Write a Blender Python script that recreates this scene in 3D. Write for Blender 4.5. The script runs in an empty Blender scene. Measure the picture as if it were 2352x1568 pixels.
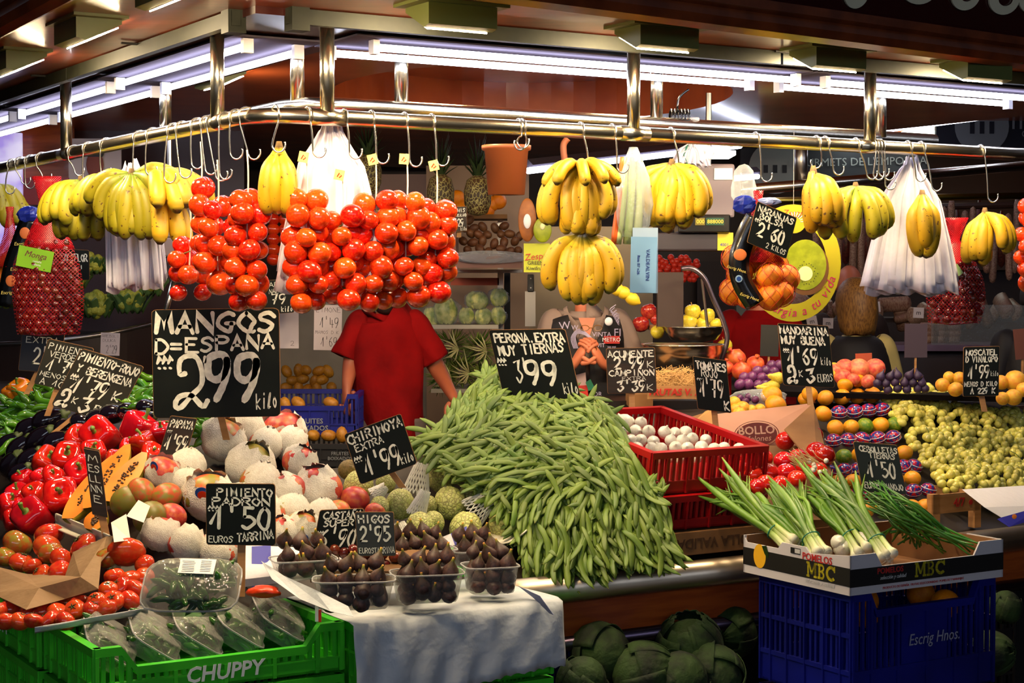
import bpy, bmesh, math, random
from mathutils import Vector, Matrix
random.seed(7)
PI = math.pi
scene = bpy.context.scene
COL = scene.collection
# camera
FPX, CX, CY = 3966.0, 1176.0, 784.0
CAMZ, PITCH = 1.65, math.radians(2.05)
cam_data = bpy.data.cameras.new('camera')
cam_data.sensor_width = 36.0
cam_data.lens = 36.0 * FPX / 2352.0
cam_data.clip_end = 200
cam = bpy.data.objects.new('camera', cam_data)
COL.objects.link(cam)
cam.location = (0, 0, CAMZ)
cam.rotation_euler = (PI / 2 - PITCH, 0, 0)
scene.camera = cam
# view + world
scene.view_settings.view_transform = 'Standard'
scene.view_settings.look = 'None'
scene.view_settings.gamma = 1.0
scene.view_settings.use_curve_mapping = False
scene.view_settings.exposure = -0.18
world = bpy.data.worlds.new('market_hall_air')
scene.world = world
world.use_nodes = True
world.node_tree.nodes['Background'].inputs[0].default_value = (0.55, 0.62, 0.78, 1)
world.node_tree.nodes['Background'].inputs[1].default_value = 0.055
# stall frame: corner C, right run R, left run L
CO = (-0.654, 4.5)
R_ = (0.855, 0.519)
L_ = (-0.519, 0.855)
YAW = math.atan2(R_[1], R_[0])
def S(u, v, z):
 return Vector((CO[0] + u * R_[0] + v * L_[0], CO[1] + u * R_[1] + v * L_[1], z))
def UV(p):
 dx, dy = p[0] - CO[0], p[1] - CO[1]
 return dx * R_[0] + dy * R_[1], dx * L_[0] + dy * L_[1]
def ray(px, py):
 cx, cy = (px - CX) / FPX, (CY - py) / FPX
 s, c = math.sin(PITCH), math.cos(PITCH)
 d = Vector((cx, c + cy * s, -s + cy * c))
 return d / d.y
def P(px, py, Y):
 d = ray(px, py)
 return Vector((d.x * Y, Y, CAMZ + d.z * Y))
def PZ(px, py, z):
 d = ray(px, py)
 return P(px, py, (z - CAMZ) / d.z)
def PV(px, py, v):
 d = ray(px, py)
 # (t*d.x-C0)*L0 + (t-C1)*L1 = v
 t = (v + CO[0] * L_[0] + CO[1] * L_[1]) / (d.x * L_[0] + L_[1])
 return P(px, py, t)
def PU(px, py, u):
 d = ray(px, py)
 t = (u + CO[0] * R_[0] + CO[1] * R_[1]) / (d.x * R_[0] + R_[1])
 return P(px, py, t)
def zs(u, v):
 """height of the sloping produce display"""
 h = 0.80 + max(0.0, min(0.75 * (u + 0.5), 0.5 * (v + 0.08)))
 return min(h, 1.235)
def HS(px, py, lift=0.0):
 """point where the sight line meets the display, raised by lift"""
 d = ray(px, py)
 t = 3.3
 while t < 9:
  p = P(px, py, t)
  u, v = UV(p)
  if p.z <= zs(u, v) + lift:
   break
  t += 0.02
 return P(px, py, t)
def mpx(n, Y):
 return n * Y / FPX
# materials
def lin(c):
 out = []
 for k in c[:3]:
  k = k / 255.0
  out.append(k / 12.92 if k <= 0.04045 else ((k + 0.055) / 1.055) ** 2.4)
 return (*out, 1.0)
MATS = {}
def M(name, col=(128, 128, 128), rough=0.5, metal=0.0, col2=None, nscale=12, nlo=0.4, nhi=0.65, bump=0.0, bscale=60,
 rand=0.0, coat=0.0, spec=0.5, sss=0.0, emit=0.0, trans=0.0, alpha=1.0, stretch=None, detail=3, attr=None):
 if name in MATS:
  return MATS[name]
 m = bpy.data.materials.new(name)
 m.use_nodes = True
 nt = m.node_tree
 N, Lk = nt.nodes, nt.links
 b = N['Principled BSDF']
 b.inputs['Base Color'].default_value = lin(col)
 b.inputs['Roughness'].default_value = rough
 b.inputs['Metallic'].default_value = metal
 b.inputs['Specular IOR Level'].default_value = spec
 b.inputs['Coat Weight'].default_value = coat
 b.inputs['Coat Roughness'].default_value = 0.08
 if sss:
  b.inputs['Subsurface Weight'].default_value = sss
  b.inputs['Subsurface Radius'].default_value = (0.02, 0.01, 0.006)
  b.inputs['Subsurface Scale'].default_value = 0.5
 if trans:
  b.inputs['Transmission Weight'].default_value = trans
 if alpha < 1:
  b.inputs['Alpha'].default_value = alpha
 if emit:
  b.inputs['Emission Color'].default_value = lin(col)
  b.inputs['Emission Strength'].default_value = emit
 tc = N.new('ShaderNodeTexCoord')
 src = tc.outputs['Object']
 if stretch:
  mp = N.new('ShaderNodeMapping')
  mp.inputs['Scale'].default_value = stretch
  Lk.new(src, mp.inputs['Vector'])
  src = mp.outputs[0]
 color = None
 if col2 is not None:
  n = N.new('ShaderNodeTexNoise')
  n.inputs['Scale'].default_value = nscale
  n.inputs['Detail'].default_value = detail
  if rand:
   n.noise_dimensions = '4D'
   oi = N.new('ShaderNodeObjectInfo')
   mu = N.new('ShaderNodeMath'); mu.operation = 'MULTIPLY'; mu.inputs[1].default_value = 37
   Lk.new(oi.outputs['Random'], mu.inputs[0]); Lk.new(mu.outputs[0], n.inputs['W'])
  Lk.new(src, n.inputs['Vector'])
  r = N.new('ShaderNodeValToRGB')
  r.color_ramp.elements[0].position = nlo
  r.color_ramp.elements[1].position = nhi
  r.color_ramp.elements[0].color = lin(col)
  r.color_ramp.elements[1].color = lin(col2)
  Lk.new(n.outputs['Fac'], r.inputs['Fac'])
  color = r.outputs['Color']
 if attr:
  # attr = list of (pos, colour): ramp along the vertex attribute "t", mixed with the noise colour by its alpha
  a = N.new('ShaderNodeAttribute'); a.attribute_name = 't'
  r2 = N.new('ShaderNodeValToRGB')
  els = r2.color_ramp.elements
  while len(els) < len(attr):
   els.new(0.5)
  for e, (pos, cc, al) in zip(els, attr):
   e.position = pos
   k = lin(cc)
   e.color = (k[0], k[1], k[2], al)
  Lk.new(a.outputs['Fac'], r2.inputs['Fac'])
  mx = N.new('ShaderNodeMix'); mx.data_type = 'RGBA'
  Lk.new(r2.outputs['Alpha'], mx.inputs['Factor'])
  if color:
   Lk.new(color, mx.inputs['A'])
  else:
   mx.inputs['A'].default_value = lin(col)
  Lk.new(r2.outputs['Color'], mx.inputs['B'])
  color = mx.outputs['Result']
 if rand:
  oi = N.new('ShaderNodeObjectInfo')
  mr = N.new('ShaderNodeMapRange')
  mr.inputs['To Min'].default_value = 1 - rand
  mr.inputs['To Max'].default_value = 1 + rand
  Lk.new(oi.outputs['Random'], mr.inputs['Value'])
  h = N.new('ShaderNodeHueSaturation')
  Lk.new(mr.outputs[0], h.inputs['Value'])
  if color:
   Lk.new(color, h.inputs['Color'])
  else:
   h.inputs['Color'].default_value = lin(col)
  m2 = N.new('ShaderNodeMath'); m2.operation = 'MULTIPLY_ADD'
  m2.inputs[1].default_value = 0.016 * rand / 0.3
  m2.inputs[2].default_value = 0.5 - 0.008 * rand / 0.3
  fr = N.new('ShaderNodeMath'); fr.operation = 'FRACT'
  mm = N.new('ShaderNodeMath'); mm.operation = 'MULTIPLY'; mm.inputs[1].default_value = 7.13
  Lk.new(oi.outputs['Random'], mm.inputs[0]); Lk.new(mm.outputs[0], fr.inputs[0])
  Lk.new(fr.outputs[0], m2.inputs[0]); Lk.new(m2.outputs[0], h.inputs['Hue'])
  color = h.outputs['Color']
 if color:
  Lk.new(color, b.inputs['Base Color'])
  if emit:
   Lk.new(color, b.inputs['Emission Color'])
 if bump:
  nb = N.new('ShaderNodeTexNoise')
  nb.inputs['Scale'].default_value = bscale
  nb.inputs['Detail'].default_value = 3
  Lk.new(src, nb.inputs['Vector'])
  bp = N.new('ShaderNodeBump')
  bp.inputs['Strength'].default_value = bump
  bp.inputs['Distance'].default_value = 0.01
  Lk.new(nb.outputs['Fac'], bp.inputs['Height'])
  Lk.new(bp.outputs['Normal'], b.inputs['Normal'])
 MATS[name] = m
 return m
def film(name, col=(235, 240, 245), base=0.12, rough=0.08, edge=0.55):
 """thin clear plastic: mostly see-through, glossy towards grazing angles"""
 if name in MATS:
  return MATS[name]
 m = bpy.data.materials.new(name)
 m.use_nodes = True
 nt = m.node_tree
 N, Lk = nt.nodes, nt.links
 N.remove(N['Principled BSDF'])
 out = N['Material Output']
 tr = N.new('ShaderNodeBsdfTransparent'); tr.inputs[0].default_value = lin(col)
 gl = N.new('ShaderNodeBsdfPrincipled')
 gl.inputs['Base Color'].default_value = lin(col)
 gl.inputs['Roughness'].default_value = rough
 gl.inputs['Specular IOR Level'].default_value = 1.0
 lw = N.new('ShaderNodeLayerWeight'); lw.inputs['Blend'].default_value = 0.35
 mr = N.new('ShaderNodeMapRange')
 mr.inputs['To Min'].default_value = base
 mr.inputs['To Max'].default_value = edge
 tc = N.new('ShaderNodeTexCoord')
 n = N.new('ShaderNodeTexNoise'); n.inputs['Scale'].default_value = 40
 bp = N.new('ShaderNodeBump'); bp.inputs['Strength'].default_value = 0.5; bp.inputs['Distance'].default_value = 0.01
 Lk.new(tc.outputs['Object'], n.inputs['Vector']); Lk.new(n.outputs['Fac'], bp.inputs['Height'])
 Lk.new(bp.outputs['Normal'], gl.inputs['Normal'])
 Lk.new(lw.outputs['Facing'], mr.inputs['Value'])
 mx = N.new('ShaderNodeMixShader')
 Lk.new(mr.outputs[0], mx.inputs[0]); Lk.new(tr.outputs[0], mx.inputs[1]); Lk.new(gl.outputs[0], mx.inputs[2])
 Lk.new(mx.outputs[0], out.inputs['Surface'])
 MATS[name] = m
 return m
# mesh building
class MB:
 def __init__(s):
  s.v, s.f, s.t = [], [], []
 def add(s, vs, fs, t=None):
  o = len(s.v)
  s.v.extend([tuple(p) for p in vs])
  s.f.extend([tuple(i + o for i in f) for f in fs])
  s.t.extend(t if t else [0.5] * len(vs))
  return s
 def box(s, c, d, rot=None):
  hx, hy, hz = d[0] / 2, d[1] / 2, d[2] / 2
  vs = [Vector((x, y, z)) for x in (-hx, hx) for y in (-hy, hy) for z in (-hz, hz)]
  if rot is not None:
   vs = [rot @ p for p in vs]
  c = Vector(c)
  return s.add([p + c for p in vs], [(0, 1, 3, 2), (4, 6, 7, 5), (0, 4, 5, 1), (2, 3, 7, 6), (0, 2, 6, 4), (1, 5, 7, 3)])
 def box2(s, a, b):
  return s.box([(a[i] + b[i]) / 2 for i in range(3)], [abs(a[i] - b[i]) for i in range(3)])
 def tube(s, pts, r, n=8, caps=True, tv=None, flat=1.0, side=None):
  """r: number or list; flat squashes the section along the side direction"""
  pts = [Vector(p) for p in pts]
  rr = r if isinstance(r, (list, tuple)) else [r] * len(pts)
  vs, fs, ts = [], [], []
  prev = None
  for i, p in enumerate(pts):
   a = pts[max(i - 1, 0)]
   b = pts[min(i + 1, len(pts) - 1)]
   d = (b - a)
   d = d.normalized() if d.length > 1e-9 else Vector((0, 0, 1))
   if prev is None:
    up = Vector(side) if side else (Vector((0, 0, 1)) if abs(d.z) < 0.9 else Vector((1, 0, 0)))
    x = (up - d * up.dot(d)).normalized()
   else:
    x = (prev - d * prev.dot(d)).normalized()
   prev = x
   y = d.cross(x)
   for k in range(n):
    an = 2 * PI * k / n
    vs.append(p + x * (math.cos(an) * rr[i] * flat) + y * (math.sin(an) * rr[i]))
    ts.append(tv[i] if tv else i / max(1, len(pts) - 1))
  for i in range(len(pts) - 1):
   for k in range(n):
    a, b = i * n + k, i * n + (k + 1) % n
    fs.append((a, b, b + n, a + n))
  if caps:
   fs.append(tuple(range(n - 1, -1, -1)))
   o = (len(pts) - 1) * n
   fs.append(tuple(range(o, o + n)))
  return s.add(vs, fs, ts)
 def lathe(s, prof, n=16, mod=None, mat=None, c=(0, 0, 0)):
  """prof: (r, z) from bottom to top; mod(theta, t) scales r"""
  vs, fs, ts = [], [], []
  m = len(prof)
  mat = mat or Matrix.Identity(4)
  c = Vector(c)
  for i, (r, z) in enumerate(prof):
   t = i / (m - 1)
   for k in range(n):
    th = 2 * PI * k / n
    q = r * (mod(th, t) if mod else 1)
    vs.append(mat @ Vector((q * math.cos(th), q * math.sin(th), z)) + c)
    ts.append(t)
  for i in range(m - 1):
   for k in range(n):
    a, b = i * n + k, i * n + (k + 1) % n
    fs.append((a, b, b + n, a + n))
  fs.append(tuple(range(n - 1, -1, -1)))
  fs.append(tuple(range((m - 1) * n, m * n)))
  return s.add(vs, fs, ts)
 def ball(s, c, r, n=12, m=8, sc=(1, 1, 1)):
  prof = [(max(1e-4, math.sin(PI * i / m)), -math.cos(PI * i / m)) for i in range(m + 1)]
  return s.lathe(prof, n, mat=Matrix.Diagonal((r * sc[0], r * sc[1], r * sc[2], 1)), c=c)
 def grid(s, nx, ny, fn):
  vs = [fn(i / nx, j / ny) for j in range(ny + 1) for i in range(nx + 1)]
  fs = [(j * (nx + 1) + i, j * (nx + 1) + i + 1, (j + 1) * (nx + 1) + i + 1, (j + 1) * (nx + 1) + i) for j in range(ny) for i in range(nx)]
  return s.add(vs, fs, [j / ny for j in range(ny + 1) for i in range(nx + 1)])
 def slab(s, outline, th, ax=None):
  """outline: list of 3d points (flat); extruded by vector th"""
  n = len(outline)
  th = Vector(th)
  a = [Vector(p) for p in outline]
  vs = a + [p + th for p in a]
  fs = [tuple(range(n)), tuple(range(2 * n - 1, n - 1, -1))] + [(i, i + n, (i + 1) % n + n, (i + 1) % n) for i in range(n)]
  return s.add(vs, fs)
 def mesh(s, name, mat, smooth=False, solid=0):
  me = bpy.data.meshes.new(name)
  me.from_pydata(s.v, [], s.f)
  at = me.attributes.new('t', 'FLOAT', 'POINT')
  at.data.foreach_set('value', s.t)
  if mat:
   me.materials.append(mat)
  bm = bmesh.new(); bm.from_mesh(me)
  bmesh.ops.recalc_face_normals(bm, faces=bm.faces)
  bm.to_mesh(me); bm.free()
  if smooth:
   me.polygons.foreach_set('use_smooth', [True] * len(me.polygons))
  me.update()
  return me
 def build(s, name, mat, parent=None, smooth=False, solid=0, bevel=0, **tags):
  o = bpy.data.objects.new(name, s.mesh(name, mat, smooth))
  COL.objects.link(o)
  if parent:
   o.parent = parent
  if solid:
   md = o.modifiers.new('thickness', 'SOLIDIFY'); md.thickness = solid; md.offset = 0
  if bevel:
   md = o.modifiers.new('bevel', 'BEVEL'); md.width = bevel; md.segments = 2; md.limit_method = 'ANGLE'
  for k, q in tags.items():
   o[k] = q
  return o
def ins(name, me, loc, rot=None, sc=1.0, parent=None, **tags):
 """object that shares mesh data"""
 o = bpy.data.objects.new(name, me)
 COL.objects.link(o)
 sc3 = sc if isinstance(sc, (tuple, list, Vector)) else (sc, sc, sc)
 rm = rot if isinstance(rot, Matrix) else (Matrix.Identity(3) if rot is None else __import__('mathutils').Euler(rot).to_matrix())
 o.matrix_local = Matrix.Translation(Vector(loc)) @ rm.to_4x4() @ Matrix.Diagonal((*sc3, 1))
 if parent:
  o.parent = parent
 for k, q in tags.items():
  o[k] = q
 return o
def thing(name, label, cat, loc=(0, 0, 0), rot=None, group=None):
 o = bpy.data.objects.new(name, None)
 o.empty_display_size = 0.05
 COL.objects.link(o)
 o.location = loc
 if rot is not None:
  if isinstance(rot, Matrix):
   o.rotation_euler = rot.to_euler()
  else:
   o.rotation_euler = rot
 o['label'] = label; o['category'] = cat
 if group:
  o['group'] = group
 return o
def tag(o, label, cat, group=None, kind=None):
 o['label'] = label; o['category'] = cat
 if group:
  o['group'] = group
 if kind:
  o['kind'] = kind
 return o
def kids(o, cache={}):
 return list(o.children)
def dup(root, loc, rot=None, label=None, group=None, sc=None):
 r = root.copy(); COL.objects.link(r)
 r.location = loc
 if rot is not None:
  r.rotation_euler = rot.to_euler() if isinstance(rot, Matrix) else rot
 if sc:
  r.scale = (sc, sc, sc)
 if label:
  r['label'] = label
 if group:
  r['group'] = group
 for ch in list(root.children):
  c = ch.copy(); COL.objects.link(c); c.parent = r
  for g in list(ch.children):
   d = g.copy(); COL.objects.link(d); d.parent = c
 return r
def struct(o):
 o['kind'] = 'structure'
 return o
def rnd(a, b):
 return random.uniform(a, b)
def rrot():
 return (rnd(0, 6.28), rnd(0, 6.28), rnd(0, 6.28))
def rotz(a):
 return Matrix.Rotation(a, 3, 'Z')
def frame_from(x, z):
 """3x3 rotation whose local X is x and local Z is near z"""
 x = Vector(x).normalized(); z = Vector(z)
 y = z.cross(x).normalized(); z = x.cross(y).normalized()
 return Matrix((x, y, z)).transposed()
def smooth_pts(pts, per=6, closed=False):
 pts = [Vector(p) for p in pts]
 n = len(pts)
 out = []
 segs = n if closed else n - 1
 for i in range(segs):
  p0 = pts[(i - 1) % n] if closed else pts[max(i - 1, 0)]
  p1 = pts[i]
  p2 = pts[(i + 1) % n]
  p3 = pts[(i + 2) % n] if closed else pts[min(i + 2, n - 1)]
  for k in range(per):
   t = k / per
   out.append(0.5 * ((2 * p1) + (p2 - p0) * t + (2 * p0 - 5 * p1 + 4 * p2 - p3) * t * t + (3 * p1 - p0 - 3 * p2 + p3) * t ** 3))
 if not closed:
  out.append(pts[-1])
 return out
# hand lettering
GL = {
 'A': "00 39 60|13 53", 'B': "00 09|~09 39 57 36 05|~05 35 62 40 00", 'C': "~68 49 17 04 12 40 61", 'D': "00 09|~09 39 65 52 30 00",
 'E': "59 09 00 60|05 45", 'F': "00 09 59|05 45", 'G': "~68 49 17 04 12 40 52 54|34 64", 'H': "00 09|60 69|05 65", 'I': "30 39",
 'J': "~59 53 40 20 03", 'K': "00 09|69 04 60", 'L': "09 00 50", 'M': "00 19 33 59 60", 'N': "00 09 60 69",
 'O': "~39 17 04 21 40 53 65 48 39", 'P': "00 09|~09 49 67 45 05", 'Q': "~39 17 04 21 40 53 65 48 39|33 60", 'R': "00 09|~09 49 67 45 05|25 60",
 'S': "~67 49 18 16 35 53 41 20 01", 'T': "09 69|39 30", 'U': "~09 03 20 40 63 69", 'V': "09 30 69", 'W': "09 10 35 50 69",
 'X': "09 60|00 69", 'Y': "09 35 69|35 30", 'Z': "09 69 00 60", '@': "00 09 60 69|~1b 2c 3b 4c", '0': "~39 17 03 20 40 53 57 39",
 '1': "02 49 40", '2': "~07 29 58 55 22 00|00 60", '3': "08 59 35|~35 63 41 20 02", '4': "19 13 63|47 40", '5': "59 19 15|~15 45 63 41 20 01",
 '6': "~59 27 04 11 30 52 44 25 04", '7': "09 59 20|14 44", '8': "~35 17 39 57 35 12 30 52 35", '9': "~58 49 29 08 05 24 45 57 58|~58 56 43 20",
 '"': "3a 37", "'": "3a 37", '.': "20 21", '=': "03 53|06 56", '-': "05 45", ' ': "", 'i': "30 36|38 39", 'k': "00 09|56 03 50", 'l': "~10 12 38 49 48 21 20 41",
 'o': "~36 13 30 53 36", 'e': "~13 53 46 26 13 20 50", 'm': "00 06|~04 16 24 20|~24 46 54 50", 'u': "~06 01 30 55|56 50", 'y': "06 32|56 10", 'r': "00 06|~04 26 45",
 's': "~55 36 14 42 30 01", 'n': "00 06|~04 36 54 50", 'a': "~55 26 02 20 53|56 50", 't': "39 31 50|16 56", 'v': "06 30 56", 'z': "06 56 00 50", 'd': "~55 26 02 20 53|59 50",
 'c': "~55 26 03 20 51", 'g': "~55 26 03 21 53|~56 50 20", 'h': "00 09|~04 36 54 50", 'p': "00 06|~06 46 54 33 03", 'f': "~59 38 30|16 46", 'b': "09 00|~05 46 53 30 00", ',': "20 31",
 '~2': "C26 16 18 29 49 57 54 32 10 00 01 12 32 50 61",
}
def _glyph(ch):
 out = []
 s = GL.get(ch, "00 09 69 60 00")
 for st in s.split('|'):
  if not st:
   continue
  cur = st[0] in '~C'
  if cur:
   st = st[1:]
  pts = []
  for q in st.split():
   pts.append(Vector((int(q[0], 16), int(q[1], 16) if q[1] in '0123456789abc' else 0, 0)))
  if cur:
   pts = smooth_pts(pts, 4)
  out.append(pts)
 return out
def strokes(mb, polylines, T, w, lift):
 """T maps local 2d -> 3d; w stroke half width in T units; draws flat brush ribbons with round ends"""
 for pl in polylines:
  pl = [Vector((p[0], p[1], 0)) for p in pl]
  if len(pl) < 2:
   continue
  L, Rr = [], []
  n = len(pl)
  for i, p in enumerate(pl):
   a = pl[max(i - 1, 0)]; b = pl[min(i + 1, n - 1)]
   d = (b - a)
   if d.length < 1e-6:
    d = Vector((1, 0, 0))
   d.normalize()
   if 0 < i < n - 1:
    d1 = (p - a).normalized(); d2 = (b - p).normalized()
    cs = max(0.45, math.sqrt(max(0.0, (1 + d1.dot(d2)) / 2)))
   else:
    cs = 1
   nrm = Vector((-d.y, d.x, 0)) * (w / cs * rnd(0.88, 1.1))
   L.append(p + nrm); Rr.append(p - nrm)
  outl = []
  d0 = (pl[0] - pl[1]).normalized(); d1 = (pl[-1] - pl[-2]).normalized()
  vs = []
  for i in range(n):
   vs.append(L[i]); vs.append(Rr[i])
  fs = [(2 * i, 2 * i + 1, 2 * i + 3, 2 * i + 2) for i in range(n - 1)]
  k = len(vs)
  vs += [pl[0] + d0 * w * 0.8 + (L[0] - pl[0]) * 0.5, pl[0] + d0 * w * 0.8 + (Rr[0] - pl[0]) * 0.5]
  fs.append((k, k + 1, 1, 0))
  k = len(vs)
  e = 2 * (n - 1)
  vs += [pl[-1] + d1 * w * 0.8 + (L[-1] - pl[-1]) * 0.5, pl[-1] + d1 * w * 0.8 + (Rr[-1] - pl[-1]) * 0.5]
  fs.append((e, e + 1, k + 1, k))
  mb.add([T(q.x, q.y, lift) for q in vs], fs)
def lettering(mb, text, x0, y0, x1, h, T, aspect, w=0.09, slope=0.0, jit=0.03, lift=0.0012, curly=False, y1=None):
 """text laid from x0 to x1 (board fractions), baseline y0, letter height h (fraction of board height).
 aspect = board height / board width, so that strokes keep an even width (work in board-width units)."""
 n = len(text)
 W = (x1 - x0) / max(n, 1)
 H = h * aspect
 wd = w * min(H, W * 1.6) * .68
 for i, ch in enumerate(text):
  g = _glyph('~2' if (curly and ch == '2') else ch)
  sx = W * 0.78 / 6.0
  if ch in ".'i":
   sx *= 0.9
  sy = H / 9.0
  ox = x0 + i * W + W * 0.1
  oy = y0 * aspect + slope * (ox - x0) * 1.0 + rnd(-jit, jit) * H
  an = rnd(-jit, jit) * 1.5
  ps = []
  for pl in g:
   q = []
   for p in pl:
    x, y = p.x * sx, p.y * sy
    q.append((ox + x * math.cos(an) - y * math.sin(an), oy + x * math.sin(an) + y * math.cos(an)))
   ps.append(q)
  strokes(mb, ps, lambda a, b, l: T(a, b / aspect, l), wd, lift)
  lift += 0.00002
def print_text(name, text, T3, size, mat, parent, depth=0.0004, bold=0.0, shear=0.0, xs=1.0):
 """printed lettering from the built-in font, turned into a mesh; T3: 4x4 placing (x right, y up, z out), centred"""
 cu = bpy.data.curves.new(name, 'FONT')
 cu.body = text
 cu.size = size
 cu.align_x = 'CENTER'; cu.align_y = 'CENTER'
 cu.offset = bold
 cu.shear = shear
 cu.extrude = depth
 cu.resolution_u = 2
 tmp = bpy.data.objects.new(name + '_t', cu)
 me = bpy.data.meshes.new_from_object(tmp)
 bpy.data.objects.remove(tmp)
 bpy.data.curves.remove(cu)
 me.name = name
 me.materials.clear(); me.materials.append(mat)
 me.transform(T3 @ Matrix.Diagonal((xs, 1, 1, 1)))
 o = bpy.data.objects.new(name, me)
 COL.objects.link(o)
 if parent:
  o.parent = parent
 return o
def plane_T(org, x, y):
 """4x4 with local X along x, Y along y, Z out of the face"""
 x = Vector(x).normalized(); y = Vector(y)
 y = (y - x * y.dot(x)).normalized(); z = x.cross(y)
 m = Matrix((x, y, z)).transposed().to_4x4()
 m.translation = Vector(org)
 return m
# shared materials
chrome = M('polished_steel', (214, 206, 186), 0.23, 1.0, col2=(228, 222, 208), nscale=3)
chrome_dull = M('brushed_steel', (170, 165, 158), 0.3, 1.0)
wire = M('hook_wire', (215, 212, 205), 0.25, 1.0)
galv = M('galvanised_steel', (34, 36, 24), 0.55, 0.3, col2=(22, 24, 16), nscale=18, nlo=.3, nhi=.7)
soffit_m = M('varnished_soffit_wood', (128, 62, 38), 0.28, col2=(106, 50, 30), nscale=5, stretch=(1, 8, 1), coat=.3)
lacquer = M('brown_lacquered_ceiling', (206, 100, 52), 0.32, col2=(180, 80, 40), nscale=4, coat=.6)
dark_red = M('dark_red_beam', (50, 16, 12), 0.35)
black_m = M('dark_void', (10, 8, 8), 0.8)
orange_wood = M('orange_varnished_wood', (176, 84, 30), 0.35, col2=(150, 66, 22), nscale=6, stretch=(1, 1, 9), coat=.3)
moulding_m = M('varnished_moulding', (130, 62, 28), 0.3, col2=(96, 42, 18), nscale=8, coat=.4)
burgundy = M('glossy_burgundy_panel', (52, 8, 12), 0.06, coat=.8)
cream = M('cream_letters', (226, 220, 190), 0.4)
white_enamel = M('white_enamel', (215, 212, 220), 0.3)
refl_m = M('grey_fixture_reflector', (84, 78, 88), 0.9, spec=.0)
tube_m = M('lit_fluorescent_tube', (226, 232, 255), 0.4, emit=22.0)
bulb_m = M('lit_lamp_lens', (255, 226, 178), 0.4, emit=240.0)
lamp_body = M('olive_lamp_housing', (92, 98, 48), 0.45)
white_m = M('white_plastic', (235, 235, 240), 0.35)
panel_white = M('off_white_panel', (150, 138, 122), 0.5, col2=(128, 118, 104), nscale=3)
dark_wood = M('dark_back_wood', (52, 28, 18), 0.5)
ZT = 2.30     # fluorescent tube height
# room shell
floor_m = M('dark_stone_floor', (60, 52, 46), 0.35, col2=(46, 40, 36), nscale=2)
struct(MB().box2((-14, -14, -0.05), (14, 15, 0)).build('floor', floor_m))
hall_m = M('hall_wall_paint', (60, 56, 52), 0.7)
struct(MB().box2((-14, -14.2, 0), (14, -14, 9)).build('wall_front', hall_m))
# daylight windows high in the hall wall behind the viewer
win_glow = M('daylit_window_glass', (225, 236, 255), 0.5, emit=3.2)
win_frame = M('window_frame_iron', (40, 40, 42), 0.5)
for i in range(5):
 x = -10 + i * 5
 w = MB()
 for k in range(4):
  w.box2((x - 1.9 + k * 1.27, -14.0, 3.6), (x - 1.86 + k * 1.27, -13.9, 7.6))
 for k in range(4):
  w.box2((x - 1.9, -14.0, 3.6 + k * 1.32), (x + 1.95, -13.9, 3.64 + k * 1.32))
 wo = struct(w.build('window_%d' % (i + 1), win_frame))
 pn = MB()
 for a in range(3):
  for b in range(3):
   pn.box2((x - 1.85 + a * 1.27, -13.99, 3.65 + b * 1.32), (x - .62 + a * 1.27, -13.97, 4.9 + b * 1.32))
 g = pn.build('glazing', win_glow, wo); g['kind'] = 'stuff'
# wall behind the whole stall and to both sides
struct(MB().box2((-7, 12.6, 0), (7.5, 12.8, 4)).build('wall_back', dark_wood))
struct(MB().box2((-7.2, 6.5, 0), (-7, 12.8, 4)).build('wall_left', dark_wood))
struct(MB().box2((7.5, 4, 0), (7.7, 12.8, 4)).build('wall_right', dark_wood))
# canopy
ZS = 2.355
e1, e2 = PZ(1200, 0, ZS), PZ(2352, 148, ZS)
f1, f2 = PZ(150, 0, ZS), PZ(0, 80, ZS)
def isect(a, b, c, d):
 x1, y1, x2, y2, x3, y3, x4, y4 = a.x, a.y, b.x, b.y, c.x, c.y, d.x, d.y
 den = (x1 - x2) * (y3 - y4) - (y1 - y2) * (x3 - x4)
 t = ((x1 - x3) * (y3 - y4) - (y1 - y3) * (x3 - x4)) / den
 return Vector((x1 + t * (x2 - x1), y1 + t * (y2 - y1), ZS))
ck = isect(e1, e2, f1, f2)
eR = ck + (e2 - ck).normalized() * 5.2
eL = ck + (f2 - ck).normalized() * 5.2
inR, inL, inC = S(4.6, 0.0, ZS), S(0.0, 4.6, ZS), S(0, 0, ZS)
struct(MB().slab([ck, eR, inR, inC], (0, 0, .03)).slab([ck, inC, inL, eL], (0, 0, .03)).build('ceiling', soffit_m))
# inner lacquered ceiling with a round opening
ZC = 2.43
cen = P(1220, 243, 7.4); cen.z = ZC
rx, ry = 0.85, 1.15
m = MB()
ring = []
corners = [S(0.3, 0.3, ZC), S(4.6, 0.3, ZC), S(4.6, 6.5, ZC), S(.3, 6.5, ZC)]
def edge_hit(c, ang):
 d = Vector((math.cos(ang), math.sin(ang), 0)); best = None
 for i in range(4):
  a, b = corners[i], corners[(i + 1) % 4]
  e = b - a
  den = d.x * e.y - d.y * e.x
  if abs(den) < 1e-9:
   continue
  t = ((a.x - c.x) * e.y - (a.y - c.y) * e.x) / den
  s_ = ((a.x - c.x) * d.y - (a.y - c.y) * d.x) / den
  if t > 0 and -1e-6 <= s_ <= 1 + 1e-6:
   best = t if best is None else min(best, t)
 return c + d * (best or 1)
angs = sorted([2 * PI * k / 48 for k in range(48)] + [math.atan2((q - cen).y, (q - cen).x) % (2 * PI) for q in corners])
inn = [cen + Vector((rx * math.cos(a), ry * math.sin(a), 0)) for a in angs]
out_ = [edge_hit(cen, a) for a in angs]
n = len(angs)
m.add(inn + out_, [(i, (i + 1) % n, (i + 1) % n + n, i + n) for i in range(n)])
m.add(inn + [p + Vector((0, 0, .3)) for p in inn], [(i, (i + 1) % n, (i + 1) % n + n, i + n) for i in range(n)])
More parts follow.
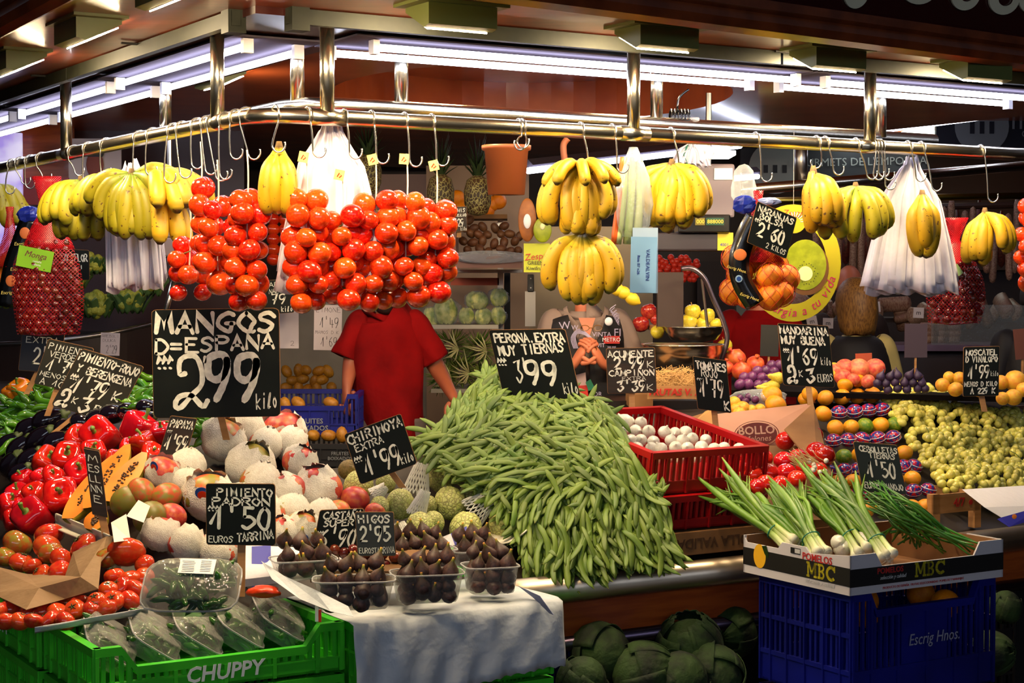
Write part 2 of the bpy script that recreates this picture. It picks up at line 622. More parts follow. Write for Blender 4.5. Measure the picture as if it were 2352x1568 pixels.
struct(m.build('ceiling_inner', lacquer))
struct(MB().slab([p + Vector((0, 0, .29)) for p in inn], (0, 0, .02)).build('ceiling_recess', black_m))
# roof over everything so that no sky reaches the interior
struct(MB().slab([S(-.1, -.1, 2.78), S(9, -.1, 2.78), S(9, 12, 2.78), S(-.1, 12, 2.78)], (0, 0, .05)).build('roof', black_m))
# other stalls' ceiling
struct(MB().box2((-7, 6.9, 2.62), (7.5, 12.6, 2.66)).build('ceiling_back', lacquer))
# moulding and sign board along the outer edge
dR = (eR - ck).normalized(); nR = Vector((dR.y, -dR.x, 0))
dL = (eL - ck).normalized(); nL = Vector((-dL.y, dL.x, 0))
prof = [(0.0, -0.012), (0.02, -0.02), (0.045, -0.008), (0.055, 0.015), (0.045, 0.04), (0.06, 0.05), (0.058, 0.075), (0.0, 0.08)]
vs, fs = [], []
m = MB()
for (a, b, nn, name) in ((ck, eR, nR, 'trim_1'), (ck, eL, nL, 'trim_2')):
 m = MB()
 A = [a + nn * x + Vector((0, 0, z)) for x, z in prof]
 B = [b + nn * x + Vector((0, 0, z)) for x, z in prof]
 k = len(prof)
 m.add(A + B, [(i, (i + 1) % k, (i + 1) % k + k, i + k) for i in range(k)] + [tuple(range(k)), tuple(range(2 * k - 1, k - 1, -1))])
 struct(m.build(name, moulding_m))
sb = thing('fascia_sign', 'glossy burgundy sign board with cream lettering above the canopy edge', 'sign', ck + Vector((0, 0, .08)))
o0 = ck + Vector((0, 0, .08))
MB().add([Vector((0, 0, 0)), eR - ck, eR - ck + nR * .25 + Vector((0, 0, .8)), nR * .25 + Vector((0, 0, .8))], [(0, 1, 2, 3)]).build('panel', burgundy, sb, solid=.02)
MB().add([Vector((0, 0, 0)), eL - ck, eL - ck + nL * .25 + Vector((0, 0, .8)), nL * .25 + Vector((0, 0, .8))], [(0, 1, 2, 3)]).build('side_panel', burgundy, sb, solid=.02)
# the feet of the big cream script letters that the frame still shows
up = (nR * .25 + Vector((0, 0, .8))).normalized()
so = nR * 0.0
def on_sign(px, py):
 d = ray(px, py); nrm = dR.cross(up)
 t = (o0 - Vector((0, 0, CAMZ))).dot(nrm) / d.dot(nrm)
 return Vector((0, 0, CAMZ)) + d * t
def crescent(px0, px1, pyb, name='letter'):
 """a thick U-shaped letter foot between two columns"""
 a, b = on_sign(px0, pyb - 40), on_sign(px1, pyb - 40 + (px1 - px0) * .12)
 w = (b - a).length / 2; c = (a + b) / 2
 low = (on_sign((px0 + px1) / 2, pyb) - c).dot(up)
 o_, i_ = [], []
 for k in range(15):
  an = PI + PI * k / 14
  o_.append(c + dR * (w * math.cos(an)) + up * (abs(low) * math.sin(an)))
  i_.append(c + dR * (w * .52 * math.cos(an) + w * .12) + up * (abs(low) * .42 * math.sin(an)))
 off = nR * .016
 top = up * .22
 pts = [o_[0] + top] + o_ + [o_[-1] + top] + [i_[-1] + top] + i_[::-1] + [i_[0] + top]
 return [p + off for p in pts]
for (a, b, y) in ((1930, 1985, 22), (2060, 2140, 12), (2175, 2240, 26), (2262, 2330, 36), (2330, 2420, 40)):
 pts = crescent(a, b, y)
 n = len(pts); h = n // 2
 mm = MB()
 mm.add([p - o0 for p in pts], [(i, i + 1, n - 2 - i, n - 1 - i) for i in range(h - 1)])
 mm.build('letter', cream, sb, solid=.006)
# ceiling-mounted soffit lamps
def soffit_lamp(p, along, inward, label, w=.2):
 t = thing('soffit_lamp', label, 'lamp', p, None, 'warm lamps under the canopy')
 a = Vector((*along, 0)); i = Vector((*inward, 0)); z = Vector((0, 0, 1))
 m = MB()
 hw = w / 2 + .03
 m.slab([a * -hw - i * .07, a * hw - i * .07, a * hw + i * .08, a * -hw + i * .08], z * -.008)
 m.build('mounting_plate', lamp_body, t)
 w2 = w / 2
 q = [(-.055, -.008), (-.055, -.062), (-.03, -.068), (.07, -.02), (.07, -.008)]
 A = [a * -w2 + i * x + z * y for x, y in q]; B = [a * w2 + i * x + z * y for x, y in q]
 MB().add(A + B, [(k, k + 5, (k + 1) % 5 + 5, (k + 1) % 5) for k in range(5)] + [(0, 1, 2, 3, 4), (9, 8, 7, 6, 5)]).build('housing', lamp_body, t)
 e = .012
 l1 = [a * (-w2 + e) + i * -.024 + z * -.0685, a * (w2 - e) + i * -.024 + z * -.0685, a * (w2 - e) + i * .064 + z * -.0265, a * (-w2 + e) + i * .064 + z * -.0265]
 MB().slab(l1, Vector((i.x * .4, i.y * .4, -1)).normalized() * .003).build('lens', bulb_m, t)
 return t
names_l = ['olive soffit lamp glowing brightly at the top left over the chestnut net', 'olive soffit lamp cut by the left picture edge', ]
RIGHTN = [('olive soffit lamp above the hanging tomato strings', 1040, 40), ('olive soffit lamp above the large banana hands', 1512, 88),
 ('olive soffit lamp above the net of oranges', 1905, 136), ('olive soffit lamp at the far right end of the canopy', 2245, 163)]
for lab, px, py in RIGHTN:
 p = PZ(px, py + 2, ZS - .035)
 p.z = ZS
 soffit_lamp(p, R_, L_, lab)
for lab, px, py in ((names_l[0], 195, 75), (names_l[1], 35, 146)):
 p = PZ(px, py, ZS - .035); p.z = ZS
 soffit_lamp(p, L_, R_, lab)
p = PZ(395, -18, ZS - .035); p.z = ZS
soffit_lamp(p, L_, R_, 'olive soffit lamp at the top edge beside the canopy corner')
for u, v, ax, iw, lab in ((.9, .64, R_, L_, 'added warm lamp, unseen behind the fluorescents above the left end of the beans'), (1.7, .64, R_, L_, 'added warm lamp, unseen behind the fluorescents above the red crates'), (2.6, .64, R_, L_, 'added warm lamp, unseen behind the fluorescents above the mandarins'), (.64, 1.9, L_, R_, 'added warm lamp, unseen behind the left fluorescents')):
 soffit_lamp(S(u, v, 2.43), ax, iw, lab)  # added lamps, hidden from view, that brighten the stall interior
p = PZ(640, -60, ZS - .035); p.z = ZS
soffit_lamp(p, R_, L_, 'olive soffit lamp just above the canopy corner')
# beams
bm_ = thing('canopy_beam', 'galvanised steel beam running around the stall above the chrome posts', 'beam', S(0, 0, 2.31))
base = S(0, 0, 2.31)
def beam(u0, v0, u1, v1, z0, z1, th, mat, parent, org, name):
 a, b = S(u0, v0, z0) - org, S(u1, v1, z0) - org
 d = (b - a).normalized(); nn = Vector((-d.y, d.x, 0)) * th
 MB().slab([a - nn, b - nn, b + nn, a + nn], (0, 0, z1 - z0)).build(name, mat, parent)
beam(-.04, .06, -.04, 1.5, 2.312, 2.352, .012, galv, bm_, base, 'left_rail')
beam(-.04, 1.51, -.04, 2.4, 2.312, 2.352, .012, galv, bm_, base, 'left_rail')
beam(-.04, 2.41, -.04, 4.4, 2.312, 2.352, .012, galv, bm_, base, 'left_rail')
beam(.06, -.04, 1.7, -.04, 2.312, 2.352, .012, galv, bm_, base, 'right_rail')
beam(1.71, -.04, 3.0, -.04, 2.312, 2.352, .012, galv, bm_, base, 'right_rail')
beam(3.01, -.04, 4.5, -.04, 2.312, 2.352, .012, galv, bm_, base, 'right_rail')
MB().box(S(-.035, .09, 2.325) - base, (.05, .05, .06), rotz(YAW)).box(S(.09, -.035, 2.325) - base, (.05, .05, .06), rotz(YAW)).build('corner_bracket', galv, bm_)
for (u, v) in ((-.055, .8), (-.055, 1.75), (1.72, -.055), (2.95, -.055)):
 MB().box(S(u, v, 2.349) - base, (.09, .01, .006), rotz(YAW)).build('clip', black_m, bm_)
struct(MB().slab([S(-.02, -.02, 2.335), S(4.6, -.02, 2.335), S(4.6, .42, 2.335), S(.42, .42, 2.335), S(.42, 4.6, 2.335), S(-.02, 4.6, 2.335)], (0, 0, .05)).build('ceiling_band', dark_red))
# lip between band and inner ceiling
struct(MB().slab([S(.42, .42, 2.335), S(4.6, .42, 2.335), S(4.6, .44, 2.335), S(.44, .44, 2.335), S(.44, 4.6, 2.335), S(.42, 4.6, 2.335)], (0, 0, .1)).build('ceiling_lip', dark_red))
# fluorescent fixtures
def fixture(a, b, lab):
 """a, b stall coordinates of the run's axis ends; two tubes each side"""
 pa, pb = S(*a, ZT), S(*b, ZT)
 t = thing('fluorescent_fixture', lab, 'light', (pa + pb) / 2, None, 'twin tube fixtures under the canopy')
 o = (pa + pb) / 2
 d = (pb - pa).normalized(); nn = Vector((-d.y, d.x, 0))
 MB().slab([pa - nn * .14 - o, pb - nn * .14 - o, pb + nn * .14 - o, pa + nn * .14 - o], (0, 0, .005)).add([], []).build('reflector', refl_m, t).location = (0, 0, .022)
 for s, sh in ((-1, .05), (1, 0)):
  q0 = pa + nn * .088 * s + d * (.04 + sh) - o; q1 = pb + nn * .088 * s - d * (.09 - sh) - o
  MB().tube([q0, q1], .0105, 12).build('tube', tube_m, t, True)
  MB().box(q0 - d * .012, (.02, .03, .04), rotz(math.atan2(d.y, d.x))).build('lamp_holder', white_enamel, t)
  MB().box(q1 + d * .012, (.02, .03, .04), rotz(math.atan2(d.y, d.x))).build('lamp_holder', white_enamel, t)
 return t
fixture((.19, .30), (.19, 1.50), 'twin fluorescent fixture on the left run, next to the rail bend')
fixture((.2, 1.52), (.2, 2.72), 'twin fluorescent fixture on the left run, above the banana hands')
fixture((.2, 2.74), (.2, 3.94), 'twin fluorescent fixture on the left run, cut by the left picture edge')
fixture((.34, .26), (1.98, .26), 'twin fluorescent fixture on the right run, above the tomato strings')
fixture((2.0, .26), (3.2, .26), 'twin fluorescent fixture on the right run, above the white bag bundle')
fixture((3.22, .26), (4.4, .26), 'twin fluorescent fixture on the right run, beyond the right picture edge')
# chrome rails
ZR = 2.08
rp = [S(0, 4.4, ZR), S(0, 2, ZR), S(0, .16, ZR), S(.008, .09, ZR), S(.04, .035, ZR), S(.10, .006, ZR), S(.2, 0, ZR), S(2, 0, ZR), S(4.4, 0, ZR)]
o0 = S(0, 0, ZR)
rail = thing('hanging_rail', 'polished chrome rail bending around the stall corner, hung with hooks', 'rail', o0)
MB().tube([p - o0 for p in rp], .0215, 20).build('tube', chrome, rail, True)
POSTS = ((152, 'u'), (500, 'u'), (752, 'v'), (1455, 'v'), (1998, 'v'))
for px, ax in POSTS:
 p = PU(px, 300, 0) if ax == 'u' else PV(px, 300, 0)
 MB().tube([Vector((p.x, p.y, ZR)) - o0, Vector((p.x, p.y, 2.335)) - o0], .0195, 18).build('post', chrome, rail, True)
 d = Vector((*L_, 0)) if ax == 'u' else Vector((*R_, 0))
 q = Vector((p.x, p.y, ZR)) - o0
 MB().tube([q - d * .05, q + d * .05], .0228, 20).build('sleeve', chrome, rail, True)
# inner rail
ZI = 2.165
o1 = S(.32, .46, ZI)
ir = thing('inner_rail', 'second chrome rail running inside the stall behind the front rail', 'rail', o1)
pts = [S(.34, 3.8, ZI), S(.34, 1.5, ZI), S(.34, .62, ZI), S(.37, .52, ZI), S(.46, .48, ZI), S(1, .48, ZI), S(2.9, .5, ZI)]
MB().tube([p - o1 for p in pts], .025, 18).build('tube', chrome, ir, True)
for px in (922, 1508, 2023):
 p = PV(px, 260, .49)
 MB().tube([Vector((p.x, p.y, ZI)) - o1, Vector((p.x, p.y, 2.43)) - o1], .021, 16).build('post', chrome, ir, True)
for px in (683, 380):
 p = PU(px, 260, .36)
 MB().tube([Vector((p.x, p.y, ZI)) - o1, Vector((p.x, p.y, 2.43)) - o1], .021, 16).build('post', chrome, ir, True)
# counter
counter = thing('market_counter', 'steel-edged wooden display counter carrying the sloping produce', 'counter', S(0, 0, 0))
oc = S(0, 0, 0)
m = MB()
NU, NV = 44, 60
U0, U1, V0, V1 = -.52, 3.3, -.06, 4.4
def top(i, j):
 # L-shaped ring: parametrised along the hip so that the aisle inside stays open
 return None
# right wing
m = MB().grid(12, 12, lambda a, b: S(a * 1.05, -.02 + b * .62, zs(a * 1.05, -.02 + b * .62) - .075) - oc).grid(30, 12, lambda a, b: S(1.05 + a * 2.55, -.02 + b * .95, zs(1.05 + a * 2.55, -.02 + b * .95) - .075) - oc)
m.grid(12, 40, lambda a, b: S(-.5 + a * .95, -.02 + b * 4.2, zs(-.5 + a * .95, -.02 + b * 4.2) - .078) - oc)
board_m = M('counter_board', (36, 26, 20), 0.6)
m.build('sloped_top', board_m, counter, solid=.02)
MB().tube([S(.64, -.04, .762) - oc, S(3.9, -.04, .762) - oc], .042, 24).build('edge_tube', M('worn_steel_tube', (196, 180, 160), 0.36, 1.0), counter, True)
MB().slab([S(.64, -.03, .61) - oc, S(3.9, -.03, .61) - oc, S(3.9, .0, .61) - oc, S(.64, 0, .61) - oc], (0, 0, .12)).build('front_panel', orange_wood, counter)
MB().tube([S(.64, -.04, .60) - oc, S(3.9, -.04, .60) - oc], .022, 16).build('lower_tube', M('dark_steel_tube', (88, 76, 96), 0.3, 1.0), counter, True)
MB().slab([S(1.05, .9, 0) - oc, S(3.9, .9, 0) - oc, S(3.9, .93, 0) - oc, S(1.05, .93, 0) - oc], (0, 0, 1.12)).build('back_panel', dark_wood, counter)
MB().slab([S(.45, .9, 0) - oc, S(.45, 4.2, 0) - oc, S(.43, 4.2, 0) - oc, S(.43, .9, 0) - oc], (0, 0, 1.1)).build('back_panel', dark_wood, counter)
# hanging goods
banana_m = M('banana_skin', (196, 158, 22), 0.48, col2=(184, 142, 16), nscale=9, bump=.05,
 rand=.12, sss=.0, attr=[(0.0, (96, 66, 30), 1), (.05, (150, 140, 40), .9), (.2, (190, 180, 40), .35), (.32, (0, 0, 0), 0), (.86, (0, 0, 0), 0), (.93, (176, 160, 40), .6), (.97, (60, 44, 20), 1)])
banana_green = M('greenish_banana_skin', (168, 154, 26), 0.48, col2=(146, 138, 20), nscale=9, bump=.05,
 rand=.12, attr=[(0.0, (96, 86, 30), 1), (.05, (110, 140, 40), .9), (.25, (140, 160, 44), .5), (.4, (0, 0, 0), 0), (.86, (0, 0, 0), 0), (.93, (150, 160, 40), .6), (.97, (60, 44, 20), 1)])
def spotty(m):
 """brown sugar spots of the skin"""
 nt = m.node_tree; N, Lk = nt.nodes, nt.links
 b = N['Principled BSDF']
 src = b.inputs['Base Color'].links[0].from_socket
 tc = N.new('ShaderNodeTexCoord'); v = N.new('ShaderNodeTexNoise'); v.noise_dimensions = '4D'
 v.inputs['Scale'].default_value = 95; v.inputs['Detail'].default_value = 1
 oi = N.new('ShaderNodeObjectInfo'); mu = N.new('ShaderNodeMath'); mu.operation = 'MULTIPLY'; mu.inputs[1].default_value = 50
 Lk.new(oi.outputs['Random'], mu.inputs[0]); Lk.new(mu.outputs[0], v.inputs['W'])
 Lk.new(tc.outputs['Object'], v.inputs['Vector'])
 r = N.new('ShaderNodeValToRGB'); r.color_ramp.elements[0].position = .66; r.color_ramp.elements[1].position = .70
 Lk.new(v.outputs['Fac'], r.inputs['Fac'])
 mx = N.new('ShaderNodeMix'); mx.data_type = 'RGBA'; mx.inputs['B'].default_value = lin((92, 60, 22))
 Lk.new(r.outputs['Color'], mx.inputs['Factor']); Lk.new(src, mx.inputs['A']); Lk.new(mx.outputs['Result'], b.inputs['Base Color'])
spotty(banana_m); spotty(banana_green)
crown_m = M('banana_crown', (110, 84, 44), 0.8, col2=(70, 50, 28), nscale=40)
tomato_m = M('ripe_tomato_skin', (220, 46, 12), 0.16, col2=(232, 84, 22), nscale=7, nlo=.45, nhi=.75, rand=.22, coat=.5)
calyx_m = M('dry_green_stem', (92, 106, 44), 0.7)
string_m = M('white_string', (225, 215, 200), 0.8)
label_y = M('yellow_tag', (236, 214, 110), 0.5)
label_r = M('red_print', (190, 40, 30), 0.5)
def banana_mesh(L, a0, a1, r=.0232):
 """arc from the crown: heading a0 to a1 measured from straight out (x) to down"""
 pts, rad = [], []
 n = 15
 p = Vector((0, 0, 0))
 for i in range(n + 1):
  t = i / n
  pts.append(p.copy())
  k = 1.0
  if t < .16:
   k = .36 + .15 * t / .16
  elif t < .36:
   s_ = (t - .16) / .20
   k = .51 + .49 * math.sin(s_ * PI / 2)
  elif t > .80:
   s_ = (t - .80) / .20
   k = max(.2, math.sqrt(max(0, 1 - (s_ * .96) ** 2)))
  rad.append(r * k)
  an = a0 + (a1 - a0) * t
  p = p + Vector((math.cos(an), 0, -math.sin(an))) * (L / n)
 return MB().tube(pts, rad, 10, side=(0, 1, 0)).mesh('banana', banana_m, True)
BM = [banana_mesh(.185, .10, 1.95), banana_mesh(.175, .35, 1.9), banana_mesh(.19, .55, 1.75), banana_mesh(.18, .0, 1.65), banana_mesh(.165, .7, 1.5)]
BMG = []
for me in BM:
 q = me.copy(); q.materials.clear(); q.materials.append(banana_green); BMG.append(q)
def bunch(top, spec, label, green=False, facing=-90, scale=1.0, tilt=0.0, group=None, crown=True):
 """spec: list of (azimuth deg relative to the camera, tilt deg, mesh index, drop, scale)"""
 t = thing('banana_bunch', label, 'bananas', top, None, group)
 t.rotation_euler = (0, tilt, 0)
 me = MB().tube([(0, 0, .02), (0, 0, .0), (0, -.004, -.012)], [.007, .012, .015], 10).mesh('crown', crown_m, True)
 if crown:
  ins('crown', me, (0, 0, 0), parent=t)
 for (az, tl, k, drop, sc) in spec:
  a = math.radians(facing + az)
  rot = Matrix.Rotation(a, 3, 'Z') @ Matrix.Rotation(math.radians(tl), 3, 'Y') @ Matrix.Rotation(rnd(-.12, .12), 3, 'X')
  o = Vector((math.cos(a) * .006, math.sin(a) * .006, -drop))
  ins('banana', (BMG if green else BM)[k], o, rot, sc * scale, t)
 return t
def hand(n, a0, a1, k=0, drop=0, tl=0, sc=1.0, back=True):
 s_ = []
 for i in range(n):
  az = a0 + (a1 - a0) * i / max(1, n - 1)
  s_.append((az + rnd(-3, 3), tl + rnd(-5, 5), k, drop + rnd(0, .006), sc * rnd(.94, 1.04)))
 return s_
def railp(px, dz=0.0):
 """point of the front rail at this column"""
 if px < 600:
  p = PU(px, 300, 0)
 else:
  p = PV(px, 300, 0)
 return Vector((p.x, p.y, ZR + dz)), (Vector((*L_, 0)) if px < 600 else Vector((*R_, 0)))
HOOK_LABELS = {}
def hook(px, length, label, sway=0.0, px2=None, r=.0025, inner=False, flip=1):
 """S-shaped butcher's hook over the rail; returns the low point"""
 p, d = railp(px)
 nn = Vector((-d.y, d.x, 0))          # into the stall
 if px < 600:
  nn = -nn
 rr = .0245
 t = thing('meat_hook', label, 'hook', p)
 pts = []
 for k in range(9):
  a = math.radians(-35 + k * 31)
  pts.append(nn * (math.cos(a) * rr) + Vector((0, 0, math.sin(a) * rr)))
 # outer side goes down
 e = pts[-1]
 sx = Vector((1, 0, 0)) * sway
 z0 = e.z
 pts.append(Vector((e.x, e.y, z0 - .012)) + sx * .1)
 pts.append(Vector((e.x * .8, e.y * .8, z0 - (length - .045) * .55)) + sx * .6)
 base = Vector((e.x * .5, e.y * .5, z0 - (length - .045))) + sx
 pts.append(base)
 for k in range(1, 8):
  a = PI + k * PI * .16
  pts.append(base + Vector((flip * .017, 0, 0)) + Vector((flip * .017 * math.cos(a), 0, .02 * math.sin(a))))
 MB().tube(smooth_pts(pts, 3), r, 6).build('wire', wire, t, True)
 return p + base + Vector((flip * .017, 0, -.02))
# tomato strings
def tomato_mesh(sq=.92, n=18, m=11):
 prof = [(max(1e-4, math.sin(PI * i / m)), -math.cos(PI * i / m) * sq) for i in range(m + 1)]
 prof[-1] = (1e-4, sq - .1); prof[-2] = (prof[-2][0], prof[-2][1] - .015)
 return MB().lathe(prof, n)
TOM = tomato_mesh().mesh('tomato', tomato_m, True)
TOM2 = tomato_mesh(1.05).mesh('tomato', tomato_m, True)
def tomato_string(px, ytop, ybot, label, per=3, width=1.0, seed=0, tagp=True, rad=.0305, dx=0, hy=None, front=0.0):
 random.seed(100 + seed)
 p, d = railp(px)
 p = p + Vector((0, -.03 - front, 0))
 Y = p.y
 zt = P(px, ytop, Y).z; zb = P(px, ybot, Y).z
 x0 = P(px + dx, 500, Y).x
 t = thing('tomato_string', label, 'tomatoes', (x0, Y, zt), None, 'tomato strings on the front rail')
 n = max(2, int(round((zt - zb - 2 * rad) / (rad * 1.5))) + 1)
 st = (zt - zb - 2 * rad) / (n - 1)
 MB().tube(smooth_pts([(0, 0, .10), (.003, .002, .02), (-.003, .004, -(zt - zb) * .5), (0, 0, -(zt - zb) + .06)], 5), .0022, 6).build('string', string_m, t, True)
 an = rnd(0, 6)
 for i in range(n):
  k = per if 0 < i < n - 1 else max(1, per - 1)
  an += PI / k + rnd(-.3, .3)
  for j in range(k):
   a = an + 2 * PI * j / k + rnd(-.2, .2)
   q = rad * rnd(.88, 1.12)
   R = rad * (1.13 if k > 2 else .95) * width * rnd(.92, 1.1) * (1 if k > 1 else .2)
   tilt = Matrix.Rotation(rnd(-.5, .5), 3, 'X') @ Matrix.Rotation(rnd(-.5, .5), 3, 'Y') @ rotz(rnd(0, 6))
   ins('tomato', TOM if random.random() < .75 else TOM2, (R * math.cos(a), R * math.sin(a), -rad - i * st + rnd(-.008, .008)), tilt, q, t)
 for i in range(n - 1):
  if i % 2 == 0:
   MB().tube([(0, 0, -rad - i * st - st * .4), (rnd(-.02, .02), -.02, -rad - i * st - st * .55)], .0016, 5).build('stalk', calyx_m, t)
 if tagp:
  g = MB().box((-.006, -.012, .085), (.026, .001, .028), Matrix.Rotation(rnd(-.3, .3), 3, 'Y')).build('tag', label_y, t)
  MB().tube([(-.012, -.013, .08), (-.006, -.0132, .09), (0, -.013, .083), (-.007, -.013, .078)], .0016, 5).build('emblem', label_r, g)
 random.seed(200 + seed)
 return t
tomato_string(462, 408, 540, 'short tomato string high at the left end of the tomato row', 2, seed=1, tagp=False, rad=.0315)
tomato_string(436, 540, 690, 'tomato string hanging lowest left, over the mango price board', 3, 1.25, seed=2, tagp=False, rad=.028)
tomato_string(500, 452, 672, 'tomato string between the lowest left string and the tagged left string', 3, 1.1, seed=3, tagp=False, front=.03)
tomato_string(568, 432, 716, 'tomato string with a white cord over the top right corner of the mango price board', 3, 1.0, seed=4, tagp=False)
tomato_string(704, 436, 720, 'tomato string against the white bag bundle, first right of the corner post', 3, 1.0, seed=5)
tomato_string(786, 476, 708, 'tomato string partly over the white bag bundle, second right of the corner post', 3, 1.0, seed=6)
tomato_string(862, 440, 712, 'tomato string with yellow tag above the head of the man in red', 3, 1.02, seed=7)
tomato_string(934, 438, 705, 'tomato string with yellow tag, second from the kiwi price card', 3, 1.06, seed=8)
tomato_string(1002, 452, 694, 'tomato string with yellow tag beside the kiwi price card', 3, .95, seed=9)
for i, (px, top) in enumerate(((530, 375), (572, 370), (722, 0), (862, 375), (928, 375), (992, 375))):
 if top:
  p, d = railp(px)
for px, ln, lab in ((568, .125, 'hook holding the first cord right of the empty hooks'), (790, .12, 'hook left of the tagged tomato strings'), (852, .13, 'hook of the first yellow-tagged tomato string'),
     (928, .135, 'hook of the middle yellow-tagged tomato string'), (990, .13, 'hook of the right yellow-tagged tomato string'), (706, .12, 'hook beside the corner post over the white bags')):
 hook(px, ln, lab, .01)
# string far right, cut by the frame
tomato_string(2372, 455, 668, 'tomato string cut by the right picture edge', 3, 1.0, seed=10, tagp=False)
# bananas
random.seed(21)
def bun(px, py, off, spec, label, **k):
 p, d = railp(px)
 Y = p.y + off
 q = P(px, py, Y)
 return bunch(q, spec, label, **k)
bun(-20, 425, -.03, hand(5, -20, 80, 0) + hand(5, -10, 90, 3, .03), 'greenish banana hand cut by the left picture edge', green=True, scale=1.15)
bun(185, 418, -.02, hand(4, -80, -20, 0, .0, 0, 1.05) + hand(4, -70, 30, 1, .03, 8, 1.05) + [(20, 0, 2, .02, 1)], 'greenish banana hand beside the chestnut net', green=True, scale=1.02)
bun(255, 405, -.05, hand(4, -75, -10, 0, 0, -8) + hand(3, -60, 10, 2, .035, 5) + [(50, -6, 0, 0, 1)], 'greenish banana hand left of the fanned large hand', green=True, scale=1.02)
bun(302, 402, -.11, [(-98, -12, 3, 0, 1.0), (-86, 4, 0, 0, 1.0), (-70, 12, 2, 0, 1.02), (-48, 18, 2, 0, 1.05), (-24, 22, 2, 0, 1.06), (2, 20, 2, 0, 1.1), (28, 16, 2, 0, 1.12), (50, 8, 2, 0, 1.15), (66, -4, 0, 0, 1.15), (80, -12, 0, 0, 1.1), (92, -30, 3, 0, 1.0)] + hand(4, -50, 60, 4, .02, 14, 1.0), 'large fanned greenish banana hand in front of the left bag bundle', green=True, scale=1.0)
bun(356, 405, -.02, hand(5, 15, 88, 3, 0, -12, 1.15) + hand(3, 20, 80, 2, .03, 0, 1.1), 'banana hand behind the fanned large hand, towards the grey scale', scale=1.0)
bun(641, 342, .02, [(-62, 28, 4, 0, .93), (-28, 20, 2, 0, .98), (0, 32, 4, 0, 1.02), (30, 22, 2, 0, .98), (64, 28, 4, 0, .95), (-10, 30, 1, .01, 1.0), (150, 20, 2, 0, 1)], 'small yellow banana hand hanging alone left of the white bags')
bun(1332, 385, -.02, [(-95, 8, 0, 0, 1.15), (-72, 12, 0, 0, 1.12), (-50, 16, 2, 0, 1.05), (-28, 20, 2, .01, 1.02), (-6, 22, 2, .012, 1.0), (16, 22, 2, .01, 1.02), (36, 20, 2, .008, 1.02), (54, 18, 2, 0, 1.02), (70, 14, 0, 0, 1.0), (84, 8, 0, 0, .98)] + hand(7, -70, 75, 4, .05, 14, .9) + hand(5, -80, 80, 3, -.012, -12, .75), 'largest banana hand, upper of the two in front of the woman', scale=1.0)
bun(1338, 542, -.02, [(-84, 8, 0, 0, 1.08), (-62, 14, 2, 0, 1.05), (-40, 20, 2, 0, 1.08), (-18, 24, 2, 0, 1.05), (6, 24, 2, .004, 1.06), (28, 22, 2, 0, 1.08), (48, 18, 2, 0, 1.1), (66, 12, 0, 0, 1.1), (84, 6, 0, 0, 1.05)] + hand(6, -60, 60, 4, .03, 16, .95), 'lower banana hand covering the face of the woman', scale=1.02)
bun(1543, 380, -.01, [(-94, 12, 3, 0, 1.22), (-84, 26, 0, .0, 1.15), (-66, 26, 2, 0, 1.12), (-42, 26, 2, .0, 1.08), (-18, 24, 2, 0, 1.05), (6, 22, 2, 0, 1.04), (28, 20, 2, 0, 1.06), (48, 16, 2, 0, 1.08), (66, 10, 0, 0, 1.08), (82, 2, 0, 0, 1.02)] + hand(6, -60, 72, 4, .03, 12, .95), 'banana hand hanging in front of the grey weighing scale', scale=1.0)
bun(1868, 395, -.01, [(-75, 42, 4, 0, 1.05), (-40, 40, 4, 0, 1.1), (-20, 34, 2, 0, 1.05)] + hand(5, 0, 80, 1, .015, 8, 1.0) + [(40, 10, 0, .01, 1)], 'yellow banana hand above the round kiwi sign', scale=1.02)
bun(1965, 432, -.02, [(-70, 15, 3, 0, 1.2), (-50, 12, 0, .0, 1.12), (-5, 18, 2, 0, 1.0), (30, 10, 1, 0, 1.1), (60, 12, 0, 0, 1.05), (75, 0, 0, 0, 1)], 'banana hand with long curved fruit left of the right bag bundle', green=True)
bun(2118, 450, -.10, [(-64, 26, 2, 0, 1.1), (-8, 24, 1, .0, 1.08), (48, 24, 2, 0, 1.12), (20, 26, 4, .01, 1.0)], 'four bananas hanging over the right bag bundle')
bun(2262, 490, -.02, hand(4, -75, 5, 2, 0, 14, .96) + hand(3, 20, 75, 0, 0, 6, .92) + [(-20, 22, 4, .01, 1)], 'banana hand below the hook near the right picture edge')
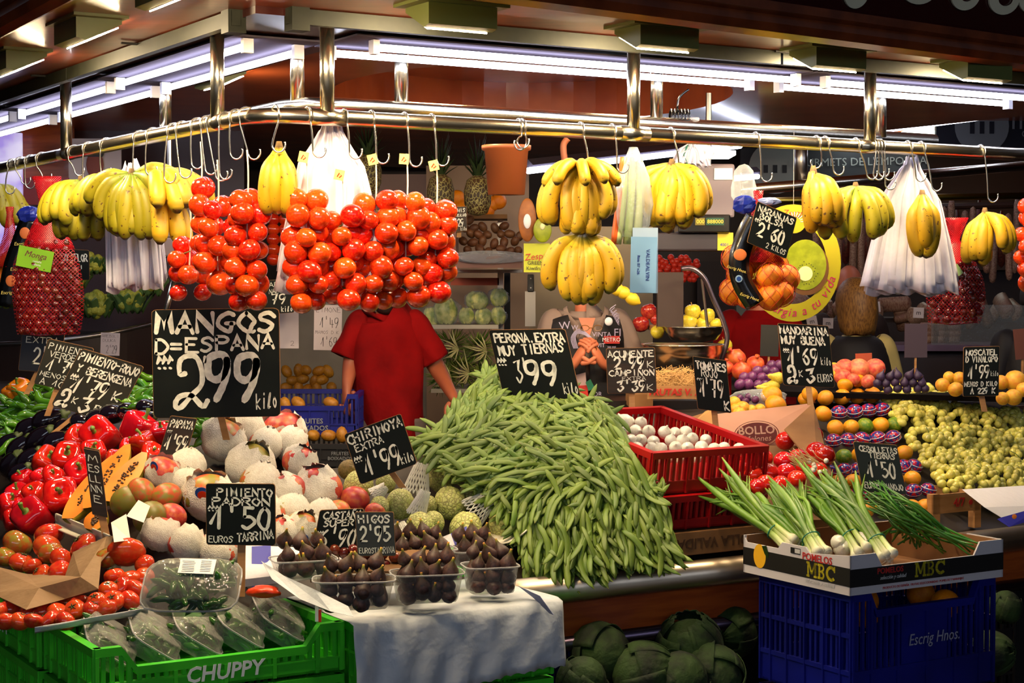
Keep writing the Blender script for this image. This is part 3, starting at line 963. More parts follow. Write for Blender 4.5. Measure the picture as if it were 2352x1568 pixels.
for px, ln, sw, lab, fl in ((70, .11, -.01, 'hook by the chestnut net', 1), (205, .12, -.012, 'hook above the left bananas', 1), (245, .11, -.01, 'second hook above the left bananas', 1), (322, .15, -.012, 'hook carrying the large fanned bananas', 1),
       (352, .13, -.014, 'hook right of the fanned bananas', 1), (400, .16, -.02, 'empty hook nearest the grey scale', 1), (420, .15, .0, 'empty hook with wide bend beside the grey scale', 1), (455, .13, -.01, 'empty hook among the tangled hooks', 1), (478, .15, .0, 'upper hook of the tangled cluster', 1),
       (492, .17, .012, 'long empty hook left of the bare cord', 1), (520, .17, -.01, 'lowest empty hook of the tangled cluster', 1), (545, .12, -.01, 'short hook next to the rail bend', 1),
       (632, .11, -.012, 'hook carrying the small yellow banana hand', 1), (1332, .13, .02, 'hook carrying the largest banana hand', 1), (1405, .13, .01, 'hook of the clear vegetable bag', 1), (1540, .12, .02, 'hook carrying bananas before the grey scale', 1),
       (1198, .075, .008, 'empty hook over the terracotta bucket', -1), (1190, .07, -.008, 'small empty hook over the terracotta bucket', 1),
       (1735, .14, .012, 'hook of the orange net', 1), (1875, .09, .01, 'hook above the kiwi sign bananas', -1), (1895, .11, .02, 'second hook above the kiwi sign bananas', 1), (1965, .12, .03, 'hook of the long curved bananas', 1),
       (2002, .12, .0, 'left hook of the four nested empty hooks', 1), (2008, .11, .008, 'inner hook of the four nested empty hooks', 1), (2015, .12, .016, 'third hook of the four nested empty hooks', 1), (2022, .15, .01, 'longest of the four nested empty hooks', 1),
       (2085, .12, .02, 'hook of the right bag bundle', 1), (2115, .15, .03, 'hook carrying four bananas over the bags', 1), (2252, .18, .02, 'long hook carrying the rightmost banana hand', 1), (30, .12, -.02, 'hook of the bananas at the left edge', 1)):
 hook(px, ln, lab, sw, flip=fl)
# hook loops resting on the rail without visible shank
for px, lab in ((48, 'hook loop on the rail near the left edge'), (96, 'thin wire hook over the red net'), (170, 'hook loop beside the left post')):
 hook(px, .09, lab, .01)
# white plastic bag bundles
bag_m = M('white_bag_film', (232, 228, 242), 0.4, col2=(214, 210, 228), nscale=14, sss=.0)
bag_b = bag_m.node_tree.nodes['Principled BSDF']
def bag_bundle(px, ytop, ybot, w0, w1, label, off=.03, n=9, lean=0.0, folds=10, handle=.2):
 p, d = railp(px)
 Y = p.y + off
 top, bot = P(px, ytop, Y), P(px, ybot, Y)
 h = top.z - bot.z
 t = thing('plastic_bag_bundle', label, 'plastic bags', top, None, 'bundles of white carrier bags')
 for k in range(n):
  yy = (k - n / 2) * .0045
  ph = rnd(0, 6)
  a, b = mpx(w0, Y) * rnd(.9, 1.05), mpx(w1, Y) * rnd(.86, 1.03)
  hh = h * rnd(.9, 1.02)
  sh = rnd(-.015, .015)
  def f(x, y, a=a, b=b, ph=ph, hh=hh, yy=yy, sh=sh):
   s_ = 1 - y
   if s_ < handle:
    w = a * (.25 + .75 * (s_ / handle) ** 1.3)
   else:
    w = a + (b - a) * ((s_ - handle) / (1 - handle)) ** .8
   X = (x - .5) * w + lean * s_ * .1 + sh * s_
   amp = .004 + .012 * s_
   Yv = yy + amp * math.sin(x * folds * 2 + ph + s_ * 1.5) + .5 * amp * math.sin(x * folds * 4.7 + ph * 2)
   Z = -s_ * hh + (.008 * math.sin(x * 17 + ph) if s_ > .95 else 0) + (.02 * math.sin(x * 13 + ph) if s_ < .05 else 0) + (x - .5) * .03 * math.sin(ph)
   return (X, Yv, Z)
  MB().grid(26, 14, f).build('bag', bag_m, t, True, solid=.0006)
 return t
random.seed(31)
bag_bundle(760, 288, 655, 150, 240, 'tall white carrier bag bundle behind the tomato strings right of the corner post', .06, 9, 0, 8, .28)
bag_bundle(300, 388, 660, 110, 130, 'white carrier bag bundle hanging below the left bananas', .03, 8, .2, 12, .2)
bag_bundle(2092, 375, 672, 120, 215, 'wide white carrier bag bundle near the right picture edge', .05, 10, 0, 8, .25)
bag_bundle(1590, 335, 378, 60, 90, 'small crumpled white bag on top of the grey scale', 1.65, 3, 0, 9, .3)
# chestnut nets
net_m = M('red_net', (190, 16, 32), 0.45, col2=(120, 8, 20), nscale=160)
chest_m = M('chestnut_shell', (112, 36, 22), 0.22, col2=(72, 20, 14), nscale=12, rand=.35, coat=.4)
def net_material(name, col, holes=.55, scale=260):
 m = bpy.data.materials.new(name); m.use_nodes = True
 nt = m.node_tree; N, Lk = nt.nodes, nt.links
 b = N['Principled BSDF']; b.inputs['Base Color'].default_value = lin(col); b.inputs['Roughness'].default_value = .4
 tc = N.new('ShaderNodeTexCoord')
 facs = []
 for ax in ((1, 0, .9), (1, 0, -.9)):
  dt = N.new('ShaderNodeVectorMath'); dt.operation = 'DOT_PRODUCT'; dt.inputs[1].default_value = (ax[0], ax[1], ax[2])
  Lk.new(tc.outputs['Object'], dt.inputs[0])
  mu = N.new('ShaderNodeMath'); mu.operation = 'MULTIPLY'; mu.inputs[1].default_value = scale; Lk.new(dt.outputs['Value'], mu.inputs[0])
  si = N.new('ShaderNodeMath'); si.operation = 'SINE'; Lk.new(mu.outputs[0], si.inputs[0])
  gt = N.new('ShaderNodeMath'); gt.operation = 'GREATER_THAN'; gt.inputs[1].default_value = holes; Lk.new(si.outputs[0], gt.inputs[0])
  facs.append(gt)
 mxm = N.new('ShaderNodeMath'); mxm.operation = 'MAXIMUM'
 Lk.new(facs[0].outputs[0], mxm.inputs[0]); Lk.new(facs[1].outputs[0], mxm.inputs[1])
 Lk.new(mxm.outputs[0], b.inputs['Alpha'])
 return m
net_red = net_material('fine_red_net', (200, 14, 30), .35, 900)
net_body = net_material('open_red_net', (176, 12, 26), .9, 520)
def chest_mesh():
 m = MB()
 prof = [(max(1e-4, math.sin(PI * i / 8)), -math.cos(PI * i / 8) * (.8 if i < 5 else .8 + .25 * (i - 4) / 4)) for i in range(9)]
 return m.lathe(prof, 10, lambda th, t: 1 - .14 * math.sin(th) ** 2).mesh('chestnut', chest_m, True)
CH = chest_mesh()
def chestnut_net(px, ytop, ybot, w, label, off=-.04, yneck=None, seed=0, cut=None):
 random.seed(40 + seed)
 p, d = railp(px)
 Y = p.y + off
 top, bot = P(px, ytop, Y), P(px, ybot, Y)
 h = top.z - bot.z
 W = mpx(w, Y) / 2
 t = thing('chestnut_net', label, 'chestnuts', top, None, 'red nets of chestnuts')
 def rad(s_):
  if s_ < .22:
   return W * (.42 - .28 * s_ / .22)
  if s_ < .55:
   q = (s_ - .22) / .33
   return W * (.14 + .8 * q ** .8)
  q = (s_ - .55) / .45
  return W * (.94 + .1 * math.sin(q * PI) - .06 * q)
 prof = []
 for i in range(25):
  s_ = 1 - i / 24
  prof.append((max(.002, rad(s_)), -s_ * h))
 MB().lathe(prof[:14], 28, lambda th, tt: 1 + .03 * math.sin(th * 3 + tt * 5), mat=Matrix.Diagonal((1.04, .56, 1, 1))).build('net', net_body, t, True)
 MB().lathe(prof[13:], 28, lambda th, tt: 1 + .05 * math.sin(th * 3 + tt * 9), mat=Matrix.Diagonal((1.04, .56, 1, 1))).build('net_neck', net_red, t, True)
 # chestnuts, a full layer on the faces of the net
 r = .0145
 z = -h + r
 row = 0
 while z < -h * .42:
  W_ = rad(-z / h) - r * .6
  nx = max(1, int(2 * W_ / (r * 1.9)))
  for i in range(nx):
   x = -W_ + (i + .5 + (.25 if row % 2 else -.1)) * 2 * W_ / nx
   x = max(-W_, min(W_, x))
   dep = W_ * .5 * math.sqrt(max(0, 1 - (x / max(W_, .001)) ** 2))
   ins('chestnut', CH, (x + rnd(-.002, .002), -dep * 1.02 + rnd(0, .006), z + rnd(-.003, .003)), rrot(), r * rnd(.95, 1.2), t)
  z += r * 1.62
  row += 1
 MB().tube([(-W * .8, 0, -h + .004), (-W * .2, -.02, -h - .004), (W * .8, 0, -h + .004)], .0025, 6).build('bottom_seam', net_m, t)
 return t, Y
cn, Yc = chestnut_net(107, 405, 768, 156, 'red net of chestnuts with a green label at the left edge of the stall')
lab_green = M('lime_green_label', (132, 190, 40), 0.35)
white_txt = M('white_print', (235, 235, 235), 0.5)
black_txt = M('black_print', (24, 20, 20), 0.5)
def quad_at(px, py, w, h, Y, roll=0, yaw=0.0, pitch=0.0):
 """4x4 whose xy plane faces the camera, centred on pixel; returns matrix and size in metres"""
 c = P(px, py, Y)
 x = Vector((math.cos(yaw), math.sin(yaw), 0))
 zz = Vector((0, math.sin(pitch), math.cos(pitch)))
 T = plane_T(c, x, zz)
 T = T @ Matrix.Rotation(-roll, 4, 'Z')
 return T, mpx(w, Y), mpx(h, Y)
def card(name, px, py, w, h, Y, mat, parent=None, roll=0, yaw=0.0, th=.0015, pitch=0.0, bevel=0, rel=None, **tags):
 T, a, b = quad_at(px, py, w, h, Y, roll, yaw, pitch)
 if parent is not None:
  T = Matrix.Translation(-Vector(parent.location)) @ T
 m = MB().add([T @ Vector(q) for q in ((-a / 2, -b / 2, 0), (a / 2, -b / 2, 0), (a / 2, b / 2, 0), (-a / 2, b / 2, 0), (-a / 2, -b / 2, -th), (a / 2, -b / 2, -th), (a / 2, b / 2, -th), (-a / 2, b / 2, -th))],
    [(0, 1, 2, 3), (7, 6, 5, 4), (0, 4, 5, 1), (1, 5, 6, 2), (2, 6, 7, 3), (3, 7, 4, 0)])
 o = m.build(name, mat, parent, **tags)
 if bevel:
  md = o.modifiers.new('bevel', 'BEVEL'); md.width = bevel; md.segments = 2
 return o, T, a, b
def hand_text(name, text, T, a, b, fx, fy, fw, fh, mat, parent, w=.11, slope=0, lift=.0012, curly=False):
 """hand lettering on a card; fractions of the card, origin lower left"""
 mb = MB()
 lettering(mb, text, fx, fy, fx + fw, fh, lambda x, y, l: T @ Vector(((x - .5) * a, (y - .5) * b, l)), b / a, w, slope, lift=lift, curly=curly)
 return mb.build(name, mat, parent)
o, T, a, b = card('label', 80, 594, 84, 48, Yc - .062, lab_green, cn, roll=.2, yaw=-.1)
print_text('lettering', 'Monga', T @ Matrix.Translation((.0, .012, .0005)), .03, M('purple_print', (110, 40, 60), .5), o, shear=.3)
print_text('lettering', 'castaña\nselecta', T @ Matrix.Translation((.01, -.014, .0005)), .011, white_txt, o)
MB().tube(smooth_pts([(-.03, -.02, -.36), (-.035, -.02, -.375), (-.03, -.02, -.40)], 4), .0018, 5).build('string', string_m, cn)
cn2, Yc2 = chestnut_net(2195, 500, 742, 130, 'red net of chestnuts beside the right bag bundle', .12, seed=3)
card('label', 2185, 630, 50, 26, Yc2 - .055, M('pale_green_label', (150, 180, 110), .4), cn2, roll=-.6)
# orange nets -------------------------------------------------------------
orange_m = M('orange_peel', (240, 130, 14), 0.34, col2=(246, 150, 24), nscale=8, bump=.25, bscale=300, rand=.1)
ORA = MB().ball((0, 0, 0), 1, 20, 12, (1, 1, .95)).mesh('orange', orange_m, True)
blue_foil = M('blue_printed_film', (28, 44, 150), 0.25, coat=.4)
black_foil = M('black_printed_film', (12, 12, 14), 0.25, coat=.4)
def orange_net(px, ytop, ybot, w, label, off, seed, cnt):
 random.seed(50 + seed)
 p, d = railp(px)
 Y = p.y + off
 top, bot = P(px, ytop, Y), P(px, ybot, Y)
 h = top.z - bot.z
 W = mpx(w, Y) / 2
 t = thing('orange_net', label, 'oranges', top, None, 'nets of oranges')
 r = .042
 for (x, y, z) in cnt:
  ins('orange', ORA, (x, y, -h + z), rrot(), r * rnd(.95, 1.05), t)
  nb = MB()
  c = Vector((x, y, -h + z)); q = r * 1.06
  for k in range(7):
   for sgn in (-1, 1):
    pts = []
    for j in range(13):
     a = -PI / 2 + PI * j / 12
     th = sgn * a * .9 + k * PI / 7 * 2
     pts.append(c + Vector((q * math.cos(a) * math.cos(th), q * math.cos(a) * math.sin(th), q * math.sin(a))))
    nb.tube(pts, .0009, 4, False)
  nb.build('net', net_orange_s, t, kind='stuff')
 # gathered neck
 MB().lathe([(W * .72, -h * .62), (W * .5, -h * .5), (W * .24, -h * .3), (.012, -h * .1), (.016, -h * .02)], 20, lambda th, tt: 1 + .08 * math.sin(th * 7), mat=Matrix.Diagonal((1, .7, 1, 1))).build('net_neck', net_red, t, True)
 return t, Y, h, W
net_orange_s = M('orange_red_net_thread', (206, 60, 16), .4)
on, Yo, ho, Wo = orange_net(1742, 432, 706, 170, 'net of oranges under the handwritten orange price card', -.03, 1,
       [(-.075, .01, .05), (-.055, .0, .105), (-.03, -.01, .04), (.03, -.03, .095), (.068, -.02, .045), (.035, -.035, .035), (.085, .0, .09), (-.02, .03, .15), (.035, .01, .155), (-.07, .01, .15), (.0, .04, .05), (.055, .03, .13), (-.035, -.01, .19)])
# printed black sash around the orange net
def sash(parent, pts, w, mat, name='printed_sash'):
 pts = smooth_pts(pts, 5)
 m = MB()
 vs = []
 for i, p in enumerate(pts):
  a, b = pts[max(i - 1, 0)], pts[min(i + 1, len(pts) - 1)]
  d = (b - a).normalized(); s_ = d.cross(Vector((0, -1, 0))).normalized() * w / 2
  vs += [p - s_, p + Vector((0, -.01, 0)), p + s_]
 m.add(vs, [(3 * i + k, 3 * i + k + 1, 3 * i + k + 4, 3 * i + k + 3) for i in range(len(pts) - 1) for k in (0, 1)])
 return m.build(name, mat, parent, True, solid=.0008)
ol = Vector(on.location)
sp = [P(x, y, Yo - .075) - ol for x, y in ((1735, 500), (1712, 545), (1697, 600), (1705, 650), (1735, 700))]
so_ = sash(on, sp, .062, black_foil)
Ts = plane_T(P(1712, 662, Yo - .094) - ol, (1, 0, -.25), (0, 0, 1))
print_text('lettering', 'Escrig Hnos.', plane_T(P(1692, 618, Yo - .092) - ol, (1, 0, -.3), (0, 0, 1)), .0125, label_y, so_, shear=.2)
print_text('lettering', 'Escrig Hnos.', plane_T(P(1722, 682, Yo - .092) - ol, (1, 0, -.35), (0, 0, 1)), .0125, label_y, so_, shear=.2)
MB().lathe([(.011, 0), (.011, .001)], 20, mat=plane_T(P(1697, 640, Yo - .091) - ol, (1, 0, 0), (0, 0, 1))).build('round_emblem', M('pale_blue_emblem', (150, 180, 210), .4), so_)
MB().lathe([(.007, 0.0005), (.007, .0015)], 20, mat=plane_T(P(1697, 640, Yo - .0915) - ol, (1, 0, 0), (0, 0, 1))).build('emblem_core', M('blue_emblem', (30, 70, 150), .4), so_)
MB().ball(P(1700, 585, Yo - .088) - ol, .02, 12, 8, (1, .15, .9)).build('printed_fruit', M('printed_orange', (220, 120, 60), .4), so_)
# blue foil knot above
def crumple(c, rx, ry, rz, seed, n=14, m=8):
 random.seed(seed)
 ph = [rnd(0, 6) for _ in range(6)]
 mb = MB()
 prof = [(max(1e-4, math.sin(PI * i / m)), -math.cos(PI * i / m)) for i in range(m + 1)]
 return mb.lathe(prof, n, lambda th, t: 1 + .25 * math.sin(3 * th + ph[0] + t * 5) * math.sin(t * 9 + ph[1]) + .15 * math.sin(5 * th + ph[2]), mat=Matrix.Diagonal((rx, ry, rz, 1)), c=c)
crumple(P(1712, 470, Yo - .04) - ol, .032, .012, .03, 5).build('blue_foil', blue_foil, on)
crumple(P(1768, 462, Yo - .03) - ol, .035, .008, .012, 6).build('blue_foil', M('pale_blue_foil', (150, 165, 220), .2), on)
# net with dark foil at the left edge
on2, Yo2, h2, W2 = orange_net(22, 470, 700, 120, 'net with black printed sash and crumpled blue foil at the left picture edge', .0, 2,
 [(-.02, .02, .05), (-.03, .02, .11), (-.01, .03, .16)])
ol = Vector(on2.location)
sp = [P(x, y, Yo2 - .05) - ol for x, y in ((72, 505), (52, 560), (32, 620), (18, 705))]
so2 = sash(on2, sp, .085, black_foil)
print_text('lettering', 'Escrig', plane_T(P(45, 560, Yo2 - .062) - ol, (1, 0, .02), (0, 0, 1)), .018, label_y, so2, shear=.2)
print_text('lettering', 'Escrig', plane_T(P(36, 618, Yo2 - .062) - ol, (1, 0, .02), (0, 0, 1)), .018, label_y, so2, shear=.2)
print_text('lettering', 'Escrig H', plane_T(P(20, 672, Yo2 - .062) - ol, (1, 0, .02), (0, 0, 1)), .018, label_y, so2, shear=.2)
for x, y in ((57, 535), (25, 645)):
 MB().ball(P(x, y, Yo2 - .06) - ol, .022, 12, 8, (.9, .15, 1)).build('printed_fruit', MATS['printed_orange'], so2)
crumple(P(66, 492, Yo2 - .05) - ol, .045, .02, .032, 8).build('blue_foil', blue_foil, on2)
# clear bag with leeks and blue printed tickets
p, d = railp(1450)
Yb = p.y + .02
clear = film('clear_bag_film', base=.22, edge=.7)
t = thing('clear_vegetable_bag', 'clear plastic bag of leeks and carrots between two banana hands', 'vegetable bag', P(1455, 330, Yb))
ol = Vector(t.location)
leek_m = M('leek_white', (206, 214, 160), .4, col2=(150, 180, 90), nscale=20, stretch=(1, 1, .2))
for x0, x1, mt in ((1436, 1418, leek_m), (1452, 1440, leek_m), (1470, 1462, leek_m), (1430, 1412, M('carrot_skin', (220, 96, 30), .45))):
 MB().tube(smooth_pts([P(x0, 360, Yb) - ol, P((x0 + x1) / 2 + 4, 450, Yb + .01) - ol, P(x1, 560, Yb) - ol], 4), [.008, .009, .01, .012, .012, .012, .013, .013, .011], 8).build('leek' if mt is leek_m else 'carrot', mt, t, True)
MB().lathe([(.012, -.01), (.025, -.05), (.045, -.1), (.055, -.18), (.05, -.24), (.03, -.275), (.004, -.28)], 24, lambda th, tt: 1 + .12 * math.sin(th * 6 + tt * 7), mat=Matrix.Diagonal((1, .6, 1, 1))).build('bag', clear, t, True)
tick = M('pale_blue_ticket', (170, 196, 226), .5)
for i, (x, y, w, h, yy) in enumerate(((1482, 598, 58, 150, .0), (1478, 608, 60, 128, -.012), (1490, 600, 44, 146, .012))):
 if i == 0:
  tt, TT, a, b = card('paper_ticket', x, y, w, h, Yb - .03, tick)
  tag(tt, 'rear pale blue printed ticket sheet below the clear vegetable bag', 'ticket')
 elif i == 1:
  tt, TT, a, b = card('paper_ticket', x, y, w, h, Yb - .045, M('blue_ticket', (130, 176, 222), .5), roll=.02)
  tag(tt, 'front blue printed ticket sheet with VALDEALVIN lettering', 'ticket')
  print_text('lettering', 'VALDEALVIN', TT @ Matrix.Translation((.012, 0, .0006)) @ Matrix.Rotation(-PI / 2, 4, 'Z'), .016, M('blue_print', (40, 60, 140), .5), tt)
  print_text('lettering', 'Ron 07 n26', TT @ Matrix.Translation((-.015, 0, .0006)) @ Matrix.Rotation(-PI / 2, 4, 'Z'), .012, M('blue_print', (40, 60, 140), .5), tt)
# round kiwi sign
p, d = railp(1840)
Yk = p.y + .55
yel = M('kiwi_sign_yellow', (176, 166, 16), .5)
kg = M('kiwi_flesh_print', (132, 146, 16), .4, col2=(160, 170, 30), nscale=30)
kb = M('kiwi_skin_print', (112, 72, 30), .6)
ks = thing('kiwi_mobile_sign', 'large yellow ring sign with a halved kiwi behind the orange net', 'sign', P(1822, 604, Yk))
T = plane_T((0, 0, 0), (1, .1, 0), (0, 0, 1))
def ringm(ro, ri, T, th=.002, n=48, a0=0, a1=2 * PI, sy=1.0):
 m = MB(); vs = []
 for k in range(n + 1):
  a = a0 + (a1 - a0) * k / n
  for r in (ro, ri):
   for z in (0, -th):
    vs.append(T @ Vector((r * math.cos(a), r * math.sin(a) * sy, z)))
 fs = []
 for k in range(n):
  o_ = 4 * k
  fs += [(o_, o_ + 2, o_ + 6, o_ + 4), (o_ + 1, o_ + 5, o_ + 7, o_ + 3), (o_, o_ + 4, o_ + 5, o_ + 1), (o_ + 2, o_ + 3, o_ + 7, o_ + 6)]
 return m.add(vs, fs)
rk = mpx(112, Yk)
ringm(rk, rk * .70, T, sy=1.2).build('ring', yel, ks)
MB().lathe([(mpx(30, Yk), 0), (mpx(30, Yk), .002)], 24, mat=T @ Matrix.Translation((-.0, mpx(98, Yk), .003))).build('sun_disc', yel, ks)
for k in range(11):
 a = PI * (k + .5) / 11
 c = T @ Vector((mpx(1, Yk) + math.cos(a) * .022, mpx(92, Yk) + math.sin(a) * .022, .006))
 e = T @ Vector((mpx(1, Yk) + math.cos(a) * .038, mpx(92, Yk) + math.sin(a) * .038, .006))
 MB().tube([c, e], .0013, 4).build('sun_ray', white_txt, ks)
MB().lathe([(mpx(62, Yk), 0), (mpx(62, Yk), .002)], 32, mat=T @ Matrix.Translation((mpx(30, Yk), mpx(-12, Yk), .004)) @ Matrix.Diagonal((.85, 1, 1, 1))).build('kiwi_skin', kb, ks)
kf = MB().lathe([(mpx(58, Yk), 0), (mpx(58, Yk), .002)], 32, mat=T @ Matrix.Translation((mpx(27, Yk), mpx(-4, Yk), .006)) @ Matrix.Diagonal((.85, 1, 1, 1))).build('kiwi_half', kg, ks)
MB().lathe([(mpx(17, Yk), 0), (mpx(17, Yk), .002)], 20, mat=T @ Matrix.Translation((mpx(27, Yk), mpx(-24, Yk), .008))).build('kiwi_core', M('kiwi_core', (232, 232, 170), .5), ks)
seed_m = M('kiwi_seed', (30, 26, 10), .5)
sd = MB()
for k in range(26):
 a = 2 * PI * k / 26
 r = mpx(rnd(20, 29), Yk)
 sd.ball(T @ Vector((mpx(27, Yk) + r * math.cos(a), mpx(-24, Yk) + r * math.sin(a), .009)), .0018, 6, 4)
sd.build('seeds', seed_m, ks, kind='stuff')
txt = 'energia a tu vida'
pinkp = M('magenta_print', (190, 30, 90), .5)
for i, ch in enumerate(txt):
 a = math.radians(222 + i * (118 / len(txt)) + 8)
 r = rk * .85
 if ch != ' ':
  TT = T @ Matrix.Translation((r * math.cos(a), r * 1.2 * math.sin(a), .002)) @ Matrix.Rotation(a + PI / 2, 4, 'Z')
  print_text('letter', ch, TT, .042, pinkp, ks, shear=.2)
print_text('lettering', 'Zespri', T @ Matrix.Translation((0, rk * 1.02, .0055)), .03, label_r, ks, shear=.2)
print_text('lettering', 'Kiwifruit', T @ Matrix.Translation((0, rk * .95, .0055)), .016, black_txt, ks)
MB().tube([T @ Vector((0, rk * 1.2, 0)), T @ Vector((0, rk * 1.2 + .25, 0))], .0006, 4).build('thread', string_m, ks)
# produce on the counter
def fill(poly, sp, fy=.8, jit=.25, rows=None):
 """hexagonal spots inside a polygon of picture columns/rows, later dropped onto the display surface"""
 xs = [p[0] for p in poly]; ys = [p[1] for p in poly]
 out = []; y = min(ys); r = 0
 while y <= max(ys):
  x = min(xs) + (sp / 2 if r % 2 else 0)
  while x <= max(xs):
   q = (x + rnd(-jit, jit) * sp, y + rnd(-jit, jit) * sp * fy)
   c = False; j = len(poly) - 1
   for i in range(len(poly)):
    a, b = poly[i], poly[j]
    if (a[1] > q[1]) != (b[1] > q[1]) and q[0] < (b[0] - a[0]) * (q[1] - a[1]) / (b[1] - a[1]) + a[0]:
     c = not c
    j = i
   if c:
    out.append(q)
   x += sp
  y += sp * fy; r += 1
 return out
def look_rot(tilt=.6, yaw=None):
 """fruit with its stem end roughly up and towards the shopper"""
 return Matrix.Rotation(rnd(-tilt, tilt), 3, 'Y') @ Matrix.Rotation(rnd(0, tilt * 1.3), 3, 'X') @ rotz(rnd(0, 6.28))
# crates
def crate(name, label, org, yaw, tilt, w, d, h, mat, dip=(.16, .32, .42), group=None, cat='crate', dips=('front', 'back'), slots=True, plain_mid=None):
 """slotted plastic crate; org = near-left bottom corner, local x = width, y = depth"""
 t = thing(name, label, cat, org, Matrix.Rotation(yaw, 3, 'Z') @ Matrix.Rotation(tilt, 3, 'X'), group)
 e = .012
 def wall(nm, A, B, nrm, dipped):
  A, B = Vector(A), Vector(B)
  L = (B - A).length; D_ = (B - A) / L; nn = Vector(nrm)
  a, b, k = dip
  prof = [(0, h), (a, h), (b, h * (1 - k)), (1 - b, h * (1 - k)), (1 - a, h), (1, h)] if dipped else [(0, h), (1, h)]
  def H(s_):
   for (x0, y0), (x1, y1) in zip(prof, prof[1:]):
    if x0 <= s_ <= x1:
     return y0 + (y1 - y0) * (s_ - x0) / (x1 - x0)
   return h
  m = MB()
  rim = .02
  def piece(s0, s1, z0, z1, t0=0.0, th=e, zl0=None, zl1=None):
   za, zb = (z1, z1) if zl0 is None else (zl0, zl1)
   p = [A + D_ * (s0 * L) + nn * t0, A + D_ * (s1 * L) + nn * t0]
   q = [x + nn * th for x in p]
   up = Vector((0, 0, 1))
   vs = [p[0] + up * z0, p[1] + up * (z0 if zl0 is None else z0 + (zb - za) * 0), p[1] + up * zb, p[0] + up * za, q[0] + up * z0, q[1] + up * z0, q[1] + up * zb, q[0] + up * za]
   m.add(vs, [(0, 1, 2, 3), (7, 6, 5, 4), (0, 4, 5, 1), (1, 5, 6, 2), (2, 6, 7, 3), (3, 7, 4, 0)])
  n = len(prof)
  for (x0, y0), (x1, y1) in zip(prof, prof[1:]):
   # rim strip following the profile
   p0 = A + D_ * (x0 * L); p1 = A + D_ * (x1 * L)
   o = nn * -.005; th = nn * (e + .01)
   vs = [p0 + o + Vector((0, 0, y0 - rim)), p1 + o + Vector((0, 0, y1 - rim)), p1 + o + Vector((0, 0, y1)), p0 + o + Vector((0, 0, y0))]
   vs += [v + th for v in vs]
   m.add(vs, [(0, 1, 2, 3), (7, 6, 5, 4), (0, 4, 5, 1), (1, 5, 6, 2), (2, 6, 7, 3), (3, 7, 4, 0)])
  piece(0, 1, 0, h * .28)
  piece(0, 1, h * .26, h * .30, -.004, e + .004)
  nb = max(6, int(L / .021))
  for k in range(nb + 1):
   s_ = k / nb
   s0, s1 = max(0, s_ - .22 / nb), min(1, s_ + .22 / nb)
   wide = plain_mid and abs(s_ - .5) < plain_mid and nm == 'front_side'
   if wide:
    s0, s1 = max(0, s_ - .51 / nb), min(1, s_ + .51 / nb)
   piece(s0, s1, h * .26, None, .002, e - .004, H(s0) - rim * .7, H(s1) - rim * .7)
  for s_ in (0.0, .12, .3, .5, .7, .88, .985):
   piece(s_, s_ + .015, 0, None, -.006, .01, H(s_) - rim, H(s_ + .015) - rim)
  if h > .14 and not dipped:
   piece(0, 1, h * .6, h * .64, -.003, e + .002)
  m.build(nm, mat, t)
 wall('front_side', (0, 0, 0), (w, 0, 0), (0, 1, 0), 'front' in dips)
 wall('back_side', (w, d, 0), (0, d, 0), (0, -1, 0), 'back' in dips)
 wall('left_side', (0, d, 0), (0, 0, 0), (1, 0, 0), 'left' in dips)
 wall('right_side', (w, 0, 0), (w, d, 0), (-1, 0, 0), 'right' in dips)
 MB().box2((0, 0, 0), (w, d, .006)).build('bottom', mat, t)
 return t
green_pl = M('green_crate_plastic', (70, 205, 44), 0.35, col2=(58, 186, 36), nscale=3)
blue_pl = M('dark_blue_crate_plastic', (10, 20, 128), 0.4, col2=(8, 14, 96), nscale=3)
red_pl = M('red_crate_plastic', (176, 14, 20), 0.35, col2=(150, 10, 16), nscale=3)
pale_print = M('pale_crate_print', (236, 244, 236), 0.5)
def face_text(parent, text, x, y, z, size, mat, bold=0.0, shear=0.0, flip=False, xs=1.0):
 """print on the front of a crate or carton (local -y face)"""
 T = plane_T((x, y, z), (1, 0, 0), (0, 0, 1))
 if flip:
  T = T @ Matrix.Rotation(PI, 4, 'Z')
 return print_text('lettering', text, T, size, mat, parent, bold=bold, shear=shear, xs=xs)
c1 = crate('plastic_crate', 'green slotted crate with CHUPPY lettering, holding the clear pepper tubs', S(-.55, -.315, .68), YAW, 0, .63, .39, .12, green_pl, dip=(.10, .16, .42), dips=('front',), plain_mid=.14)
face_text(c1, 'CHUPPY', .315, -.0065, .032, .052, pale_print, bold=.0012, shear=.15)
c1b = crate('plastic_crate', 'lower green crate under the CHUPPY tub crate', S(-.55, -.315, .50), YAW, 0, .63, .39, .17, green_pl, dips=())
c2 = crate('plastic_crate', 'green slotted crate with upside-down CHUPPY lettering under the white paper', S(.115, -.33, .60), YAW, 0, .575, .37, .19, green_pl, dips=(), plain_mid=.18)
face_text(c2, 'CHUPPY', .25, -.0065, .045, .046, pale_print, bold=.001, flip=True)
c2b = crate('plastic_crate', 'lowest green crate beneath the paper-covered crate', S(.115, -.33, .42), YAW, 0, .575, .37, .17, green_pl, dips=())
c0 = crate('plastic_crate', 'green crate of tomatoes at the lower left picture corner', S(-.56, .10, .68), YAW, 0, .40, .60, .125, green_pl, dip=(.12, .2, .3), dips=('left',))
T0 = plane_T((-.0065, .36, .05), (0, -1, 0), (0, 0, 1))
print_text('lettering', 'CHUPPY', T0, .05, pale_print, c0, bold=.001)
crate('plastic_crate', 'lower green crate at the lower left picture corner', S(-.56, .10, .52), YAW, 0, .40, .60, .15, green_pl, dips=())
p = PZ(1130, 1305, .83)
crate('plastic_crate', 'small green crate corner behind the figs with red print', S(.52, .06, .80), YAW, 0, .20, .22, .09, green_pl, dips=())
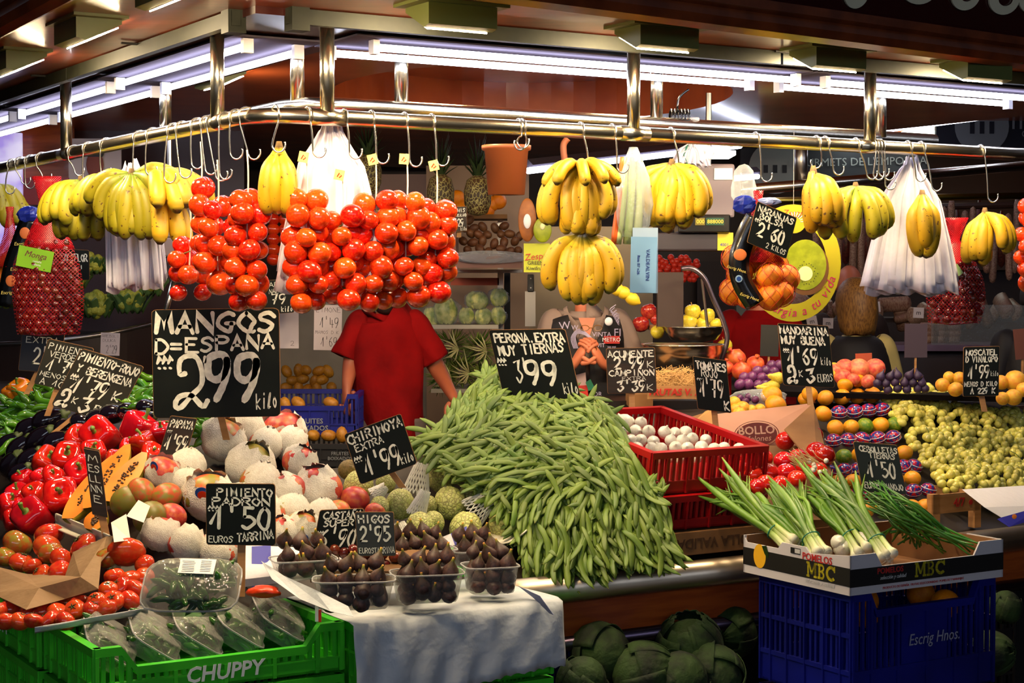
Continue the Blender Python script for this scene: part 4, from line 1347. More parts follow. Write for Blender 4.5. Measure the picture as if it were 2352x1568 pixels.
# red crates on the brown carton
ur, vr = 1.22, -.03
cr1 = crate('plastic_crate', 'upper red slotted crate full of white bulb onions', S(ur, vr, 1.01), YAW, math.radians(9), .44, .56, .13, red_pl, dips=())
cr2 = crate('plastic_crate', 'lower red slotted crate under the onion crate', S(ur, vr, .90), YAW, math.radians(9), .44, .56, .105, red_pl, dips=())
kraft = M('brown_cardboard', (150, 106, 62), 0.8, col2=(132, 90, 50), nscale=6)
kraft_d = M('dark_print_cardboard', (120, 84, 46), 0.8)  # darker brown cardboard for the box end, trays and carton
bx = thing('cardboard_box', 'flat brown box with printed letters under the red crates', 'box', S(ur, vr - .01, .82), (0, 0, YAW))
MB().box2((0, 0, 0), (.50, .4, .072)).build('carton', kraft, bx, bevel=.003)
face_text(bx, 'BOLLA VALIDA', .25, -.001, .036, .045, M('brown_print', (84, 52, 26), .8), flip=True, bold=.001)
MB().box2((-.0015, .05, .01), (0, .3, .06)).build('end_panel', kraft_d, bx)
# big blue crate + pomelo carton
yaw2 = YAW
cb = S(1.384, -.724, 0)
tb = crate('plastic_crate', 'tall dark blue slotted crate with white script under the pomelo box', S(1.41, -.705, .50), YAW, 0, .54, .385, .30, blue_pl, dip=(.12, .16, .16), dips=('front',), plain_mid=.17)
face_text(tb, 'Escrig Hnos.', .30, -.0066, .155, .046, M('white_crate_print', (150, 150, 170), .5), shear=.2, xs=.85)
for k in range(1, 3):
 crate('plastic_crate', ('second dark blue crate from the top of the stack at lower right', 'lowest dark blue crate of the stack at lower right')[k - 1], S(1.41, -.705, .50 - .245 * k), YAW, 0, .54, .385, .23, blue_pl, dips=())
for i, (x, y) in enumerate(((.42, .05), (.12, .06), (.47, .2), (.25, .2))):
 o = ins('orange', ORA, S(1.41, -.705, 0) + Vector((R_[0], R_[1], 0)) * x + Vector((L_[0], L_[1], 0)) * (y + .02) + Vector((0, 0, .725)), rrot(), .042)
 tag(o, 'netted orange inside the tall dark blue crate', 'orange', 'oranges in the dark blue crate')
bxw = M('white_carton', (205, 200, 205), 0.6)
bxb = M('black_carton_print', (26, 24, 24), 0.5)
inner = M('carton_inside', (140, 96, 56), 0.8)
pc = thing('pomelo_carton', 'white and black fruit carton marked POMELOS MBC, filled with spring onions', 'box', S(1.384, -.724, .803), (0, 0, YAW))
W, Dp, Hh = .58, .45, .108
e = .005
def carton_side(nm, A, B, nrm, prof):
 A, B = Vector(A), Vector(B); nn = Vector(nrm)
 n = len(prof)
 out = [A + (B - A) * s_ + Vector((0, 0, z)) for s_, z in prof] + [B, A]
 m = MB()
 k = len(prof)
 lo = [A + (B - A) * s_ for s_, z in prof]
 hi = [A + (B - A) * s_ + Vector((0, 0, z)) for s_, z in prof]
 for i in range(k - 1):
  q = [lo[i], lo[i + 1], hi[i + 1], hi[i]]
  q += [v + nn * e for v in q]
  m.add(q, [(0, 1, 2, 3), (7, 6, 5, 4), (0, 4, 5, 1), (1, 5, 6, 2), (2, 6, 7, 3), (3, 7, 4, 0)])
 return m.build(nm, bxw, pc)
fr = [(0, Hh), (.16, Hh), (.2, Hh * .66), (.8, Hh * .66), (.84, Hh), (1, Hh)]
carton_side('front_side', (0, 0, 0), (W, 0, 0), (0, 1, 0), fr)
carton_side('back_side', (0, Dp, 0), (W, Dp, 0), (0, -1, 0), fr)
lf = [(0, Hh), (.36, Hh * .86), (.40, Hh), (.62, Hh), (.66, Hh * .82), (.97, Hh * .82), (1, Hh)]
carton_side('left_side', (0, 0, 0), (0, Dp, 0), (1, 0, 0), lf)
carton_side('right_side', (W, 0, 0), (W, Dp, 0), (-1, 0, 0), [(0, Hh), (.3, Hh), (.34, Hh * .8), (.66, Hh * .8), (.7, Hh), (1, Hh)])
MB().box2((.006, .006, 0), (W - .006, Dp - .006, .006)).build('bottom', inner, pc)
for nm, a, b in (('inner_lining', (.0065, .0065, .006), (W - .0065, .009, Hh * .6)), ('inner_lining', (.0065, Dp - .009, .006), (W - .0065, Dp - .0065, Hh * 1.0)), ('inner_lining', (W - .009, .009, .006), (W - .0065, Dp - .009, Hh * .98)), ('inner_lining', (.0065, .009, .006), (.009, Dp - .009, Hh * .8))):
 MB().box2(a, b).build(nm, inner, pc)
MB().box2((.0, -.0012, Hh * .2), (W, 0, Hh * .65)).build('black_band', bxb, pc)
MB().box2((-.0012, -.0012, Hh * .22), (0, Dp, Hh * .68)).build('black_band', bxb, pc)
mred = M('red_carton_print', (190, 44, 40), .5)
myel = M('yellow_carton_print', (214, 200, 40), .5)
mwh = M('white_carton_print', (200, 200, 200), .5)
def slabserif(parent, T, h, mat):
 """MBC in heavy slab letters"""
 m = MB()
 def bar(x0, y0, x1, y1):
  q = [(x0, y0), (x1, y0), (x1, y1), (x0, y1)]
  m.add([T @ Vector((x * h, y * h, .0012)) for x, y in q], [(0, 1, 2, 3)])
 # M
 bar(.02, 0, .34, .14); bar(.1, .1, .26, .9); bar(.02, .86, .30, 1)
 m.add([T @ Vector((x * h, y * h, .0012)) for x, y in ((.16, 1), (.32, 1), (.56, .4), (.46, .2))], [(0, 1, 2, 3)])
 m.add([T @ Vector((x * h, y * h, .0012)) for x, y in ((.46, .2), (.56, .4), (.80, 1), (.96, 1), (.62, .2))], [(0, 1, 2, 3, 4)])
 bar(.80, .1, .98, .9); bar(.74, 0, 1.06, .14); bar(.80, .86, 1.06, 1)
 # B
 bar(1.12, 0, 1.5, .15); bar(1.12, .85, 1.5, 1); bar(1.2, .1, 1.38, .9); bar(1.3, .44, 1.5, .57)
 for cy, r in ((.74, .26), (.27, .28)):
  ringm(r * h, r * h * .45, T @ Matrix.Translation((1.5 * h, cy * h, .0012)), .0004, 14, -PI / 2, PI / 2).build('lettering', mat, parent)
 # C
 ringm(.5 * h, .5 * h * .58, T @ Matrix.Translation((2.42 * h, .5 * h, .0012)), .0004, 24, PI * .22, PI * 1.75, 1.0).build('lettering', mat, parent)
 bar(2.68, .6, 2.8, 1.0)
 m.build('lettering', mat, parent)
slabserif(pc, plane_T((.235, 0, Hh * .27), (1, 0, 0), (0, 0, 1)), .041, myel)
slabserif(pc, plane_T((0, .175, Hh * .26), (0, -1, 0), (0, 0, 1)), .042, myel)
face_text(pc, 'POMELOS', .145, -.0016, Hh * .53, .022, mred, bold=.0004)
face_text(pc, 'selección y calidad', .155, -.0016, Hh * .36, .015, mwh, shear=.3, xs=.85)
face_text(pc, 'PRODUCTO DE ESPAÑA  FRUTAS SELECCIONADAS  POMELOS Y NARANJAS', .27, -.0016, Hh * .1, .009, mred)
print_text('lettering', 'POMELOS', plane_T((-.0016, .13, Hh * .76), (0, -1, 0), (0, 0, 1)), .028, mred, pc, bold=.0004)
print_text('lettering', 'selección y calidad', plane_T((-.0016, .12, Hh * .16), (0, -1, 0), (0, 0, 1)), .016, mwh, pc, shear=.3)
MB().lathe([(.030, 0), (.030, .0008)], 28, mat=plane_T((-.0012, Dp - .075, Hh * .52), (0, -1, 0), (0, 0, 1)) @ Matrix.Diagonal((.9, 1.15, 1, 1))).build('printed_pomelo', M('printed_pomelo_yellow', (236, 178, 34), .5), pc)
MB().slab([plane_T((-.0022, Dp - .075, Hh * .52), (0, -1, 0), (0, 0, 1)) @ Vector(q) for q in ((.01, .03, 0), (.03, .034, 0), (.04, .012, 0), (.038, -.004, 0), (.022, .01, 0))], (0, 0, .0005)).build('printed_leaf', M('printed_leaf_green', (40, 70, 20), .5), pc)
MB().box2((-.0022, .20, Hh * .78), (-.001, .24, Hh * .93)).build('small_label', bxb, pc)
MB().box2((-.0024, .20, Hh * .80), (-.0022, .222, Hh * .91)).build('small_label', mwh, pc)
# spring onions in that carton
leaf_g = M('spring_onion_green', (112, 152, 50), 0.38, col2=(74, 120, 36), nscale=10, rand=.3, stretch=(1, 1, .3),
 attr=[(0.0, (226, 226, 200), 1), (.12, (214, 220, 170), 1), (.3, (160, 190, 84), .8), (.42, (0, 0, 0), 0), (.93, (0, 0, 0), 0), (1.0, (170, 170, 70), .5)])
bulb_w = M('white_onion_skin', (232, 230, 218), 0.28, col2=(214, 210, 190), nscale=10, rand=.06, coat=.3)
band_m = M('teal_rubber_band', (20, 120, 96), 0.4)
def onion_bunch(base, tip, n, spread, label, bulb=.017, seed=0, thick=.0098, band=True):
 random.seed(300 + seed)
 base, tip = Vector(base), Vector(tip)
 t = thing('spring_onion_bunch', label, 'spring onions', base, None, 'spring onion bunches in the pomelo carton')
 D_ = tip - base; L = D_.length; dn = D_.normalized()
 sx = dn.cross(Vector((0, -1, 0))).normalized(); sy = dn.cross(sx)
 for i in range(n):
  a = rnd(-1, 1); b = rnd(-1, 1); ln = rnd(.78, 1.05)
  p0 = sx * a * .022 + sy * b * .016
  p1 = dn * L * .22 + sx * a * .016 + sy * b * .012
  p2 = dn * L * .6 * ln + sx * (a * spread * .5 + rnd(-.01, .01)) + sy * b * .03
  p3 = dn * L * ln + sx * (a * spread + rnd(-.02, .02)) + sy * b * .05 + Vector((0, 0, rnd(-.03, .01)))
  pts = smooth_pts([p0, p1, p2, p3], 5)
  k = len(pts)
  rr = []
  for j in range(k):
   s_ = j / (k - 1)
   r = thick * (.9 if s_ < .3 else (.75 + .35 * math.sin((s_ - .3) / .7 * PI))) * (1 - .75 * max(0, s_ - .8) / .2)
   if s_ < .12:
    r = bulb * (.55 + .45 * math.sin(min(1, (s_ + .02) / .09) * PI * .75))
   rr.append(max(.001, r))
  MB().tube(pts, rr, 7, flat=1.0).build('stalk', leaf_g, t, True)
  # side leaves fork off
  for q in range(2):
   f0 = pts[int(k * .42)]
   f1 = f0 + dn * L * .28 * ln + sx * rnd(-.025, .025) + sy * rnd(-.02, .02)
   f2 = f0 + dn * L * rnd(.45, .6) * ln + sx * rnd(-.07, .07) + sy * rnd(-.03, .04)
   MB().tube(smooth_pts([f0, f1, f2], 5), [thick * .5, thick * .6, thick * .62, thick * .6, thick * .6, thick * .55, thick * .5, thick * .42, thick * .32, thick * .2, .0008], 6,
 tv=[.5 + .05 * j for j in range(11)]).build('leaf', leaf_g, t, True)
 if band:
  c = dn * L * .2
  ring = [c + sx * (.026 * math.cos(x)) + sy * (.021 * math.sin(x)) for x in [2 * PI * j / 20 for j in range(21)]]
  MB().tube(ring, .002, 6).build('rubber_band', band_m, t, True)
 return t
def crt(x, y, z):
 return pc.location + Vector((R_[0], R_[1], 0)) * x + Vector((L_[0], L_[1], 0)) * y + Vector((0, 0, z))
Yf = 4.85
onion_bunch(crt(.06, .30, .085), P(1620, 1075, 5.25), 12, .07, 'leftmost spring onion bunch fanning out past the carton edge', seed=1)
onion_bunch(crt(.04, .16, .085), P(1775, 1090, 5.1), 10, .055, 'spring onion bunch with dark teal band, second from the left', seed=2)
onion_bunch(crt(.14, .10, .085), P(1850, 1065, 5.15), 11, .05, 'middle upright spring onion bunch in the pomelo carton', seed=3)
onion_bunch(crt(.17, .03, .08), P(1905, 1075, 5.05), 12, .06, 'tall spring onion bunch at the near corner of the carton', seed=4)
onion_bunch(crt(.10, .22, .06), P(1725, 1130, 5.1), 8, .05, 'short spring onion bunch between the two left bunches', seed=6)
# chive-like darker bunch lying to the right
chive = M('dark_chive_green', (44, 104, 22), 0.4, col2=(66, 128, 30), nscale=8, rand=.3)
random.seed(77)
for bi, (bx0, tx, lab) in enumerate((((.50, .14), (1990, 1120), 'dark thin-leaved green bunch lying against the right side of the carton'), ((.46, .30), (2010, 1160), 'second dark thin-leaved bunch behind the first'))):
 t = thing('chive_bunch', lab, 'greens', crt(*bx0, .07), None, 'dark green bunches in the pomelo carton')
 o = Vector(t.location)
 for i in range(26):
  e0 = crt(bx0[0] + rnd(-.02, .06), bx0[1] + rnd(-.12, .1), .05 + rnd(0, .05)) - o
  mid = P(2080 + rnd(-25, 35), 1185 + rnd(-30, 30), 4.98 + bi * .1 + rnd(-.05, .05)) - o
  e1 = P(tx[0] + rnd(-40, 40), tx[1] + rnd(-20, 30), 5.1 + bi * .08) - o
  MB().tube(smooth_pts([e0, mid, e1], 6), [.0028, .003, .0032, .0034, .0034, .0034, .0034, .0034, .0032, .003, .0026, .002, .001], 5).build('stalk', chive, t, True)
# loose bulbs
for i, (x, y, r) in enumerate(((1935, 1260, 22), (1988, 1240, 24), (2005, 1285, 24), (2030, 1290, 22), (1925, 1245, 18))):
 q = P(x, y, 4.82)
 m = MB().lathe([(.001, -1), (.5, -.85), (.9, -.35), (1, 0), (.85, .5), (.5, .82), (.18, 1.02), (.1, 1.3)], 14)
 if i == 0:
  BULB = m.mesh('bulb', bulb_w, True)
 o = ins('onion_bulb', BULB, q, Matrix.Rotation(rnd(-1.2, 1.2), 3, 'Y') @ Matrix.Rotation(rnd(.5, 1.5), 3, 'X'), mpx(r, 4.82))
 tag(o, 'large white onion bulb lying among the spring onions in the pomelo carton', 'onion', 'loose bulbs in the pomelo carton')
# green beans
bean_m = M('flat_green_bean_skin', (104, 126, 40), 0.5, col2=(76, 104, 28), nscale=9, rand=.22, attr=[(0, (150, 150, 70), .8), (.05, (0, 0, 0), 0), (.96, (0, 0, 0), 0), (1, (60, 90, 30), .8)])
def bean_mesh(L, curve, tw, seed):
 random.seed(400 + seed)
 n = 12; pts = []
 for i in range(n + 1):
  s_ = i / n
  pts.append(Vector(((s_ - .5) * L, curve * L * (math.sin(s_ * PI) - .6), .06 * L * math.sin(s_ * 5 + seed) * tw)))
 rr = []
 for i in range(n + 1):
  s_ = i / n
  w = .0078 * math.sin(min(1, s_ / .16) * PI / 2) ** .8 * math.sin(min(1, (1 - s_) / .16) * PI / 2) ** .8 * (1 + .08 * math.sin(s_ * 34))
  rr.append(max(.0008, w))
 rr[0] = .0012
 m = MB().tube(pts, rr, 8, flat=.36, side=(0, 0, 1))
 return m
BEANM = [bean_mesh(rnd(.12, .175), c, 1, i) for i, c in enumerate((.03, .12, -.08, .18, -.14, .05))]
BEAN = [b.mesh('green_bean', bean_m, True) for b in BEANM]
def bean_Y(py):
 a = [(820, 5.75), (905, 5.55), (980, 5.27), (1080, 5.08), (1250, 4.96), (1310, 4.92)]
 for (y0, d0), (y1, d1) in zip(a, a[1:]):
  if y0 <= py <= y1:
   return d0 + (d1 - d0) * (py - y0) / (y1 - y0)
 return a[0][1] if py < 820 else a[-1][1]
bean_poly = [(1130, 838), (1150, 905), (1310, 905), (1375, 935), (1420, 985), (1450, 1040), (1490, 1110), (1520, 1180), (1548, 1262), (1400, 1285), (1215, 1306), (1195, 1210), (1150, 1130), (1060, 1085), (1035, 1050), (965, 1022), (1010, 985), (1060, 925), (1095, 875)]
# body of the heap
bs = []
cx_, cy_ = 1280, 1080
core = MB()
rings = [1.0, .93, .8, .6, .35, .02]
pv = []
for k, s_ in enumerate(rings):
 for (x, y) in bean_poly:
  X, Y = cx_ + (x - cx_) * s_, cy_ + (y - cy_) * s_
  back = .16 if k == 0 else (.10 if k == 1 else .06)
  pv.append(P(X, Y, bean_Y(Y) + back))
n = len(bean_poly)
core.add(pv, [(k * n + i, k * n + (i + 1) % n, (k + 1) * n + (i + 1) % n, (k + 1) * n + i) for k in range(len(rings) - 1) for i in range(n)])
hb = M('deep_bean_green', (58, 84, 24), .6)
random.seed(55)
def bean_dir(px, py):
 """lie of a bean: near the counter edge they point down the slope, higher up they lie across"""
 low = max(0, min(1, (py - 1090) / 90))
 up_ = max(0, min(1, (930 - py) / 40))
 a = rnd(-.9, .9) * (1 - low) + (PI / 2 + rnd(-.35, .35) + (px - 1300) / 900) * low
 if low < .5 and random.random() < .55:
  a = rnd(-PI / 2, PI / 2)
  if low < .2:
   a = -.45 + rnd(-.6, .6) if px > 1250 else .5 + rnd(-.6, .6)
 if px < 1130 and py < 1000:
  a = 1.0 + rnd(-.4, .4)
 if px > 1380 and py > 950 and low < .6:
  a = -1.0 + rnd(-.35, .35)
 return a
def bean_rot(px, py):
 a = bean_dir(px, py)
 # local slope frame: surface rises away from the viewer
 ex = Vector((1, .1, 0)).normalized(); ey = Vector((0, .6, .8))
 x = (ex * math.cos(a) + ey * math.sin(a)) + Vector((0, 0, rnd(-.12, .12)))
 nrm = Vector((rnd(-.5, .5), -.8, .6 + rnd(-.3, .3)))
 return frame_from(x, nrm)
pts = fill(bean_poly, 16, .62, .5)
random.shuffle(pts)
stuff = MB()
hv = [Vector(v) for v in core.v]
for (x, y) in pts:
 for rep in range(2):
  k = random.randrange(6); R3 = bean_rot(x, y); c = P(x + rnd(-9, 9), y + rnd(-6, 6), bean_Y(y) + .005 + rep * .022); s3 = rnd(.95, 1.2)
  b = BEANM[k]
  stuff.add([R3 @ (Vector(v) * s3) + c for v in b.v], b.f, b.t)
bh = stuff.build('green_bean_heap', bean_m, None, True, kind='stuff')
tag(bh, 'big heap of flat green beans under the PERONA price board', 'beans')
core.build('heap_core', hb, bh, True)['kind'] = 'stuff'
random.seed(56)
top_pts = fill(bean_poly, 25, .72, .5)
random.shuffle(top_pts)
for (x, y) in top_pts[:298]:
 o = ins('green_bean', BEAN[random.randrange(6)], P(x, y, bean_Y(y) - rnd(.006, .03)), bean_rot(x, y), rnd(.95, 1.25))
 tag(o, 'single flat green bean lying on top of the bean heap', 'bean', 'green beans on the heap')
# white onions in the red crate
random.seed(60)
crp = [(1405, 962), (1440, 950), (1500, 985), (1560, 975), (1650, 1020), (1720, 1036), (1640, 1048), (1500, 1062), (1430, 1045)]
def onY(py):
 return 5.24 + (1055 - py) * .0035
for (x, y) in fill(crp, 29, .7, .2):
 o = ins('white_onion', BULB, P(x, y, onY(y)), Matrix.Rotation(rnd(.6, 1.8), 3, 'X') @ rotz(rnd(0, 6)) @ Matrix.Rotation(rnd(-.8, .8), 3, 'Y'), .0205 * rnd(.9, 1.1))
 tag(o, 'white bulb onion in the heap inside the upper red crate', 'onion', 'white onions in the red crate')
o = ins('white_onion', BULB, P(1435, 968, 5.5), Matrix.Rotation(-.7, 3, 'Y'), .026); tag(o, 'large white onion with stub of stalk standing on top of the red crate heap', 'onion', 'white onions in the red crate')
# tomatoes before the melon carton
random.seed(61)
red_tom = M('deep_red_tomato_skin', (190, 20, 16), 0.15, col2=(206, 36, 20), nscale=7, rand=.15, coat=.5)
TR = tomato_mesh(.9).mesh('tomato', red_tom, True)
big = [(1754, 1052), (1803, 1012), (1800, 1058), (1840, 1005), (1833, 1050), (1875, 1038), (1870, 1000), (1715, 1062), (1730, 1090), (1768, 1085), (1805, 1085), (1850, 1075), (1880, 1080), (1700, 1078), (1740, 1120), (1795, 1115), (1895, 1045), (1720, 1050), (1760, 1112), (1830, 1100)]
for (x, y) in big:
 Y = 5.5 + (1060 - y) * .006
 o = ins('tomato', TR, P(x, y, Y), look_rot(.7), mpx(23, Y) * rnd(.93, 1.1))
 tag(o, 'deep red tomato in the heap before the melon carton', 'tomato', 'red tomatoes before the melon carton')
tb_ = thing('tomato_bed', 'shallow brown tray under the deep red tomatoes', 'tray', P(1790, 1130, 5.55))
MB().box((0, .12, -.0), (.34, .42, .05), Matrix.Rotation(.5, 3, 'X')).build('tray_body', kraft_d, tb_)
# melon carton
mc = thing('melon_carton', 'open brown carton with oval BOLLO Melones print behind the red tomatoes', 'box', P(1780, 1030, 5.95))
o0 = Vector(mc.location)
def quadp(name, pts, mat, parent, th=.004):
 pts = [p - Vector(parent.location) for p in pts]
 nrm = (pts[1] - pts[0]).cross(pts[-1] - pts[0]).normalized()
 return MB().slab(pts, nrm * -th).build(name, mat, parent)
pinkish = M('pinkish_cardboard', (190, 140, 116), .75, col2=(176, 126, 102), nscale=5)
quadp('back_panel', [P(1645, 1040, 5.85), P(1885, 1060, 5.9), P(1862, 926, 6.1), P(1648, 950, 6.02)], pinkish, mc)
quadp('left_flap', [P(1530, 1010, 5.7), P(1672, 1045, 5.8), P(1635, 942, 6.1), P(1540, 972, 5.9)], kraft, mc)
quadp('left_panel', [P(1575, 985, 5.72), P(1672, 1040, 5.78), P(1636, 938, 6.08), P(1620, 944, 6.1)], M('light_cardboard', (196, 146, 84), .75), mc)
quadp('right_flap', [P(1878, 1080, 5.5), P(1912, 1092, 5.52), P(1868, 925, 6.06), P(1802, 985, 5.8)], kraft, mc)
Tm = plane_T(P(1737, 996, 5.93) - o0 + Vector((0, -.012, 0)), (1, .02, .055), (0, .25, 1))
ov = M('maroon_print', (110, 40, 36), .6)
MB().lathe([(1, 0), (1, .0008)], 40, mat=Tm @ Matrix.Diagonal((mpx(47, 5.93), mpx(27, 5.93), 1, 1))).build('printed_oval', ov, mc)
ringm(mpx(52, 5.93), mpx(50, 5.93), Tm @ Matrix.Diagonal((1, .6, 1, 1)), .0008, 40).build('printed_ring', ov, mc)
print_text('lettering', 'BOLLO', Tm @ Matrix.Translation((0, .012, .0012)), .04, M('pink_letters', (214, 170, 146), .6), mc, bold=.0008)
print_text('lettering', 'Melones', Tm @ Matrix.Translation((0, -.016, .0012)), .028, M('pink_letters', (214, 170, 146), .6), mc, shear=.25)
# garlic-like roots
rt = thing('onion_root_tuft', 'tuft of pale roots and small bulbs lying above the spring onions', 'roots', P(1862, 1066, 5.3))
random.seed(62)
rm_ = M('pale_root', (206, 186, 130), .7)
mm = MB()
for i in range(34):
 a = rnd(-2.2, -.6)
 e0 = Vector((rnd(-.03, .04), 0, rnd(-.015, .015)))
 mm.tube(smooth_pts([e0, e0 + Vector((-.02, -.01, .012)), e0 + Vector((-.045 + rnd(-.01, .01), -.01, .03 + rnd(-.012, .012)))], 3), .0011, 4)
mm.build('root', rm_, rt, kind='stuff')
for i in range(9):
 MB().ball((rnd(-.01, .05), rnd(-.01, .0), rnd(-.03, .012)), .008, 8, 6).build('small_bulb', bulb_w, rt, True)
# mandarins in rows
random.seed(63)
mand_m = M('mandarin_peel', (240, 150, 20), 0.3, col2=(232, 168, 30), nscale=4, bump=.2, bscale=260, rand=.1)
lime_m = M('green_mandarin_peel', (80, 130, 20), 0.3, col2=(150, 160, 30), nscale=3, bump=.2, bscale=260)
MAN = MB().ball((0, 0, 0), 1, 18, 12, (1, 1, .86)).mesh('mandarin', mand_m, True)
MANG = MB().ball((0, 0, 0), 1, 18, 12, (1, 1, .86)).mesh('mandarin', lime_m, True)
wrap_m = M('printed_fruit_wrap', (40, 50, 130), 0.2, col2=(190, 24, 40), nscale=3.2, nlo=.50, nhi=.53, coat=.6)
WRP = MB().ball((0, 0, 0), 1, 18, 10, (1.05, 1.05, .9)).mesh('wrapped_mandarin', wrap_m, True)
wband = M('white_fruit_wrap_stripe', (190, 190, 205), .3)
WB = MB()
for k in range(2):
 WB.tube([(1.02 * math.cos(a) * math.cos(.3 - k * .6), 1.02 * math.sin(a) * math.cos(.3 - k * .6), .9 * math.sin(.3 - k * .6)) for a in [2 * PI * j / 24 for j in range(25)]], .06, 4)
WBM = WB.mesh('wrap_stripe', wband)
def mand(rows):
 for (kind, y, xs, lab) in rows:
  for i, x in enumerate(xs):
   dy = (x - xs[0]) * -.06
   p = HS(x, y + dy, .015)
   r = mpx(19.5, p.y)
   if kind == 'w':
    t = thing('wrapped_mandarin', lab, 'wrapped fruit', p, look_rot(.4), 'wrapped mandarins')
    ins('wrapper', WRP, (0, 0, 0), None, r * .95, t)
    ins('stripe', WBM, (0, 0, 0), None, r * .95, t)
   else:
    o = ins('mandarin', MANG if (kind == 'g' or (kind == 'm2' and i in (2, 4)) or (kind == 'm5' and i == 1)) else MAN, p, look_rot(.6), r * rnd(.96, 1.08))
    gr = o.data is MANG
    tag(o, ('greenish ' if gr else 'orange ') + lab, 'mandarin', ('greenish ' if gr else 'orange ') + lab + 's')
mand([('m', 916, (1852, 1896, 1934, 1969, 2003), 'mandarin in the top row of the stacked display'),
 ('m', 950, (1891,), 'mandarin at the left end of the top wrapped row'),
 ('w', 947, (1927, 1963, 1994, 2026), 'blue and red wrapped mandarin in the top wrapped row'),
 ('m2', 982, (1919, 1955, 1988, 2022, 2055), 'mandarin in the second bare row of the display'),
 ('w', 1012, (1914, 1948, 1981, 2015, 2051), 'blue and red wrapped mandarin in the second wrapped row'),
 ('m5', 1050, (1900, 1938, 1975, 2077), 'mandarin in the row behind the small chalk board'),
 ('w', 1082, (1905, 1939, 1970, 2075, 2100), 'blue and red wrapped mandarin level with the small chalk board'),
 ('m', 1108, (1925, 1960, 2060, 2096), 'mandarin beside the lower edge of the small chalk board'),
 ('w', 1136, (1945, 1985, 2022, 2060, 2098, 2132), 'blue and red wrapped mandarin in the lowest wrapped row'),
 ('m', 1170, (1990, 2028, 2065, 2096, 2124, 2149), 'mandarin in the front row beside the wooden crate')])
random.seed(64)
for (x, y, r) in ((1772, 908, 26), (1782, 930, 26), (1860, 905, 20)):
 o = ins('mandarin', MAN, HS(x, y, .05), look_rot(.6), mpx(r, 6.1)); tag(o, 'large mandarin beside the clear film left of the mandarin rows', 'mandarin', 'large mandarins by the film')
yp = M('yellow_peach_skin', (240, 186, 50), .45, col2=(236, 150, 50), nscale=3, rand=.1)
YPE = MB().ball((0, 0, 0), 1, 16, 10, (1, 1, .92)).mesh('fruit', yp, True)
for (x, y, r) in ((1686, 925, 16), (1705, 938, 18), (1698, 950, 16), (1725, 942, 14), (1745, 940, 14), (1690, 940, 14)):
 o = ins('yellow_plum', YPE, HS(x, y, .03), look_rot(.6), mpx(r, 6.2)); tag(o, 'small yellow plum in the film bag behind the melon carton', 'plum', 'yellow plums behind the melon carton')
fb = crumple((0, 0, 0), .10, .05, .035, 12, 24, 12).build('film_bag', film('clear_crate_film', base=.14, edge=.6), None, True)
fb.location = HS(1745, 915, .02); tag(fb, 'crumpled clear film covering fruit left of the mandarin rows', 'plastic film')
# halved mandarins on top
flesh = M('orange_flesh', (246, 150, 30), .3, col2=(250, 176, 60), nscale=20)
for (x, y, a) in ((1941, 884, .5), (1969, 874, -.3)):
 q = HS(x, y, .05)
 t = thing('halved_mandarin', 'cut mandarin half showing its flesh on the top row', 'mandarin half', q, (-.9, a, 0), 'mandarin halves')
 MB().lathe([(.001, -.8), (.5, -.66), (.85, -.4), (1, 0)], 18, mat=Matrix.Scale(.03, 4)).build('peel', mand_m, t, True)
 MB().lathe([(.92, 0), (.92, .05)], 18, mat=Matrix.Scale(.03, 4)).build('flesh', flesh, t)
 for k in range(8):
  MB().box((.013 * math.cos(k * PI / 4), .013 * math.sin(k * PI / 4), .0018), (.022, .0009, .0006), rotz(k * PI / 4)).build('membrane', M('pale_membrane', (250, 220, 160), .5), t)
# grapes
random.seed(65)
grape_m = M('white_grape_skin', (216, 204, 98), 0.2, col2=(194, 190, 80), nscale=10, rand=.2, coat=.3, sss=.12)
GR = MB().ball((0, 0, 0), 1, 10, 7, (1, 1, 1.08)).mesh('grape', grape_m, True)
stem_m = M('grape_stem', (120, 134, 50), .6)
gpoly = [(2035, 885), (2090, 872), (2130, 880), (2200, 915), (2300, 935), (2375, 930), (2375, 1110), (2250, 1125), (2150, 1110), (2110, 1060), (2075, 1000), (2040, 950)]
cents = [(2062, 912), (2105, 905), (2150, 922), (2085, 955), (2140, 965), (2195, 955), (2250, 960), (2305, 965), (2350, 965), (2125, 1012), (2180, 1005), (2235, 1010), (2290, 1015), (2345, 1015), (2160, 1060), (2215, 1062), (2270, 1065), (2330, 1065), (2190, 1100), (2250, 1098), (2310, 1100)]
GLAB = ['top left of the grape heap beside the mandarins', 'near the top of the grape heap below the figs', 'top of the grape heap below the yellow peaches']
for i, (x, y) in enumerate(cents):
 c = HS(x, y, .035)
 t = thing('grape_bunch', 'white grape bunch in the heap on the right, %s' % ('above the wooden crate' if y > 1040 else ('middle of the heap' if y > 985 else 'along the upper edge')), 'grapes', c, None, 'white grape bunches, %s' % ('lower' if y > 1040 else ('middle' if y > 985 else 'upper')))
 for k in range(42):
  # spots over a flattened mound facing the viewer
  a = rnd(0, 6.28); rr = math.sqrt(random.random()) * .068
  ox, oz = rr * math.cos(a), rr * math.sin(a)
  q = Vector((ox, oz * .85 - .01 - .02 * (1 - (rr / .068) ** 2) + rnd(-.006, .006), oz * .62 + .018 * (1 - (rr / .068) ** 2)))
  ins('grape', GR, q, rrot(), .0148 * rnd(.85, 1.1), t)
 MB().tube(smooth_pts([(0, 0, 0), (.01, -.01, .03), (.03 * rnd(-1, 1), 0, .05)], 3), .0018, 5).build('stem', stem_m, t, True)
gb = thing('grape_bed', 'dark tray lying under the white grapes', 'tray', HS(2210, 1010, -.06))
